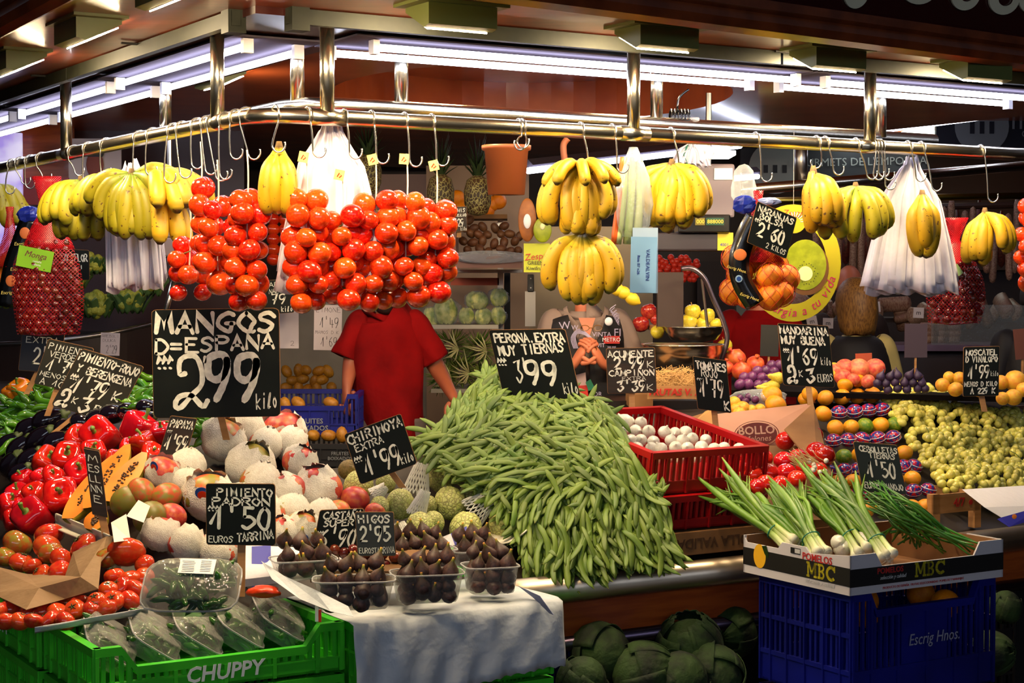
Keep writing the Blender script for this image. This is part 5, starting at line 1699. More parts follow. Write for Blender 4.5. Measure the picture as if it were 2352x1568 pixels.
MB().box((0, .0, 0), (.46, .42, .03), Matrix.Rotation(YAW, 3, 'Z') @ Matrix.Rotation(.46, 3, 'X')).build('tray_body', M('dark_olive_tray', (70, 66, 22), .7), gb)
# wooden fruit crate end below the grapes
wood_l = M('pale_poplar_wood', (176, 128, 78), .6, col2=(156, 108, 60), nscale=6, stretch=(1, 1, 8))
wc = thing('wooden_fruit_crate', 'pale wooden fruit crate with red print below the grapes', 'crate', HS(2150, 1185, 0) + Vector((0, -.02, -.01)), (0, 0, YAW))
MB().box2((-.02, 0, .02), (.20, .008, .085)).build('slat', wood_l, wc)
MB().box2((-.02, 0, -.03), (.012, .03, .085)).build('corner_post', wood_l, wc)
MB().box2((.175, 0, -.04), (.205, .03, .085)).build('corner_post', wood_l, wc)
MB().box2((.185, .03, .02), (.19, .25, .085)).build('slat', wood_l, wc)
face_text(wc, '4/7', .10, -.001, .052, .04, mred, bold=.001)
MB().lathe([(.009, 0), (.009, .0008)], 14, mat=plane_T((.155, -.0005, .05), (1, 0, 0), (0, 0, 1))).build('printed_fruit', mred, wc)
pap = thing('white_paper_sheet', 'white paper sheet with blue corner hanging over the counter edge at the right', 'paper', P(2290, 1130, 5.55))
o0 = Vector(pap.location)
wp = M('white_wrapping_paper', (206, 204, 212), .6, bump=.4, bscale=30)
bp_ = M('blue_printed_paper', (40, 40, 150), .5)
MB().add([P(2210, 1124, 5.6) - o0, P(2400, 1112, 5.9) - o0, P(2400, 1160, 5.7) - o0, P(2300, 1188, 5.5) - o0, P(2262, 1165, 5.5) - o0], [(0, 1, 2, 3, 4)]).build('sheet', wp, pap, solid=.001)
MB().add([P(2300, 1188, 5.5) - o0, P(2400, 1160, 5.7) - o0, P(2400, 1185, 5.66) - o0, P(2318, 1210, 5.48) - o0, P(2290, 1192, 5.49) - o0], [(0, 1, 2, 3, 4)]).build('blue_corner', bp_, pap, solid=.001)
MB().ball(P(2330, 1186, 5.50) - o0, .008, 10, 6, (1, .1, 1)).build('orange_emblem', orange_m, pap)
# fruit along the back of the display
random.seed(66)
def row(name, mesh, spots, lab, cat, grp, Y0=6.6, lift=None, tiltv=.7):
 for (x, y, r) in spots:
  Y = Y0 + (880 - y) * .004
  o = ins(name, mesh, P(x, y, Y), look_rot(tiltv), mpx(r, Y))
  tag(o, lab, cat, grp)
pom_m = M('pomegranate_skin', (214, 104, 50), .35, col2=(190, 40, 40), nscale=2.2, rand=.12)
prof = [(.001, -.95), (.5, -.85), (.9, -.45), (1, 0), (.88, .5), (.5, .82), (.2, .9), (.16, 1.1), (.26, 1.3)]
POM = MB().lathe(prof, 16, lambda th, t: 1 + .03 * math.cos(6 * th)).mesh('pomegranate', pom_m, True)
row('pomegranate', POM, ((1690, 824, 24), (1703, 852, 23), (1735, 838, 22), (1668, 845, 18)), 'pomegranate in the cluster beside the plums', 'pomegranate', 'pomegranates beside the plums', 6.5)
plum_m = M('plum_skin', (110, 50, 96), .35, col2=(76, 34, 84), nscale=5, rand=.25)
PLU = MB().ball((0, 0, 0), 1, 14, 9, (1, 1, 1.1)).mesh('plum', plum_m, True)
row('plum', PLU, [(x, y, 12.5) for x, y in fill([(1690, 872), (1735, 855), (1760, 838), (1795, 838), (1800, 868), (1770, 885), (1700, 892)], 20, .75, .15)], 'purple plum in the heap behind the tomato board', 'plum', 'purple plums', 6.45)
row('plum', PLU, ((1700, 915, 9), (1720, 912, 9), (1735, 918, 9), (1712, 922, 9)), 'small dark plum low behind the melon carton', 'plum', 'small dark plums', 6.4)
pear_m = M('pear_skin', (214, 196, 70), .4, col2=(190, 176, 50), nscale=5)
PEA = MB().lathe([(.001, -1), (.6, -.85), (.95, -.4), (.98, 0), (.75, .5), (.45, 1.0), (.36, 1.4), (.2, 1.65), (.05, 1.7), (.05, 2.0)], 16).mesh('pear', pear_m, True)
for (x, y, rx_) in ((1786, 868, 1.3), (1776, 885, 1.5), (1760, 892, 1.4)):
 o = ins('pear', PEA, P(x, y, 6.35), Matrix.Rotation(-rx_, 3, 'Y') @ Matrix.Rotation(.3, 3, 'X'), .024); tag(o, 'small yellow pear lying between the plums and the mandarin board', 'pear', 'yellow pears')
peach_m = M('peach_skin', (206, 70, 60), .5, col2=(222, 130, 84), nscale=2.5, rand=.12)
PCH = MB().lathe([(max(1e-4, math.sin(PI * i / 12)), -math.cos(PI * i / 12) * .95 - (.12 if i > 10 else 0)) for i in range(13)], 18, lambda th, t: 1 - .07 * math.exp(-((th - PI) / .25) ** 2)).mesh('peach', peach_m, True)
row('peach', PCH, ((1941, 846, 23), (1972, 848, 26), (2010, 846, 24), (1994, 876, 17), (1936, 866, 20), (1960, 872, 16), (1920, 852, 18)), 'rosy peach in the cluster behind the mandarin halves', 'peach', 'rosy peaches', 6.5)
figp_m = M('purple_fig_skin', (66, 44, 78), .5, col2=(44, 30, 60), nscale=5, rand=.3)
FIGPROF = [(.001, -1), (.5, -.88), (.9, -.45), (1, -.05), (.82, .4), (.48, .85), (.24, 1.2), (.15, 1.5), (.13, 1.75)]
FIGP = MB().lathe(FIGPROF, 14, lambda th, t: 1 + .03 * math.cos(9 * th)).mesh('fig', figp_m, True)
for (x, y) in fill([(2012, 870), (2050, 850), (2085, 848), (2130, 868), (2140, 890), (2060, 900), (2020, 890)], 21, .7, .2):
 o = ins('purple_fig', FIGP, P(x, y, 6.35), Matrix.Rotation(rnd(-.6, .6), 3, 'Y'), .0175); tag(o, 'purple fig in the tray behind the grapes', 'fig', 'purple figs behind the grapes')
row('yellow_peach', YPE, ((2165, 884, 17), (2195, 894, 18), (2203, 868, 16), (2180, 866, 14), (2300, 878, 18), (2333, 876, 27), (2328, 912, 20), (2303, 915, 16), (2352, 895, 18), (2230, 880, 18), (2250, 895, 18)), 'yellow peach in the tray at the right end of the display', 'peach', 'yellow peaches', 6.4)
row('yellow_peach', YPE, ((1915, 845, 14), (1908, 862, 14)), 'yellow fruit beside the rosy peaches', 'peach', 'yellow fruit by the rosy peaches', 6.5)
tr = thing('fruit_tray', 'long dark tray carrying the back row of plums, peaches and figs', 'tray', P(1930, 905, 6.6))
MB().slab([P(1680, 896, 6.45) - tr.location, P(2360, 912, 6.5) - tr.location, P(2360, 890, 6.9) - tr.location, P(1680, 865, 6.9) - tr.location], (0, 0, -.02)).build('tray_body', M('black_tray', (14, 10, 12), .9, spec=.1), tr)
# cherimoyas
random.seed(67)
def cherimoya_mesh():
 m = MB()
 n, r = 26, 18
 prof = []
 for i in range(r + 1):
  t = i / r
  a = PI * t
  prof.append((max(1e-4, math.sin(a) * (1 - .12 * t)), -math.cos(a) * 1.02 - (.1 if t > .94 else 0)))
 m.lathe(prof, n)
 # overlapping scales as relief
 vs = []
 for (x, y, z) in m.v:
  th = math.atan2(y, x); ph = z
  s_ = abs(math.sin(th * 5.0 + ph * 4.5)) * abs(math.sin(th * 5.0 - ph * 4.5))
  k = 1 - .07 * (1 - min(1, s_ * 2.6))
  vs.append((x * k, y * k, z * k))
 m.v = vs
 return m
cher_m = M('cherimoya_skin', (206, 206, 128), .5, col2=(168, 176, 88), nscale=4, rand=.12, bump=.2, bscale=25)
def scale_lines(m, sc=11.0):
 nt = m.node_tree; N, Lk = nt.nodes, nt.links
 b = N['Principled BSDF']; src = b.inputs['Base Color'].links[0].from_socket
 tc = N.new('ShaderNodeTexCoord'); v = N.new('ShaderNodeTexVoronoi'); v.feature = 'DISTANCE_TO_EDGE'; v.inputs['Scale'].default_value = sc
 Lk.new(tc.outputs['Generated'], v.inputs['Vector'])
 r = N.new('ShaderNodeValToRGB'); r.color_ramp.elements[0].position = .02; r.color_ramp.elements[1].position = .10
 r.color_ramp.elements[0].color = (1, 1, 1, 1); r.color_ramp.elements[1].color = (0, 0, 0, 1)
 Lk.new(v.outputs['Distance'], r.inputs['Fac'])
 mx = N.new('ShaderNodeMix'); mx.data_type = 'RGBA'; mx.inputs['B'].default_value = lin((150, 142, 84))
 Lk.new(r.outputs['Color'], mx.inputs['Factor']); Lk.new(src, mx.inputs['A']); Lk.new(mx.outputs['Result'], b.inputs['Base Color'])
 bp = N.new('ShaderNodeBump'); bp.inputs['Strength'].default_value = .5; bp.inputs['Distance'].default_value = .02
 mr = N.new('ShaderNodeMath'); mr.operation = 'MINIMUM'; mr.inputs[1].default_value = .2; Lk.new(v.outputs['Distance'], mr.inputs[0])
 Lk.new(mr.outputs[0], bp.inputs['Height']); Lk.new(bp.outputs['Normal'], b.inputs['Normal'])
scale_lines(cher_m, 8)
CHE = cherimoya_mesh().mesh('cherimoya', cher_m, True)
brown_c = M('browned_cherimoya_skin', (140, 116, 64), .6, col2=(104, 90, 44), nscale=6); brown_c.node_tree.nodes['Principled BSDF']
CHB = cherimoya_mesh().mesh('cherimoya', brown_c, True)
foam_m = M('white_foam_net', (226, 224, 214), .6)
CL = [(824, 1114, 37, 'cherimoya left of the CHIRIMOYA board post'), (1013, 1093, 38, 'highest cherimoya with a small round sticker'), (919, 1157, 36, 'brown-marked cherimoya in the middle of the pile'),
 (1034, 1155, 40, 'cherimoya below the highest one, with a sticker'), (965, 1210, 36, 'low cherimoya directly above the fig tubs'), (1070, 1214, 41, 'cherimoya behind the blue paper corner'),
 (1160, 1200, 40, 'rightmost cherimoya resting in the paper tray'), (886, 1108, 25, 'cherimoya peeping under the CHIRIMOYA board'), (872, 1162, 24, 'cherimoya beside the pink mango'),
 (1077, 1137, 26, 'cherimoya half covered by a foam net on the right'), (995, 1200, 28, 'cherimoya wedged behind the low one'), (982, 1160, 24, 'cherimoya in the centre gap of the pile')]
for (x, y, r, lab) in CL:
 p = HS(x, y, .03)
 t = thing('cherimoya', lab, 'cherimoya', p, (rnd(-.5, .3), rnd(-.4, .4), rnd(0, 6)), 'cherimoyas')
 ins('body', CHE, (0, 0, 0), None, mpx(r, p.y), t)
 if 'sticker' in lab:
  MB().lathe([(.008, 0), (.008, .0005)], 14, mat=Matrix.Translation((0, 0, mpx(r, p.y) * .98))).build('sticker', white_m, t)
o = ins('cherimoya', CHB, HS(800, 1078, .03), rrot(), mpx(25, 5.1)); tag(o, 'browned cherimoya at the back left of the cherimoya pile', 'cherimoya', 'cherimoyas')
def foam_net(x, y, w, h, rot, lab):
 p = HS(x, y, .06)
 t = thing('foam_fruit_net', lab, 'foam net', p, (0, rot, 0), 'white foam fruit nets')
 m = MB()
 W_, H_ = mpx(w, p.y) / 2, mpx(h, p.y)
 for k in range(11):
  for sg in (-1, 1):
   pts = []
   for j in range(7):
    s_ = j / 6
    a = (k / 11) * PI + sg * s_ * .75 + (0 if sg > 0 else .3)
    rr = W_ * (1 - .55 * s_)
    pts.append((rr * math.cos(a), -abs(rr * math.sin(a)) * .7, -H_ * .5 + H_ * s_ + rnd(-.003, .003)))
   m.tube(pts, .0022, 4)
 m.build('strands', foam_m, t, kind='stuff')
foam_net(962, 1097, 62, 70, .2, 'foam net standing left of the highest cherimoya')
foam_net(966, 1155, 46, 60, .4, 'foam net in the gap of the cherimoya pile')
foam_net(1105, 1160, 75, 62, .9, 'foam net over the cherimoya at the right')
foam_net(920, 1225, 66, 52, -.2, 'foam net just above the figs')
foam_net(872, 1128, 40, 36, .9, 'small foam net left of the board post')
foam_net(1190, 1180, 36, 40, .7, 'small foam net beside the rightmost cherimoya')
ct = thing('paper_tray', 'white shell-shaped paper tray under the rightmost cherimoya', 'tray', HS(1160, 1235, .0))
o0 = Vector(ct.location)
MB().grid(10, 4, lambda a, b: P(1105 + a * 105, 1215 + 42 * math.sin(PI * (.12 + a * .72)) * (1 - b) + b * 12 - 18 * a, 4.95 + b * .12) - o0).build('tray_body', M('cream_paper_tray', (214, 206, 186), .6), ct, True, solid=.004)
bc = thing('blue_paper_label', 'blue and white paper label in front of the cherimoyas', 'paper label', HS(1055, 1232, .07))
o0 = Vector(bc.location)
MB().add([P(1035, 1225, 4.78) - o0, P(1072, 1208, 4.8) - o0, P(1074, 1228, 4.78) - o0, P(1083, 1240, 4.77) - o0, P(1078, 1256, 4.76) - o0, P(1045, 1252, 4.76) - o0], [(0, 1, 2, 3, 4, 5)]).build('blue_half', bp_, bc, solid=.001)
MB().add([P(1010, 1250, 4.76) - o0, P(1014, 1234, 4.77) - o0, P(1035, 1225, 4.78) - o0, P(1045, 1252, 4.76) - o0], [(0, 1, 2, 3)]).build('white_half', wp, bc, solid=.001)
# figs in clear tubs on the paper
random.seed(68)
fig_m = M('ripe_fig_skin', (84, 54, 48), .5, col2=(52, 32, 34), nscale=4, rand=.3, attr=[(0, (60, 34, 32), .5), (.5, (0, 0, 0), 0), (.78, (104, 96, 40), .5), (.88, (150, 150, 40), 1), (1, (190, 130, 40), 1)])
FIG = MB().lathe(FIGPROF, 14, lambda th, t: 1 + .035 * math.cos(9 * th)).mesh('fig', fig_m, True)
clearp = film('clear_tub_plastic', (225, 225, 222), base=.035, edge=.5, rough=.06)
rim_m = film('tub_rim_plastic', (225, 225, 228), base=.25, edge=.8)
def tub(px, py, w, h, Y, yaw, label, n, seed, dz=.0, group='clear tubs of figs'):
 """rounded clear punnet; centre of its front top rim"""
 random.seed(seed)
 c = P(px, py, Y)
 a, b, hh = mpx(w, Y) / 2, .058, mpx(h, Y)
 t = thing('fruit_tub', label, 'plastic tub', c + Vector((0, b, -hh)), (0, 0, yaw), group)
 def rr(s_, z):
  vs = []
  for k in range(28):
   an = 2 * PI * k / 28
   ca, sa = math.cos(an), math.sin(an)
   q = (abs(ca) ** 5 + abs(sa) ** 5) ** (-1 / 5)
   vs.append((a * s_ * q * ca, b * s_ * q * sa, z))
  return vs
 m = MB()
 lv = [rr(.80, 0), rr(.84, .006), rr(.97, hh - .004), rr(1.0, hh - .002), rr(1.04, hh)]
 m.add([v for l in lv for v in l], [(i * 28 + k, i * 28 + (k + 1) % 28, (i + 1) * 28 + (k + 1) % 28, (i + 1) * 28 + k) for i in range(4) for k in range(28)] + [tuple(range(28))])
 m.build('tub_wall', clearp, t, True)
 ring = [(x * 1.02, y * 1.02, hh) for x, y, z in rr(1.0, hh)]
 MB().tube(ring + [ring[0]], .0022, 6).build('rim', rim_m, t, True)
 for lay in range(3):
  for i in range(n):
   for j in range(2):
    x = -a * .78 + (i + .5) * a * 1.56 / n + rnd(-.004, .004)
    y = -b * .5 + j * b + rnd(-.006, .006)
    z = (.018, hh * .6, hh * .6 + .032)[lay] + rnd(-.004, .006) + j * .012 * lay
    fo = ins('fig', FIG, t.matrix_basis @ Vector((x, y, z + dz)), Matrix.Rotation(rnd(-.45, .45), 3, 'Y') @ Matrix.Rotation(rnd(-.3, .5), 3, 'X') @ rotz(rnd(0, 6)), .0212 * rnd(.85, 1.15))
    tag(fo, 'ripe dark fig with yellow stem %s' % FIGWHERE, 'fig', 'figs %s' % FIGWHERE)
 return t
for o in ():
 pass
FIGWHERE = 'in the front left tub'
t1 = tub(808, 1338, 190, 66, 4.18, .10, 'front left clear tub of figs, the largest on the white paper', 4, 701)
FIGWHERE = 'in the middle tub'
t2 = tub(978, 1322, 168, 66, 4.34, YAW * .35, 'middle clear tub of figs on the white paper', 4, 702)
FIGWHERE = 'in the right tub'
t3 = tub(1125, 1305, 126, 62, 4.50, YAW * .5, 'right clear tub of figs nearest the counter edge', 3, 703)
FIGWHERE = 'in the rear left tub'
t4 = tub(690, 1290, 150, 40, 4.36, .35, 'rear left clear tub of figs tilted against the chestnuts', 3, 704)
FIGWHERE = 'in the rear middle tub'
t5 = tub(960, 1268, 170, 36, 4.60, .3, 'rear middle tub of figs below the cherimoyas', 4, 705)
FIGWHERE = 'in the rear right tub'
t6 = tub(1090, 1268, 120, 36, 4.66, .3, 'rear right tub of figs below the blue paper label', 3, 706)
random.seed(69)
for (x, y) in ((770, 1262), (790, 1270), (812, 1262), (838, 1272), (860, 1264), (905, 1280), (880, 1272), (925, 1285), (755, 1275), (800, 1290), (850, 1292), (825, 1300), (885, 1298)):
 o = ins('chestnut', CH, P(x, y, 4.5), rrot(), .0165); tag(o, 'loose orange-brown chestnut behind the fig tubs', 'chestnut', 'loose chestnuts behind the fig tubs')
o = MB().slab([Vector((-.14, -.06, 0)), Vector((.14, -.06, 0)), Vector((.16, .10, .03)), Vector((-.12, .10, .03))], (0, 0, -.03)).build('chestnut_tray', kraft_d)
o.location = P(840, 1305, 4.48) + Vector((0, .02, -.0)); tag(o, 'shallow brown tray holding the loose chestnuts', 'tray')
# white paper over the green crate
pp = thing('white_paper_cover', 'crinkled white paper draped over the green crate under the fig tubs', 'paper', S(.115, -.33, .80))
o0 = Vector(pp.location)
paper_w = M('crinkled_white_paper', (198, 204, 212), .6, col2=(186, 194, 204), nscale=5, bump=.6, bscale=22)
zt = .797
def drape(a, b):
 """a along the crate front, b from the back edge over the front edge and down"""
 L0 = .40
 tot = L0 + .19
 s_ = b * tot
 u = .09 + a * .62
 wob = .004 * math.sin(a * 23 + 1) + .003 * math.sin(a * 41)
 if s_ < L0:
  v = .05 - s_
  z = zt + .004 + .002 * math.sin(a * 15 + b * 9)
 else:
  v = -.352 - wob - .012 * math.sin((s_ - L0) / .19 * 2.2) * (1 + .5 * math.sin(a * 9))
  z = zt - (s_ - L0) * (1 + .08 * math.sin(a * 5) - .25 * a * 0)
 if b > .97:
  z += .006 * abs(math.sin(a * 60))
 return S(u, v + .007 * math.sin(a * 31 + b * 9) * math.sin(b * 12 + a * 5), z) - o0
MB().grid(90, 22, drape).build('sheet', paper_w, pp, True, solid=.0008)
MB().add([P(600, 1288, 4.42) - o0, P(652, 1322, 4.32) - o0, P(720, 1352, 4.2) - o0, P(800, 1392, 4.1) - o0, P(812, 1416, 4.06) - o0, P(760, 1404, 4.1) - o0, P(690, 1376, 4.2) - o0, P(625, 1330, 4.3) - o0], [(0, 1, 6, 7), (1, 2, 5, 6), (2, 3, 4, 5)]).build('folded_edge', paper_w, pp, solid=.001)
MB().add([P(1190, 1345, 4.6) - o0, P(1240, 1368, 4.5) - o0, P(1272, 1412, 4.46) - o0, P(1262, 1408, 4.5) - o0, P(1225, 1372, 4.56) - o0], [(0, 1, 4), (1, 2, 3, 4)]).build('torn_corner', M('blue_grey_paper', (110, 120, 160), .6), pp, solid=.001)
# mangoes in white paper
random.seed(71)
mango_m = M('mango_skin', (196, 90, 50), .35, col2=(140, 134, 50), nscale=3.2, nlo=.42, nhi=.6, rand=.15)
mango_r = M('red_mango_skin', (186, 56, 54), .35, col2=(206, 112, 60), nscale=3.0, nlo=.45, nhi=.65, rand=.12)
mango_g = M('green_mango_skin', (130, 122, 48), .4, col2=(160, 96, 54), nscale=3.0, nlo=.5, nhi=.7, rand=.12)
MG = [MB().ball((0, 0, 0), 1, 20, 12, (1.08, .9, .92)).mesh('mango', m_, True) for m_ in (mango_m, mango_r, mango_g)]
paper_m = M('crumpled_tissue_paper', (226, 220, 206), .55, col2=(214, 206, 190), nscale=6, bump=.5, bscale=18, rand=.05)
def tissue_mesh(seed, cover=.66):
 random.seed(720 + seed)
 m = MB(); n, r = 30, 14
 ph = [rnd(0, 6) for _ in range(8)]
 vs, fs = [], []
 for i in range(r + 1):
  t = i / r
  for k in range(n):
   th = 2 * PI * k / n
   cov = PI * (cover + .05 * math.sin(3 * th + ph[0]) + .03 * math.sin(7 * th + ph[1]))
   a = t * cov
   d = 1.07 + .035 * math.sin(5 * th + ph[2] + a * 4) * math.sin(a * 5 + ph[3]) + .025 * math.sin(11 * th + a * 7 + ph[4]) + .02 * math.sin(17 * th - a * 3 + ph[5]) * math.sin(a)
   if t > .9:
    d += .08 * (t - .9) / .1 * (1 + math.sin(9 * th + ph[6]))
   vs.append((1.06 * d * math.sin(a) * math.cos(th), .92 * d * math.sin(a) * math.sin(th), -.94 * d * math.cos(a)))
 for i in range(r):
  for k in range(n):
   a, b = i * n + k, i * n + (k + 1) % n
   fs.append((a, b, b + n, a + n))
 return m.add(vs, fs).mesh('tissue', paper_m, True)
TIS = [tissue_mesh(i, c) for i, c in enumerate((.8, .88, .72, .86, .97))]
sticker_b = M('blue_sticker', (30, 90, 180), .3); sticker_r = M('orange_red_sticker', (220, 60, 20), .3)
def mango(x, y, r, skin, wrap, lab, tilt=(0, 0), stick=None, lift=.0, el=1.0):
 p = HS(x, y, .02 + lift)
 R = mpx(r, p.y)
 t = thing('wrapped_mango' if wrap is not None else 'mango', lab, 'mango', p, (tilt[0], tilt[1], rnd(-.6, .6)), 'wrapped mangoes' if wrap is not None else 'bare mangoes')
 ins('fruit', MG[skin], (0, 0, 0), None, (R * .96, R * .96, R * .96 * el), t)
 if wrap is not None:
  ins('tissue', TIS[wrap], (0, 0, 0), rotz(rnd(0, 6)), R * .97, t)
 if stick:
  q = Vector(stick).normalized() * R * 1.0
  Tq = plane_T(q * 1.09, Vector((0, 0, 1)).cross(-q) if abs(q.z) < R * .9 else (1, 0, 0), (0, 0, 1))
  m4 = plane_T(q * 1.1, q.cross(Vector((0, 0, 1))) * -1, Vector((0, 0, 1)))
  MB().lathe([(R * .28, 0), (R * .28, .0006)], 16, mat=m4).build('sticker', sticker_b, t)
  MB().lathe([(R * .2, .0006), (R * .2, .0012)], 12, mat=m4 @ Matrix.Translation((0, -R * .09, 0))).build('sticker_red', sticker_r, t)
ML = [
 (560, 985, 46, 1, 1, 'tissue-wrapped mango near the top, left of the twin wrapped pair', (.2, -.5), None),
 (512, 1008, 52, 0, 0, 'tissue-wrapped mango at the upper left of the mango pile', (.3, .5), None),
 (650, 990, 50, 1, 2, 'topmost tissue-wrapped mango with bare pink shoulder and sticker', (.5, -.2), (-.5, -.7, .5)),
 (668, 1020, 42, 1, 3, 'crumpled tissue-wrapped mango right below the topmost one', (-.2, .5), None),
 (575, 1068, 57, 2, 3, 'largest round tissue-wrapped mango with green left shoulder', (.1, .6), None),
 (432, 1068, 40, 0, 4, 'fully tissue-wrapped mango beside the papaya price stake', (.2, .2), None),
 (372, 1085, 42, 1, 2, 'crumpled tissue-wrapped mango next to the papaya halves', (.4, .4), (-.2, -.7, .7)),
 (480, 1140, 60, 0, 0, 'large tissue-wrapped mango with a blue and orange sticker on top', (.5, -.1), (-.1, -.75, .7)),
 (545, 1160, 50, 0, 4, 'tissue-wrapped mango half behind the PADRON price board', (.1, .3), None),
 (728, 1124, 58, 1, 1, 'large tissue-wrapped mango at the right end of the mango pile', (.4, -.1), (-.7, -.5, .5)),
 (690, 1062, 42, 1, 1, 'tissue-wrapped mango with pink skin showing behind the right end', (.6, .2), None),
 (660, 1128, 44, 1, 3, 'tissue-wrapped mango right of the PADRON price board', (.2, -.5), (-.6, -.7, .1)),
 (672, 1175, 42, 0, 4, 'tissue-wrapped mango low between the PADRON and chestnut boards', (.1, .4), None),
 (695, 1215, 44, 0, 3, 'torn tissue-wrapped mango just left of the chestnut board', (.3, .5), (.5, -.8, .2)),
 (648, 1222, 40, 1, 1, 'tissue-wrapped mango with round sticker beside the PADRON board', (.4, -.3), (-.3, -.9, .2)),
 (370, 1225, 42, 1, 2, 'mango sitting in tissue at the lower left of the pile', (-.5, .0), None),
 (430, 1248, 44, 1, 2, 'red mango standing in tissue right above the pepper tub', (-.6, .0), None),
 (503, 1268, 44, 1, 2, 'red mango in tissue below the PADRON price board', (-.5, .2), None),
 (560, 1250, 42, 1, 4, 'tissue-wrapped mango behind the PADRON board post', (-.2, .2), None),
 (325, 1130, 36, 0, None, 'orange-brown bare mango behind the green ones', (0, .6), None),
 (382, 1140, 36, 0, None, 'olive-brown bare mango in the middle left of the pile', (0, -.3), None),
 (290, 1152, 40, 2, None, 'green bare mango nearest the papaya halves', (0, -.6), None),
 (345, 1188, 42, 2, None, 'large green bare mango above the tissue-wrapped left ones', (0, -.5), None),
 (395, 1185, 34, 1, None, 'red bare mango beside the large green one', (0, .3), None),
 (265, 1130, 26, 1, None, 'small pinkish mango behind the papaya halves', (0, .3), None),
 (815, 1146, 34, 1, None, 'pink mango lying among the cherimoyas', (0, .2), None),
 (862, 1175, 24, 1, None, 'small pink mango just above the fig price board', (0, .2), None),
 (778, 1172, 28, 0, None, 'orange-red mango behind the chestnut price board', (0, .2), None),
 (600, 1110, 50, 0, 4, 'fully wrapped mango in the heart of the pile', (0, .2), None),
 (610, 1180, 46, 0, 4, 'fully wrapped mango behind the right edge of the PADRON board', (0, .2), None),
 (430, 1110, 36, 2, 4, 'fully wrapped mango behind the sticker mango', (0, .2), None),
 (740, 1180, 36, 1, 4, 'fully wrapped mango under the right end of the pile', (0, .2), None),
 (612, 1020, 40, 1, 4, 'fully wrapped mango between the top pair', (0, .2), None),
]
random.seed(73)
for a in ML:
 mango(a[0], a[1], a[2], a[3], a[4], a[5], a[6], a[7])
for (pts, lab) in (([(290, 1185), (318, 1148), (345, 1162), (330, 1200)], 'loose flap of tissue beside the green bare mango'), ([(255, 1200), (290, 1180), (300, 1240), (262, 1245)], 'crumpled tissue below the green bare mango')):
 o0 = HS(pts[0][0], pts[0][1], .09)
 m = MB().add([HS(x, y, .09) - o0 for x, y in pts], [(0, 1, 2, 3)]).build('tissue_flap', paper_m, None, solid=.001)
 m.location = o0; tag(m, lab, 'tissue paper')
# papaya halves
pap_m = M('papaya_flesh', (230, 130, 40), .3, col2=(236, 156, 60), nscale=6, coat=.4)
paps = M('papaya_skin', (206, 176, 60), .35, col2=(176, 160, 50), nscale=4)
seed_pm = M('papaya_seeds', (70, 44, 20), .5)
PAPD = [((155, 1190), (262, 1045), .046, 'left papaya half with dark seeds, behind the thin price stake'), ((205, 1165), (292, 1020), .05, 'upper papaya half in film, leaning on the red peppers'), ((245, 1150), (332, 1038), .045, 'right papaya half in film beside the wrapped mangoes'), ((205, 1215), (238, 1165), .036, 'papaya piece resting in the white paper tray')]
for (a, b, r, lab) in PAPD:
 A, B = HS(*a, .05), HS(*b, .07)
 t = thing('papaya_half', lab, 'papaya', (A + B) / 2, frame_from(B - A, Vector((-.35, -.8, .5))), 'papaya halves')
 L2 = (B - A).length / 2
 n = 16; pr = []
 vs = []; m = MB(); mf = MB()
 for i in range(n + 1):
  s_ = i / n; w = r * math.sin(PI * (.06 + .9 * s_) ** .85) ** .7
  for k in range(11):
   an = PI + PI * k / 10
   vs.append((L2 * (2 * s_ - 1), w * math.cos(an), w * 1.1 * math.sin(an)))
 m.add(vs, [(i * 11 + k, i * 11 + k + 1, (i + 1) * 11 + k + 1, (i + 1) * 11 + k) for i in range(n) for k in range(10)])
 m.build('skin', paps, t, True)
 top = [(v[0], v[1], .0) for v in vs[::11]] + [(v[0], v[1], .0) for v in vs[10::11]][::-1]
 mf.add(top, [tuple(range(len(top)))]).build('flesh', pap_m, t)
 sm = MB()
 for i in range(60):
  s_ = rnd(-.6, .6)
  sm.ball((L2 * s_, rnd(-1, 1) * r * .34 * (1 - abs(s_)), .001), .0032, 6, 4)
 sm.build('seeds', seed_pm, t, kind='stuff')
pt = thing('paper_tray', 'white shell-shaped paper tray under the papaya pieces', 'tray', HS(190, 1215, .01))
o0 = Vector(pt.location)
MB().grid(12, 4, lambda a, b: HS(128 + a * 125, 1188 + a * 52 + b * 26, .035 - .03 * math.sin(PI * b)) - o0 + Vector((0, 0, .012 * (1 - b)))).build('tray_body', MATS['cream_paper_tray'], pt, True, solid=.004)
# red peppers
random.seed(74)
pep_m = M('red_pepper_skin', (196, 12, 12), 0.1, col2=(210, 30, 16), nscale=4, rand=.14, coat=.8)
pst_m = M('pepper_stem_green', (96, 128, 40), .5)
def pepper_mesh(sq, lob, seed):
 prof = [(.001, -1.0 * sq), (.35, -1.05 * sq), (.66, -.95 * sq), (.84, -.6 * sq), (.92, -.1 * sq), (1, .4 * sq), (.98, .72 * sq), (.8, .95 * sq), (.5, 1.0 * sq), (.25, .86 * sq), (.001, .8 * sq)]
 return MB().lathe(prof, 24, lambda th, t: 1 + .085 * math.cos(lob * th + seed) + .04 * math.cos(2 * th + seed * 2)).mesh('pepper_body', pep_m, True)
PEP = [pepper_mesh(1.0, 4, 0), pepper_mesh(1.15, 3, 1), pepper_mesh(.9, 4, 2)]
PST = MB().tube(smooth_pts([(0, 0, .74), (0, 0, .95), (.05, 0, 1.15), (.2, 0, 1.35)], 4), [.28, .2, .14, .12, .11, .1, .1, .1, .1, .11, .12, .13, .13], 8).mesh('pepper_stem', pst_m, True)
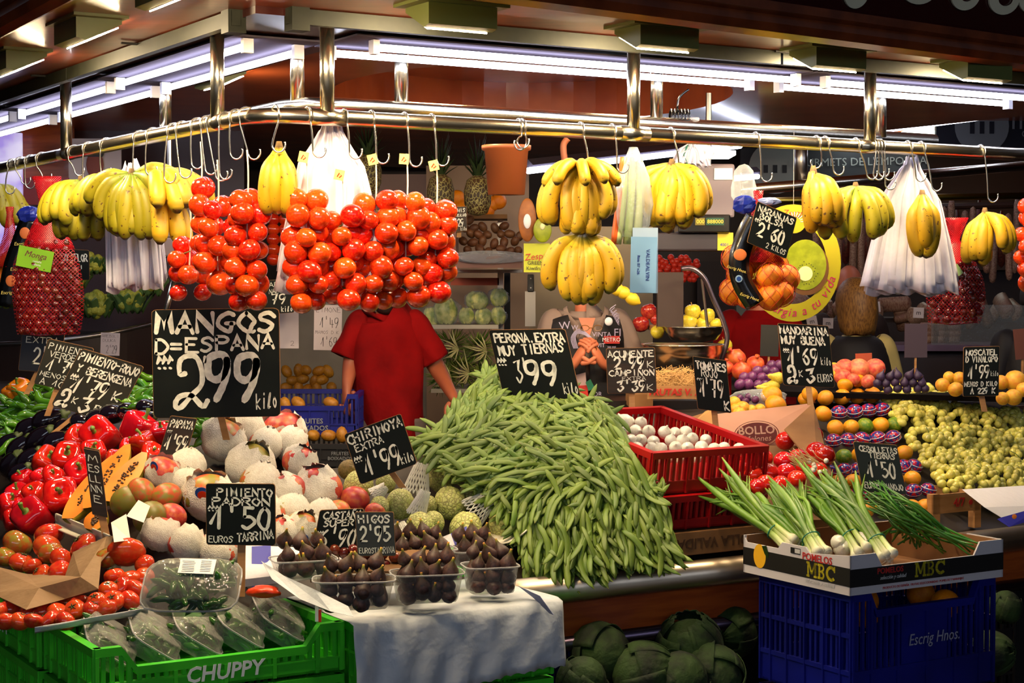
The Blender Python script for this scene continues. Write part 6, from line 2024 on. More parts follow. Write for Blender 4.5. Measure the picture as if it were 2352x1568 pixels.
RP = [(317, 985, 39, (.4, .5), 'red pepper with upright green stem under the mango board'), (234, 1000, 42, (1.1, -1.0), 'large red pepper lying on its side under the pepper board'), (179, 1016, 34, (.9, .6), 'red pepper left of the large lying one'),
 (334, 1024, 32, (.3, -.3), 'red pepper with curved stem beside the papaya'), (372, 996, 27, (.6, .2), 'red pepper against the papaya price card'), (300, 1035, 26, (.5, .2), 'red pepper behind the upper papaya half'), (215, 1042, 30, (.8, .4), 'red pepper above the thin price stake'),
 (107, 1060, 34, (1.2, .3), 'red pepper beside the dark eggplants'), (158, 1052, 36, (1.2, -.2), 'red pepper right of the eggplants'), (183, 1086, 36, (.9, .9), 'red pepper with dark stem behind the price stake'), (138, 1143, 42, (1.3, .1), 'big glossy red pepper facing front'),
 (58, 1112, 27, (.2, -.4), 'red pepper with curled stem at the left'), (96, 1108, 28, (.3, .3), 'red pepper behind the big glossy one'), (44, 1140, 28, (.6, -.3), 'red pepper above the left price leaf'), (22, 1165, 30, (.4, .5), 'red pepper at the left picture edge'),
 (78, 1188, 44, (1.2, -.4), 'largest lowest red pepper above the tomatoes'), (52, 1178, 28, (.5, .4), 'red pepper with dark stem at lower left'), (82, 1142, 28, (.7, -.2), 'red pepper in the middle of the left pile'), (348, 1050, 28, (.9, .3), 'red pepper touching the wrapped mangoes'),
 (120, 1100, 26, (.7, .7), 'red pepper between the two upper left ones'), (30, 1195, 26, (.7, .7), 'red pepper at the lowest left edge'), (265, 1060, 26, (.9, .2), 'red pepper behind the papaya halves'), (400, 1010, 22, (.9, .2), 'red pepper right of the papaya price card')]
for (x, y, r, tl, lab) in RP:
 p = HS(x, y, .02)
 t = thing('red_bell_pepper', lab, 'bell pepper', p, (tl[0] * .8, tl[1], rnd(-.5, .5)), 'red bell peppers')
 R = mpx(r, p.y)
 ins('body', random.choice(PEP), (0, 0, 0), rotz(rnd(0, 6)), R, t)
 ins('stem', PST, (0, 0, 0), rotz(rnd(0, 6)), R, t)
op = M('orange_pepper_skin', (236, 130, 20), .15, coat=.6)
for (x, y, r) in ((48, 898, 26), (28, 905, 20)):
 p = P(x, y, 6.6)
 t = thing('orange_bell_pepper', 'orange bell pepper %s' % ('with thin wire stalk at the far left' if r > 22 else 'half hidden at the far left'), 'bell pepper', p, (.5, -.3, 0))
 me = PEP[0].copy(); me.materials.clear(); me.materials.append(op)
 ins('body', me, (0, 0, 0), None, mpx(r, 6.6), t); ins('stem', PST, (0, 0, 0), None, mpx(r, 6.6), t)
# eggplants
egg_m = M('eggplant_skin', (16, 8, 20), 0.1, coat=1.0)
cal_m = M('eggplant_calyx', (70, 84, 40), .5)
EGG = MB().lathe([(.001, -1.5), (.4, -1.42), (.78, -1.1), (.98, -.6), (1, -.1), (.88, .5), (.66, 1.0), (.5, 1.35), (.42, 1.5)], 18).mesh('eggplant_body', egg_m, True)
CAL = MB().lathe([(.5, 1.2), (.52, 1.38), (.42, 1.55), (.2, 1.62), (.14, 1.95)], 15, lambda th, t: 1 + (.25 * math.cos(5 * th) if t < .2 else 0)).mesh('eggplant_calyx', cal_m, True)
for i, (x, y, r, a, b) in enumerate(((70, 985, 28, 1.1, .3), (112, 965, 28, 1.2, .1), (160, 985, 26, 1.5, .2), (95, 1010, 30, .9, .4), (48, 1030, 28, .8, .3), (195, 970, 24, 1.7, 0), (130, 1015, 26, 1.1, .2), (70, 1055, 26, .9, .3), (28, 1065, 26, .7, .5), (262, 950, 24, 1.5, .2), (300, 945, 22, 1.6, .1), (340, 935, 20, 1.5, .1), (20, 1020, 24, .9, .2), (45, 1085, 22, 1.0, .3), (230, 960, 24, 1.3, .2), (330, 960, 20, 1.4, .1))):
 p = HS(x, y, .02)
 t = thing('eggplant', 'glossy black eggplant %s' % ('under the mango price board' if x > 250 else 'in the heap under the pepper price board'), 'eggplant', p, Matrix.Rotation(a, 3, 'Y') @ Matrix.Rotation(b, 3, 'X'), 'eggplants under the mango board' if x > 250 else 'eggplants under the pepper board')
 ins('body', EGG, (0, 0, 0), None, mpx(r, p.y), t); ins('calyx', CAL, (0, 0, 0), None, mpx(r, p.y), t)
# long green peppers
gp_m = M('green_pepper_skin', (60, 120, 22), .15, col2=(88, 140, 30), nscale=5, rand=.25, coat=.6)
def long_pepper(L, c, seed):
 pts = [Vector(((s_ / 8 - .5) * L, c * L * math.sin(PI * s_ / 8) * .5, .06 * L * math.sin(s_ + seed))) for s_ in range(9)]
 rr = [.004, .011, .0145, .015, .014, .0125, .010, .006, .0015]
 return MB().tube(pts, rr, 9).tube([pts[0], pts[0] - Vector((.012, 0, -.006)), pts[0] - Vector((.025, 0, -.004))], [.003, .0025, .003], 6).mesh('long_pepper', gp_m, True)
LP = [long_pepper(.11, .3, 0), long_pepper(.13, -.25, 1), long_pepper(.10, .5, 2)]
random.seed(75)
for poly, lab, grp, sp in (([(0, 930), (60, 905), (120, 880), (120, 930), (60, 960), (40, 1000), (0, 1050)], 'long green pepper in the heap at the left edge', 'green peppers at the left edge', 17),
 ([(300, 890), (345, 868), (352, 925), (310, 945)], 'long green pepper between the two big price boards', 'green peppers between the boards', 16),
 ([(440, 955), (560, 950), (580, 985), (520, 1010), (445, 1010)], 'long green pepper below the mango price board', 'green peppers below the mango board', 16)):
 for (x, y) in fill(poly, sp, .8, .3):
  o = ins('long_green_pepper', random.choice(LP), HS(x, y, .03), Matrix.Rotation(rnd(-.8, .8), 3, 'Y') @ Matrix.Rotation(rnd(-.6, .6), 3, 'Z'), rnd(.8, 1.1)); tag(o, lab, 'green pepper', grp)
# salad tomatoes lower left
random.seed(76)
sal_m = M('salad_tomato_skin', (206, 56, 24), 0.16, col2=(198, 92, 36), nscale=3, nlo=.45, nhi=.7, rand=.2, coat=.5)
salg_m = M('half_green_tomato_skin', (186, 84, 34), 0.16, col2=(150, 134, 50), nscale=2.0, nlo=.42, nhi=.6, rand=.1, coat=.5)
def rib_tomato(mat, rib=.045, sq=.74):
 prof = []
 for i in range(13):
  t = i / 12
  prof.append((max(1e-4, math.sin(PI * t)), -math.cos(PI * t) * sq - (.14 if t > .95 else (.05 if t > .88 else 0))))
 return MB().lathe(prof, 30, lambda th, t: 1 + rib * abs(math.sin(4.5 * th)) * (.4 + t)).mesh('tomato', mat, True)
ST = [rib_tomato(sal_m), rib_tomato(sal_m, .07, .68), rib_tomato(sal_m, .02, .85)]
SG = rib_tomato(salg_m, .03, .85)
calm = MB()
for k in range(5):
 a = k * 2 * PI / 5
 calm.tube([(0, 0, .62), (.2 * math.cos(a), .2 * math.sin(a), .72), (.42 * math.cos(a), .42 * math.sin(a), .66)], [.07, .05, .01], 5)
SCAL = calm.mesh('calyx', M('dark_calyx', (52, 66, 24), .6), True)
SL = [(40, 1248, 35, 1, 'half-green tomato at the upper left of the tomato heap'), (12, 1278, 26, 1, 'half-green tomato at the left edge'), (113, 1228, 34, 0, 'round orange-red tomato below the red peppers'), (108, 1256, 33, 0, 'orange tomato under the round orange-red one'),
 (117, 1270, 30, 1, 'half-green tomato in the middle of the heap'), (192, 1253, 33, 0, 'tomato with dark calyx beside the thin price stake'), (290, 1268, 43, 0, 'largest orange-red tomato resting on the brown paper'), (246, 1280, 28, 1, 'green-shouldered tomato left of the largest one'),
 (143, 1284, 30, 0, 'ribbed tomato above the brown paper'), (50, 1292, 30, 0, 'flat orange tomato at the left'), (75, 1300, 24, 0, 'small tomato with calyx at the left'), (95, 1318, 24, 0, 'small ribbed tomato above the paper'), (138, 1312, 28, 0, 'ribbed tomato on the edge of the brown paper'), (332, 1295, 24, 0, 'tomato right of the largest one')]
for (x, y, r, g, lab) in SL:
 p = HS(x, y, .03)
 t = thing('salad_tomato', lab, 'tomato', p, (rnd(.1, .9), rnd(-.5, .5), rnd(0, 6)), 'salad tomatoes, upper heap')
 ins('body', SG if g else random.choice(ST), (0, 0, 0), None, mpx(r, p.y), t)
 ins('calyx', SCAL, (0, 0, 0), None, mpx(r, p.y), t)
for (x, y) in fill([(232, 1330), (255, 1310), (320, 1300), (338, 1330), (330, 1395), (200, 1425), (100, 1432), (60, 1455), (-10, 1440), (-10, 1385), (60, 1395), (120, 1390), (170, 1360), (225, 1355)], 36, .72, .18):
 p = HS(x, y, .02)
 t = thing('salad_tomato', 'ribbed orange-red salad tomato in the crate heap before the brown paper', 'tomato', p, (rnd(.1, .9), rnd(-.5, .5), rnd(0, 6)), 'salad tomatoes in the crate')
 ins('body', random.choice(ST), (0, 0, 0), None, mpx(26, p.y) * rnd(.85, 1.1), t)
 ins('calyx', SCAL, (0, 0, 0), None, mpx(26, p.y), t)
# brown paper between the tomatoes
brp = M('brown_wrapping_paper', (150, 118, 84), .7, col2=(134, 104, 72), nscale=4, bump=.7, bscale=16)
bpp = thing('brown_paper_sheet', 'crumpled brown paper separating the two heaps of salad tomatoes', 'paper', HS(120, 1350, .05))
o0 = Vector(bpp.location)
random.seed(78)
outl = [(-20, 1298), (60, 1318), (150, 1322), (168, 1268), (245, 1232), (285, 1228), (232, 1290), (226, 1352), (150, 1375), (60, 1400), (-20, 1362)]
MB().add([HS(x, y, .055 + .01 * math.sin(x * .07)) - o0 for x, y in outl] + [HS(90, 1350, .075) - o0, HS(185, 1325, .08) - o0], [(0, 1, 11), (1, 2, 11), (2, 12, 11), (2, 3, 12), (3, 4, 12), (4, 5, 6), (4, 6, 12), (6, 7, 12), (7, 8, 12), (8, 11, 12), (8, 9, 11), (9, 10, 11), (10, 0, 11)]).build('sheet', brp, bpp, solid=.0015)
card_e = MB().slab([HS(70, 1330, .05) - o0, HS(215, 1318, .05) - o0, HS(213, 1345, .055) - o0, HS(80, 1352, .055) - o0], (0, 0, -.01)).build('paper_fold', M('cream_card', (196, 184, 160), .7), bpp)
# white lining paper behind tubs in the green crate
lw_ = thing('white_lining_paper', 'white lining paper between the salad tomatoes and the pepper tubs', 'paper', HS(250, 1410, .03))
o0 = Vector(lw_.location)
MB().grid(10, 3, lambda a, b: HS(80 + a * 260, 1440 - a * 45 + b * 14, .045 - b * .02) - o0).build('sheet', wp, lw_, True, solid=.001)
# clear clamshell tubs of small green peppers
random.seed(79)
pad_m = M('small_green_pepper_skin', (56, 110, 30), .22, col2=(36, 84, 22), nscale=10, coat=.5)
def clamshell(loc, rotm, w, d, h, label, seed, lid=True):
 random.seed(seed)
 t = thing('pepper_tub', label, 'plastic tub', loc, rotm, 'clear tubs of small green peppers')
 def rr(s_, z, ex=5):
  out = []
  for k in range(32):
   an = 2 * PI * k / 32
   ca, sa = math.cos(an), math.sin(an)
   q = (abs(ca) ** ex + abs(sa) ** ex) ** (-1 / ex)
   out.append((w / 2 * s_ * q * ca, d / 2 * s_ * q * sa, z))
  return out
 lv = [rr(.8, -h * .5), rr(.86, -h * .46), rr(.97, -.003), rr(1.06, -.001), rr(1.06, .001), rr(.97, .003), rr(.9, h * .3), rr(.84, h * .34)]
 n = 32
 MB().add([v for l in lv for v in l], [(i * n + k, i * n + (k + 1) % n, (i + 1) * n + (k + 1) % n, (i + 1) * n + k) for i in range(7) for k in range(n)] + [tuple(range(n)), tuple(range(7 * n, 8 * n))]).build('shell', clearp, t, True)
 ring = [(x * 1.0, y * 1.0, 0) for x, y, z in rr(1.06, 0)]
 MB().tube(ring + [ring[0]], .0024, 6).build('rim', rim_m, t, True)
 m = MB()
 for i in range(70):
  c = Vector((rnd(-.38, .38) * w, rnd(-.38, .38) * d, rnd(-.36, .22) * h))
  dr = Vector((rnd(-1, 1), rnd(-1, 1), rnd(-.3, .3))).normalized() * .022
  m.tube([c - dr * 1.4, c - dr, c - dr * .2 + Vector((0, 0, .003)), c + dr * .6, c + dr * 1.15], [.0015, .007, .009, .007, .001], 7)
 m.build('small_peppers', pad_m, t, True, kind='stuff')
 return t
# upright tub on top
p = P(440, 1345, 3.93)
rm1 = Matrix.Rotation(math.radians(38), 3, 'X')
cs = clamshell(p, rm1, mpx(212, 3.93), .145, .075, 'clear tub of small green peppers lying on top with a white label', 901)
lb = MB().box((.012, .032, .031), (.082, .045, .0008), rotz(-.05)).build('paper_label', white_m, cs)
grey_t = M('grey_small_print', (120, 120, 124), .6)
for k in range(7):
 MB().box((-.008 + rnd(-.002, .002), .047 - k * .0052, .0318), (.028, .0012, .0003), rotz(-.05)).build('print_line', grey_t, lb)
 MB().box((.032, .047 - k * .0052, .0318), (.024, .0012, .0003), rotz(-.05)).build('print_line', grey_t, lb)
TLAB = ['leftmost leaning pepper tub in the green crate', 'second leaning pepper tub from the left', 'middle leaning pepper tub in the green crate', 'fourth leaning pepper tub from the left', 'rightmost leaning pepper tub in the green crate']
for i, (u, v) in enumerate(((-.455, -.13), (-.345, -.135), (-.235, -.135), (-.125, -.135), (-.015, -.13))):
 rm2 = Matrix.Rotation(YAW - .15, 3, 'Z') @ Matrix.Rotation(math.radians(34), 3, 'Y') @ Matrix.Rotation(math.radians(10), 3, 'X')
 clamshell(S(u, v, .775 + .004 * i), rm2, .13, .215, .085, TLAB[i], 910 + i)
rl = thing('red_sticker_tab', 'small red and white tab on the rim of the green crate', 'tab', P(735, 1414, 4.25))
MB().box((0, 0, 0), (.007, .004, .03)).build('red_half', sticker_r, rl); MB().box((-.008, 0, .006), (.008, .004, .04)).build('white_half', white_m, rl)
# papers and loose things between mangoes and figs
bk = MB().add([P(578, 1255, 4.55), P(622, 1252, 4.55), P(622, 1290, 4.5), P(600, 1350, 4.4), P(578, 1348, 4.4)], [(0, 1, 2, 3, 4)]).build('blue_film_strip', bp_, None, solid=.001)
tag(bk, 'strip of dark blue printed film beside the PADRON board post', 'plastic film')
rf = crumple((0, 0, 0), .04, .03, .016, 14).build('red_foil_scrap', sticker_r, None, True)
rf.location = P(605, 1358, 4.3); tag(rf, 'scrap of orange-red wrap behind the pepper tubs', 'foil')
st5 = MB().slab([P(545, 1250, 4.6), P(800, 1262, 4.62), P(820, 1300, 4.45), P(560, 1330, 4.4)], (0, 0, -.02)).build('paper_scrap', wp)
tag(st5, 'white paper lying between the lowest mangoes and the fig tubs', 'paper')
# dark store under the counter
random.seed(80)
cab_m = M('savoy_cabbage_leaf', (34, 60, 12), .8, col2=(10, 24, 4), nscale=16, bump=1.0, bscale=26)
def cabbage(loc, r, lab, seed, grp, col=None, cat='cabbage'):
 random.seed(seed)
 t = thing('cabbage', lab, cat, loc, rrot(), grp)
 MB().ball((0, 0, 0), r * .82, 16, 10).build('heart', cab_m, t, True)
 for k in range(7):
  a = k * 2 * PI / 7 + rnd(-.2, .2); el = rnd(-.2, .7)
  def f(x, y, a=a, el=el):
   th = a + (x - .5) * 1.3; ph = el + (y - .4) * 1.5
   q = r * (.9 + .14 * y * y + .03 * math.sin(x * 20) * y)
   return (q * math.cos(th) * math.cos(ph), q * math.sin(th) * math.cos(ph), q * math.sin(ph))
  MB().grid(9, 8, f).build('leaf', cab_m, t, True, solid=.002)
 return t
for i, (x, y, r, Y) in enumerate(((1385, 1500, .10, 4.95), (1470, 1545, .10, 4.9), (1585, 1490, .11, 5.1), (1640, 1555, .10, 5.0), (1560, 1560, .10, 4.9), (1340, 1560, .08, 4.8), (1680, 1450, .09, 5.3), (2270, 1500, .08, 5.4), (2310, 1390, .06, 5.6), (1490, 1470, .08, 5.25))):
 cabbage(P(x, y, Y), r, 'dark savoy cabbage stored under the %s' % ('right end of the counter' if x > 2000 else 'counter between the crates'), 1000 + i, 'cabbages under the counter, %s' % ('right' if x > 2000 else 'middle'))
crate('plastic_crate', 'dark blue crate deep under the counter', S(1.0, .25, .30), YAW, 0, .5, .35, .26, blue_pl, dips=())
blk = M('black_crate_plastic', (18, 16, 18), .5)
for k in range(2):
 crate('plastic_crate', ('upper black crate under the right end of the counter', 'lower black crate under the right end of the counter')[k], S(2.2, -.05, .40 - .22 * k), YAW, 0, .55, .38, .2, blk, dips=())
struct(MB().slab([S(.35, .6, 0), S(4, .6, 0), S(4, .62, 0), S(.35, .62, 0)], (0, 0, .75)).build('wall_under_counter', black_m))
# inside of the stall and the stalls behind
def bxp(name, x0, y0, x1, y1, Y, th, mat, lab=None, cat=None, parent=None, bevel=0, group=None):
 """box whose front face spans these columns/rows at depth Y"""
 a, b = P(x0, y1, Y), P(x1, y0, Y)
 c = Vector(((a.x + b.x) / 2, Y + th / 2, (a.z + b.z) / 2))
 org = Vector(parent.location) if parent else c
 o = MB().box(c - org, (b.x - a.x, th, b.z - a.z)).build(name, mat, parent, bevel=bevel)
 if not parent:
  o.location = c
 if lab:
  tag(o, lab, cat, group)
 return o
steel_p = M('grey_steel_panel', (128, 118, 104), .35, .7, col2=(100, 92, 80), nscale=3)
mauve = M('mauve_grey_casing', (128, 116, 122), .4)
paper_n = M('white_note_paper', (196, 184, 190), .6)
ink = M('black_ink', (30, 26, 34), .6)
# partitions of the setting
struct(bxp('wall_panel', 560, 660, 1010, 1150, 9.6, .05, panel_white))
struct(bxp('wall_panel', 980, 380, 1215, 1000, 9.2, .05, M('dim_shelf_back', (150, 120, 92), .5)))
struct(bxp('wall_panel', 1160, 520, 1500, 1000, 9.9, .05, M('mirror_steel_back', (150, 132, 104), .35, .4)))
struct(bxp('wall_panel', 850, 400, 1120, 520, 9.7, .05, M('pinkish_wall', (170, 140, 130), .6)))
struct(bxp('wall_panel', 50, 285, 165, 470, 8.9, .05, orange_wood))
struct(bxp('wall_panel', 1740, 300, 2500, 620, 12.2, .05, M('brown_stall_back', (70, 40, 24), .6)))
struct(bxp('wall_panel', 1600, 600, 2500, 1000, 12.3, .05, M('dark_stall_back', (44, 24, 20), .6)))
struct(bxp('wall_panel', 1690, 600, 1760, 1000, 10.5, .06, M('grey_green_pillar', (110, 112, 92), .5)))
struct(bxp('wall_panel', 50, 270, 560, 760, 9.1, .05, dark_red))
lilac = M('lit_lilac_poster', (160, 140, 220), .5, col2=(236, 232, 248), nscale=5, emit=1.0)
bxp('lit_poster', -60, 305, 48, 600, 8.8, .03, lilac, 'backlit lilac poster at the far left picture edge', 'poster')
po = bxp('portrait_poster', 158, 318, 278, 425, 8.6, .01, M('pale_poster', (190, 176, 176), .5), 'pale poster with a portrait behind the left rail', 'poster')
for (x, y, rx_, ry_, mt) in ((218, 378, 20, 32, M('poster_skin_tone', (130, 60, 44), .6)), (218, 352, 21, 14, black_txt), (205, 420, 40, 14, M('poster_shirt', (206, 206, 220), .6))):
 MB().ball(P(x, y, 8.59) - po.location, 1, 14, 8, (mpx(rx_, 8.6), .004, mpx(ry_, 8.6))).build('printed_shape', mt, po)
hp = bxp('red_leaflet', 55, 408, 158, 470, 8.3, .01, M('dark_red_leaflet', (130, 30, 34), .5), 'red leaflet with pale hands beside the portrait poster', 'poster')
for k, x in enumerate((118, 131, 142, 152)):
 MB().tube([P(x, 470, 8.29) - hp.location, P(x - 3, 412 + 5 * (k % 2), 8.29) - hp.location], .008, 8).build('printed_finger', M('pale_pink_print', (220, 170, 150), .6), hp)
# back fluorescent bars
for (a, b, Y0, Y1, lab) in (((1213, 392), (1700, 335), 8.6, 10.4, 'bare fluorescent bar behind the large banana hands'), ((2035, 298), (2420, 248), 10.4, 9.0, 'long fluorescent bar of the stall at the upper right'), ((1740, 405), (1560, 420), 10.5, 9.5, 'short fluorescent bar behind the grey scale')):
 A, B = P(a[0], a[1], Y0), P(b[0], b[1], Y1)
 t = thing('fluorescent_bar', lab, 'light', A)
 MB().tube([(0, 0, 0), B - A], .016, 10).build('tube', M('lit_back_tube', (226, 232, 255), .4, emit=15), t, True)
 MB().tube([(0, .03, .03), B - A + Vector((0, .03, .03))], .03, 4).build('batten', refl_m, t)
for (x, y, Y, w) in ((2130, 305, 11.0, 100), (1975, 300, 11.3, 60), (1660, 352, 10.8, 60)):
 o = bxp('ceiling_lamp', x - w / 2, y - 6, x + w / 2, y + 4, Y, .35, bulb2 if 'bulb2' in globals() else M('lit_square_lamp', (240, 255, 240), .4, emit=12), 'square lit ceiling lamp %s' % {2130: 'left of the big blue sign', 1975: 'next to the rail end cap', 1660: 'behind the grey scale'}[x], 'lamp')
# blue sign boards of the next stall
navy = M('navy_sign_board', (8, 11, 28), .6)
palec = M('pale_sign_print', (120, 124, 128), .6)
s1 = bxp('shop_sign', 2150, 262, 2460, 345, 10.6, .04, navy, 'navy stall sign with a large pale round emblem at the upper right', 'sign')
s2 = bxp('shop_sign', 1700, 340, 2130, 412, 11.6, .04, navy, 'navy stall sign reading GOURMETS behind the right rail', 'sign')
def emblem(sg, x, y, r, Y, wh=.45):
 c = P(x, y, Y - .01) - sg.location
 MB().lathe([(mpx(r, Y), 0), (mpx(r, Y), .004)], 32, mat=plane_T(c, (1, 0, 0), (0, 0, 1))).build('round_emblem', palec, sg)
 for k in (-1, 0, 1):
  MB().box(c + Vector((k * mpx(r * .36, Y), -.006, -mpx(r * .05, Y))), (mpx(r * .17, Y), .002, mpx(r * wh, Y))).build('emblem_bar', navy, sg)
emblem(s1, 2255, 290, 62, 10.6); emblem(s2, 1780, 385, 60, 11.6, .3)
print_text('lettering', "GOURMETS DE L'EMPORDÀ", plane_T(P(1970, 372, 11.58) - s2.location, (1, 0, .02), (0, 0, 1)), .075, palec, s2)
print_text('lettering', 'GOURMETS', plane_T(P(2400, 308, 10.58) - s1.location, (1, 0, .0), (0, 0, 1)), .055, palec, s1)
print_text('lettering', 'm', plane_T(P(2345, 278, 10.58) - s1.location, (1, 0, .0), (0, 0, 1)), .16, palec, s1)
for (a, b, Y0, Y1, r, mt, lab) in (((1700, 437), (2420, 375), 7.6, 9.0, .024, chrome, 'chrome rail of the neighbouring stall crossing behind the white bags'), ((1740, 462), (2420, 448), 10, 10, .02, M('brass_rail', (150, 130, 50), .3, 1), 'brass rail in front of the hanging hams'), ((1840, 300), (1840, 432), 7.9, 7.9, .03, chrome_dull, 'short chrome post behind the yellow bananas')):
 A, B = P(a[0], a[1], Y0), P(b[0], b[1], Y1)
 o = MB().tube([(0, 0, 0), B - A], r, 12).build('steel_rail', mt, None, True); o.location = A; tag(o, lab, 'rail')
# hanging hams and sausages
random.seed(91)
ham_m = M('cured_meat_skin', (110, 48, 32), .4, col2=(60, 26, 20), nscale=20, rand=.3)
saus_m = M('dry_sausage_skin', (150, 120, 100), .5, col2=(104, 60, 46), nscale=30, rand=.25)
HAMP = [(.004, -1), (.08, -.9), (.17, -.6), (.2, -.2), (.15, .3), (.07, .7), (.03, 1)]
HAM = MB().lathe(HAMP, 12).mesh('ham', ham_m, True)
SAU = MB().lathe([(.004, -1), (.07, -.95), (.1, -.8), (.1, .8), (.07, .95), (.004, 1)], 10).mesh('sausage', saus_m, True)
for i, x in enumerate(range(1875, 2360, 17)):
 if i % 3 == 1:
  o = ins('cured_ham', HAM, P(x, 540 + rnd(-12, 12), 10.3), rotz(rnd(0, 6)), (.22, .22, rnd(.17, .22))); tag(o, 'dark cured ham hanging in the stall behind the right bags', 'ham', 'hanging hams')
 else:
  o = ins('dry_sausage', SAU, P(x, 560 + rnd(-25, 25), 10.1), Matrix.Rotation(rnd(-.06, .06), 3, 'Y'), (.22, .22, rnd(.16, .26))); tag(o, 'dry sausage hanging in the stall behind the right bags', 'sausage', 'hanging sausages')
bk = MB().tube([P(1870, 480, 10.2) - P(1870, 480, 10.2), P(2360, 470, 10.2) - P(1870, 480, 10.2)], .02, 8).build('meat_rail', dark_wood, None); bk.location = P(1870, 480, 10.2); tag(bk, 'dark bar carrying the hanging hams and sausages', 'rail')
# glass counter of that stall
gc = thing('glass_meat_counter', 'steel and glass meat counter behind the right end of the display', 'counter', P(2120, 900, 9.6))
o0 = Vector(gc.location)
for nm, x0, y0, x1, y1, Y, th, mt in (('steel_top', 1840, 792, 2420, 806, 9.2, .5, M('mauve_steel', (120, 96, 116), .3, .6)), ('front_panel', 1840, 806, 2420, 950, 9.3, .05, M('dark_counter_front', (40, 26, 30), .4)), ('back_shelf', 1760, 730, 2420, 740, 10.4, .4, M('dark_shelf', (50, 34, 34), .4)), ('glass_front', 2140, 700, 2420, 792, 9.25, .01, film('counter_glass', base=.06, edge=.4))):
 bxp(nm, x0, y0, x1, y1, Y, th, mt, parent=gc)
for i in range(26):
 x, y = 1800 + i * 21 + rnd(-5, 5), 722 + rnd(-26, 5)
 o = ins('meat_packet', SAU, P(x, y, 10.2 + rnd(-.1, .1)), rrot(), (.5, .3, .1)); tag(o, 'dark packet of cured meat on the rear counter shelf', 'meat', 'packets of cured meat')
for i in range(9):
 o = ins('salami', SAU, P(2135 + (i % 3) * 24 + rnd(-2, 2), 778 - (i // 3) * 13, 9.5), Matrix.Rotation(PI / 2, 3, 'Y'), (.28, .28, .055)); tag(o, 'short white-dusted salami stacked behind the counter glass', 'salami', 'stacked salami')
for i, (x, y, lab) in enumerate(((1865, 738, 'price tag left of the blonde woman'), (1902, 742, 'price tag touching the head of the blonde woman'), (2010, 705, 'price tag right of the blonde woman'), (2110, 718, 'tilted price tag under the left side of the bags'), (2215, 636, 'white tag hanging below the rightmost bananas'), (2222, 660, 'lowest white tag of the hanging pair'), (2200, 650, 'small tag beside the hanging pair'), (2205, 700, 'navy and white MAS label on the packet rack'))):
 o, T, a, b = card('price_tag', x, y, 24 if i < 7 else 60, 24, 9.2, paper_n if i < 7 else navy, roll=rnd(-.2, .2)); tag(o, lab, 'tag')
 print_text('lettering', 'm mas' if i == 7 else 'm', T @ Matrix.Translation((0, 0, .001)), .035, palec if i == 7 else navy, o)
for (x, y, w, h, mt, lab, roll) in ((1985, 845, 38, 68, M('red_brown_board', (170, 70, 40), .5), 'rust-coloured blank board on a stick behind the peaches', -.05), (1768, 782, 42, 72, M('blank_dark_board', (26, 26, 26), .6), 'blank dark board left of the mandarin price board', .03), (2104, 782, 52, 78, M('grey_glass_board', (66, 54, 64), .3), 'grey blank board standing behind the purple figs', .0), (2345, 790, 30, 70, M('brown_board', (96, 50, 34), .5), 'brown blank board at the right picture edge', -.1)):
 o, T, a, b = card('blank_price_board', x, y, w, h, 6.9, mt, roll=roll, th=.005); tag(o, lab, 'board')
 MB().box(T @ Vector((0, -b * .75, -.008)), (.008, .008, b)).build('stick', wood_l, o)
# shelves in the centre
sh = thing('back_shelf_rack', 'steel rack with three shelves of kiwis and lettuces behind the man in red', 'shelf', P(1080, 900, 8.6))
for nm, x0, y0, x1, y1, Y, th, mt in (('shelf_board', 1030, 619, 1200, 626, 8.3, .5, chrome_dull), ('shelf_board', 965, 746, 1145, 755, 8.3, .5, M('white_shelf_edge', (180, 172, 156), .5)), ('shelf_board', 990, 893, 1150, 902, 8.3, .5, MATS['white_shelf_edge']), ('post', 1143, 500, 1156, 1000, 8.5, .05, chrome_dull), ('orange_rail', 1035, 638, 1146, 655, 8.5, .03, M('orange_red_strip', (196, 70, 24), .4)), ('post', 1158, 620, 1172, 780, 8.9, .03, black_m)):
 bxp(nm, x0, y0, x1, y1, Y, th, mt, parent=sh)
random.seed(92)
kiwi_m = M('kiwi_skin', (104, 64, 34), .55, col2=(80, 46, 24), nscale=6, rand=.2)
KIW = MB().ball((0, 0, 0), 1, 12, 8, (.85, .85, 1.15)).mesh('kiwi', kiwi_m, True)
kc = thing('kiwi_carton', 'carton lined with clear film holding kiwis', 'box', P(1125, 590, 8.0))
bxp('front_panel', 1040, 583, 1200, 615, 7.95, .02, M('mauve_brown_carton', (128, 84, 70), .5), parent=kc)
bxp('floor_panel', 1045, 606, 1195, 612, 7.97, .4, MATS['mauve_brown_carton'], parent=kc)
bxp('left_panel', 1040, 520, 1047, 612, 7.97, .4, MATS['mauve_brown_carton'], parent=kc)
crumple(P(1120, 590, 7.93) - kc.location, .16, .02, .03, 9, 24, 10).build('film_lining', film('clear_carton_film', base=.15, edge=.6), kc, True)
for (x, y) in fill([(1055, 535), (1075, 505), (1170, 510), (1205, 555), (1200, 590), (1060, 590)], 23, .75, .2):
 o = ins('kiwi', KIW, P(x, y, 8.0 + (590 - y) * .004), rrot(), mpx(12, 8.0)); tag(o, 'brown kiwi in the film-lined carton', 'kiwi', 'kiwis in the carton')
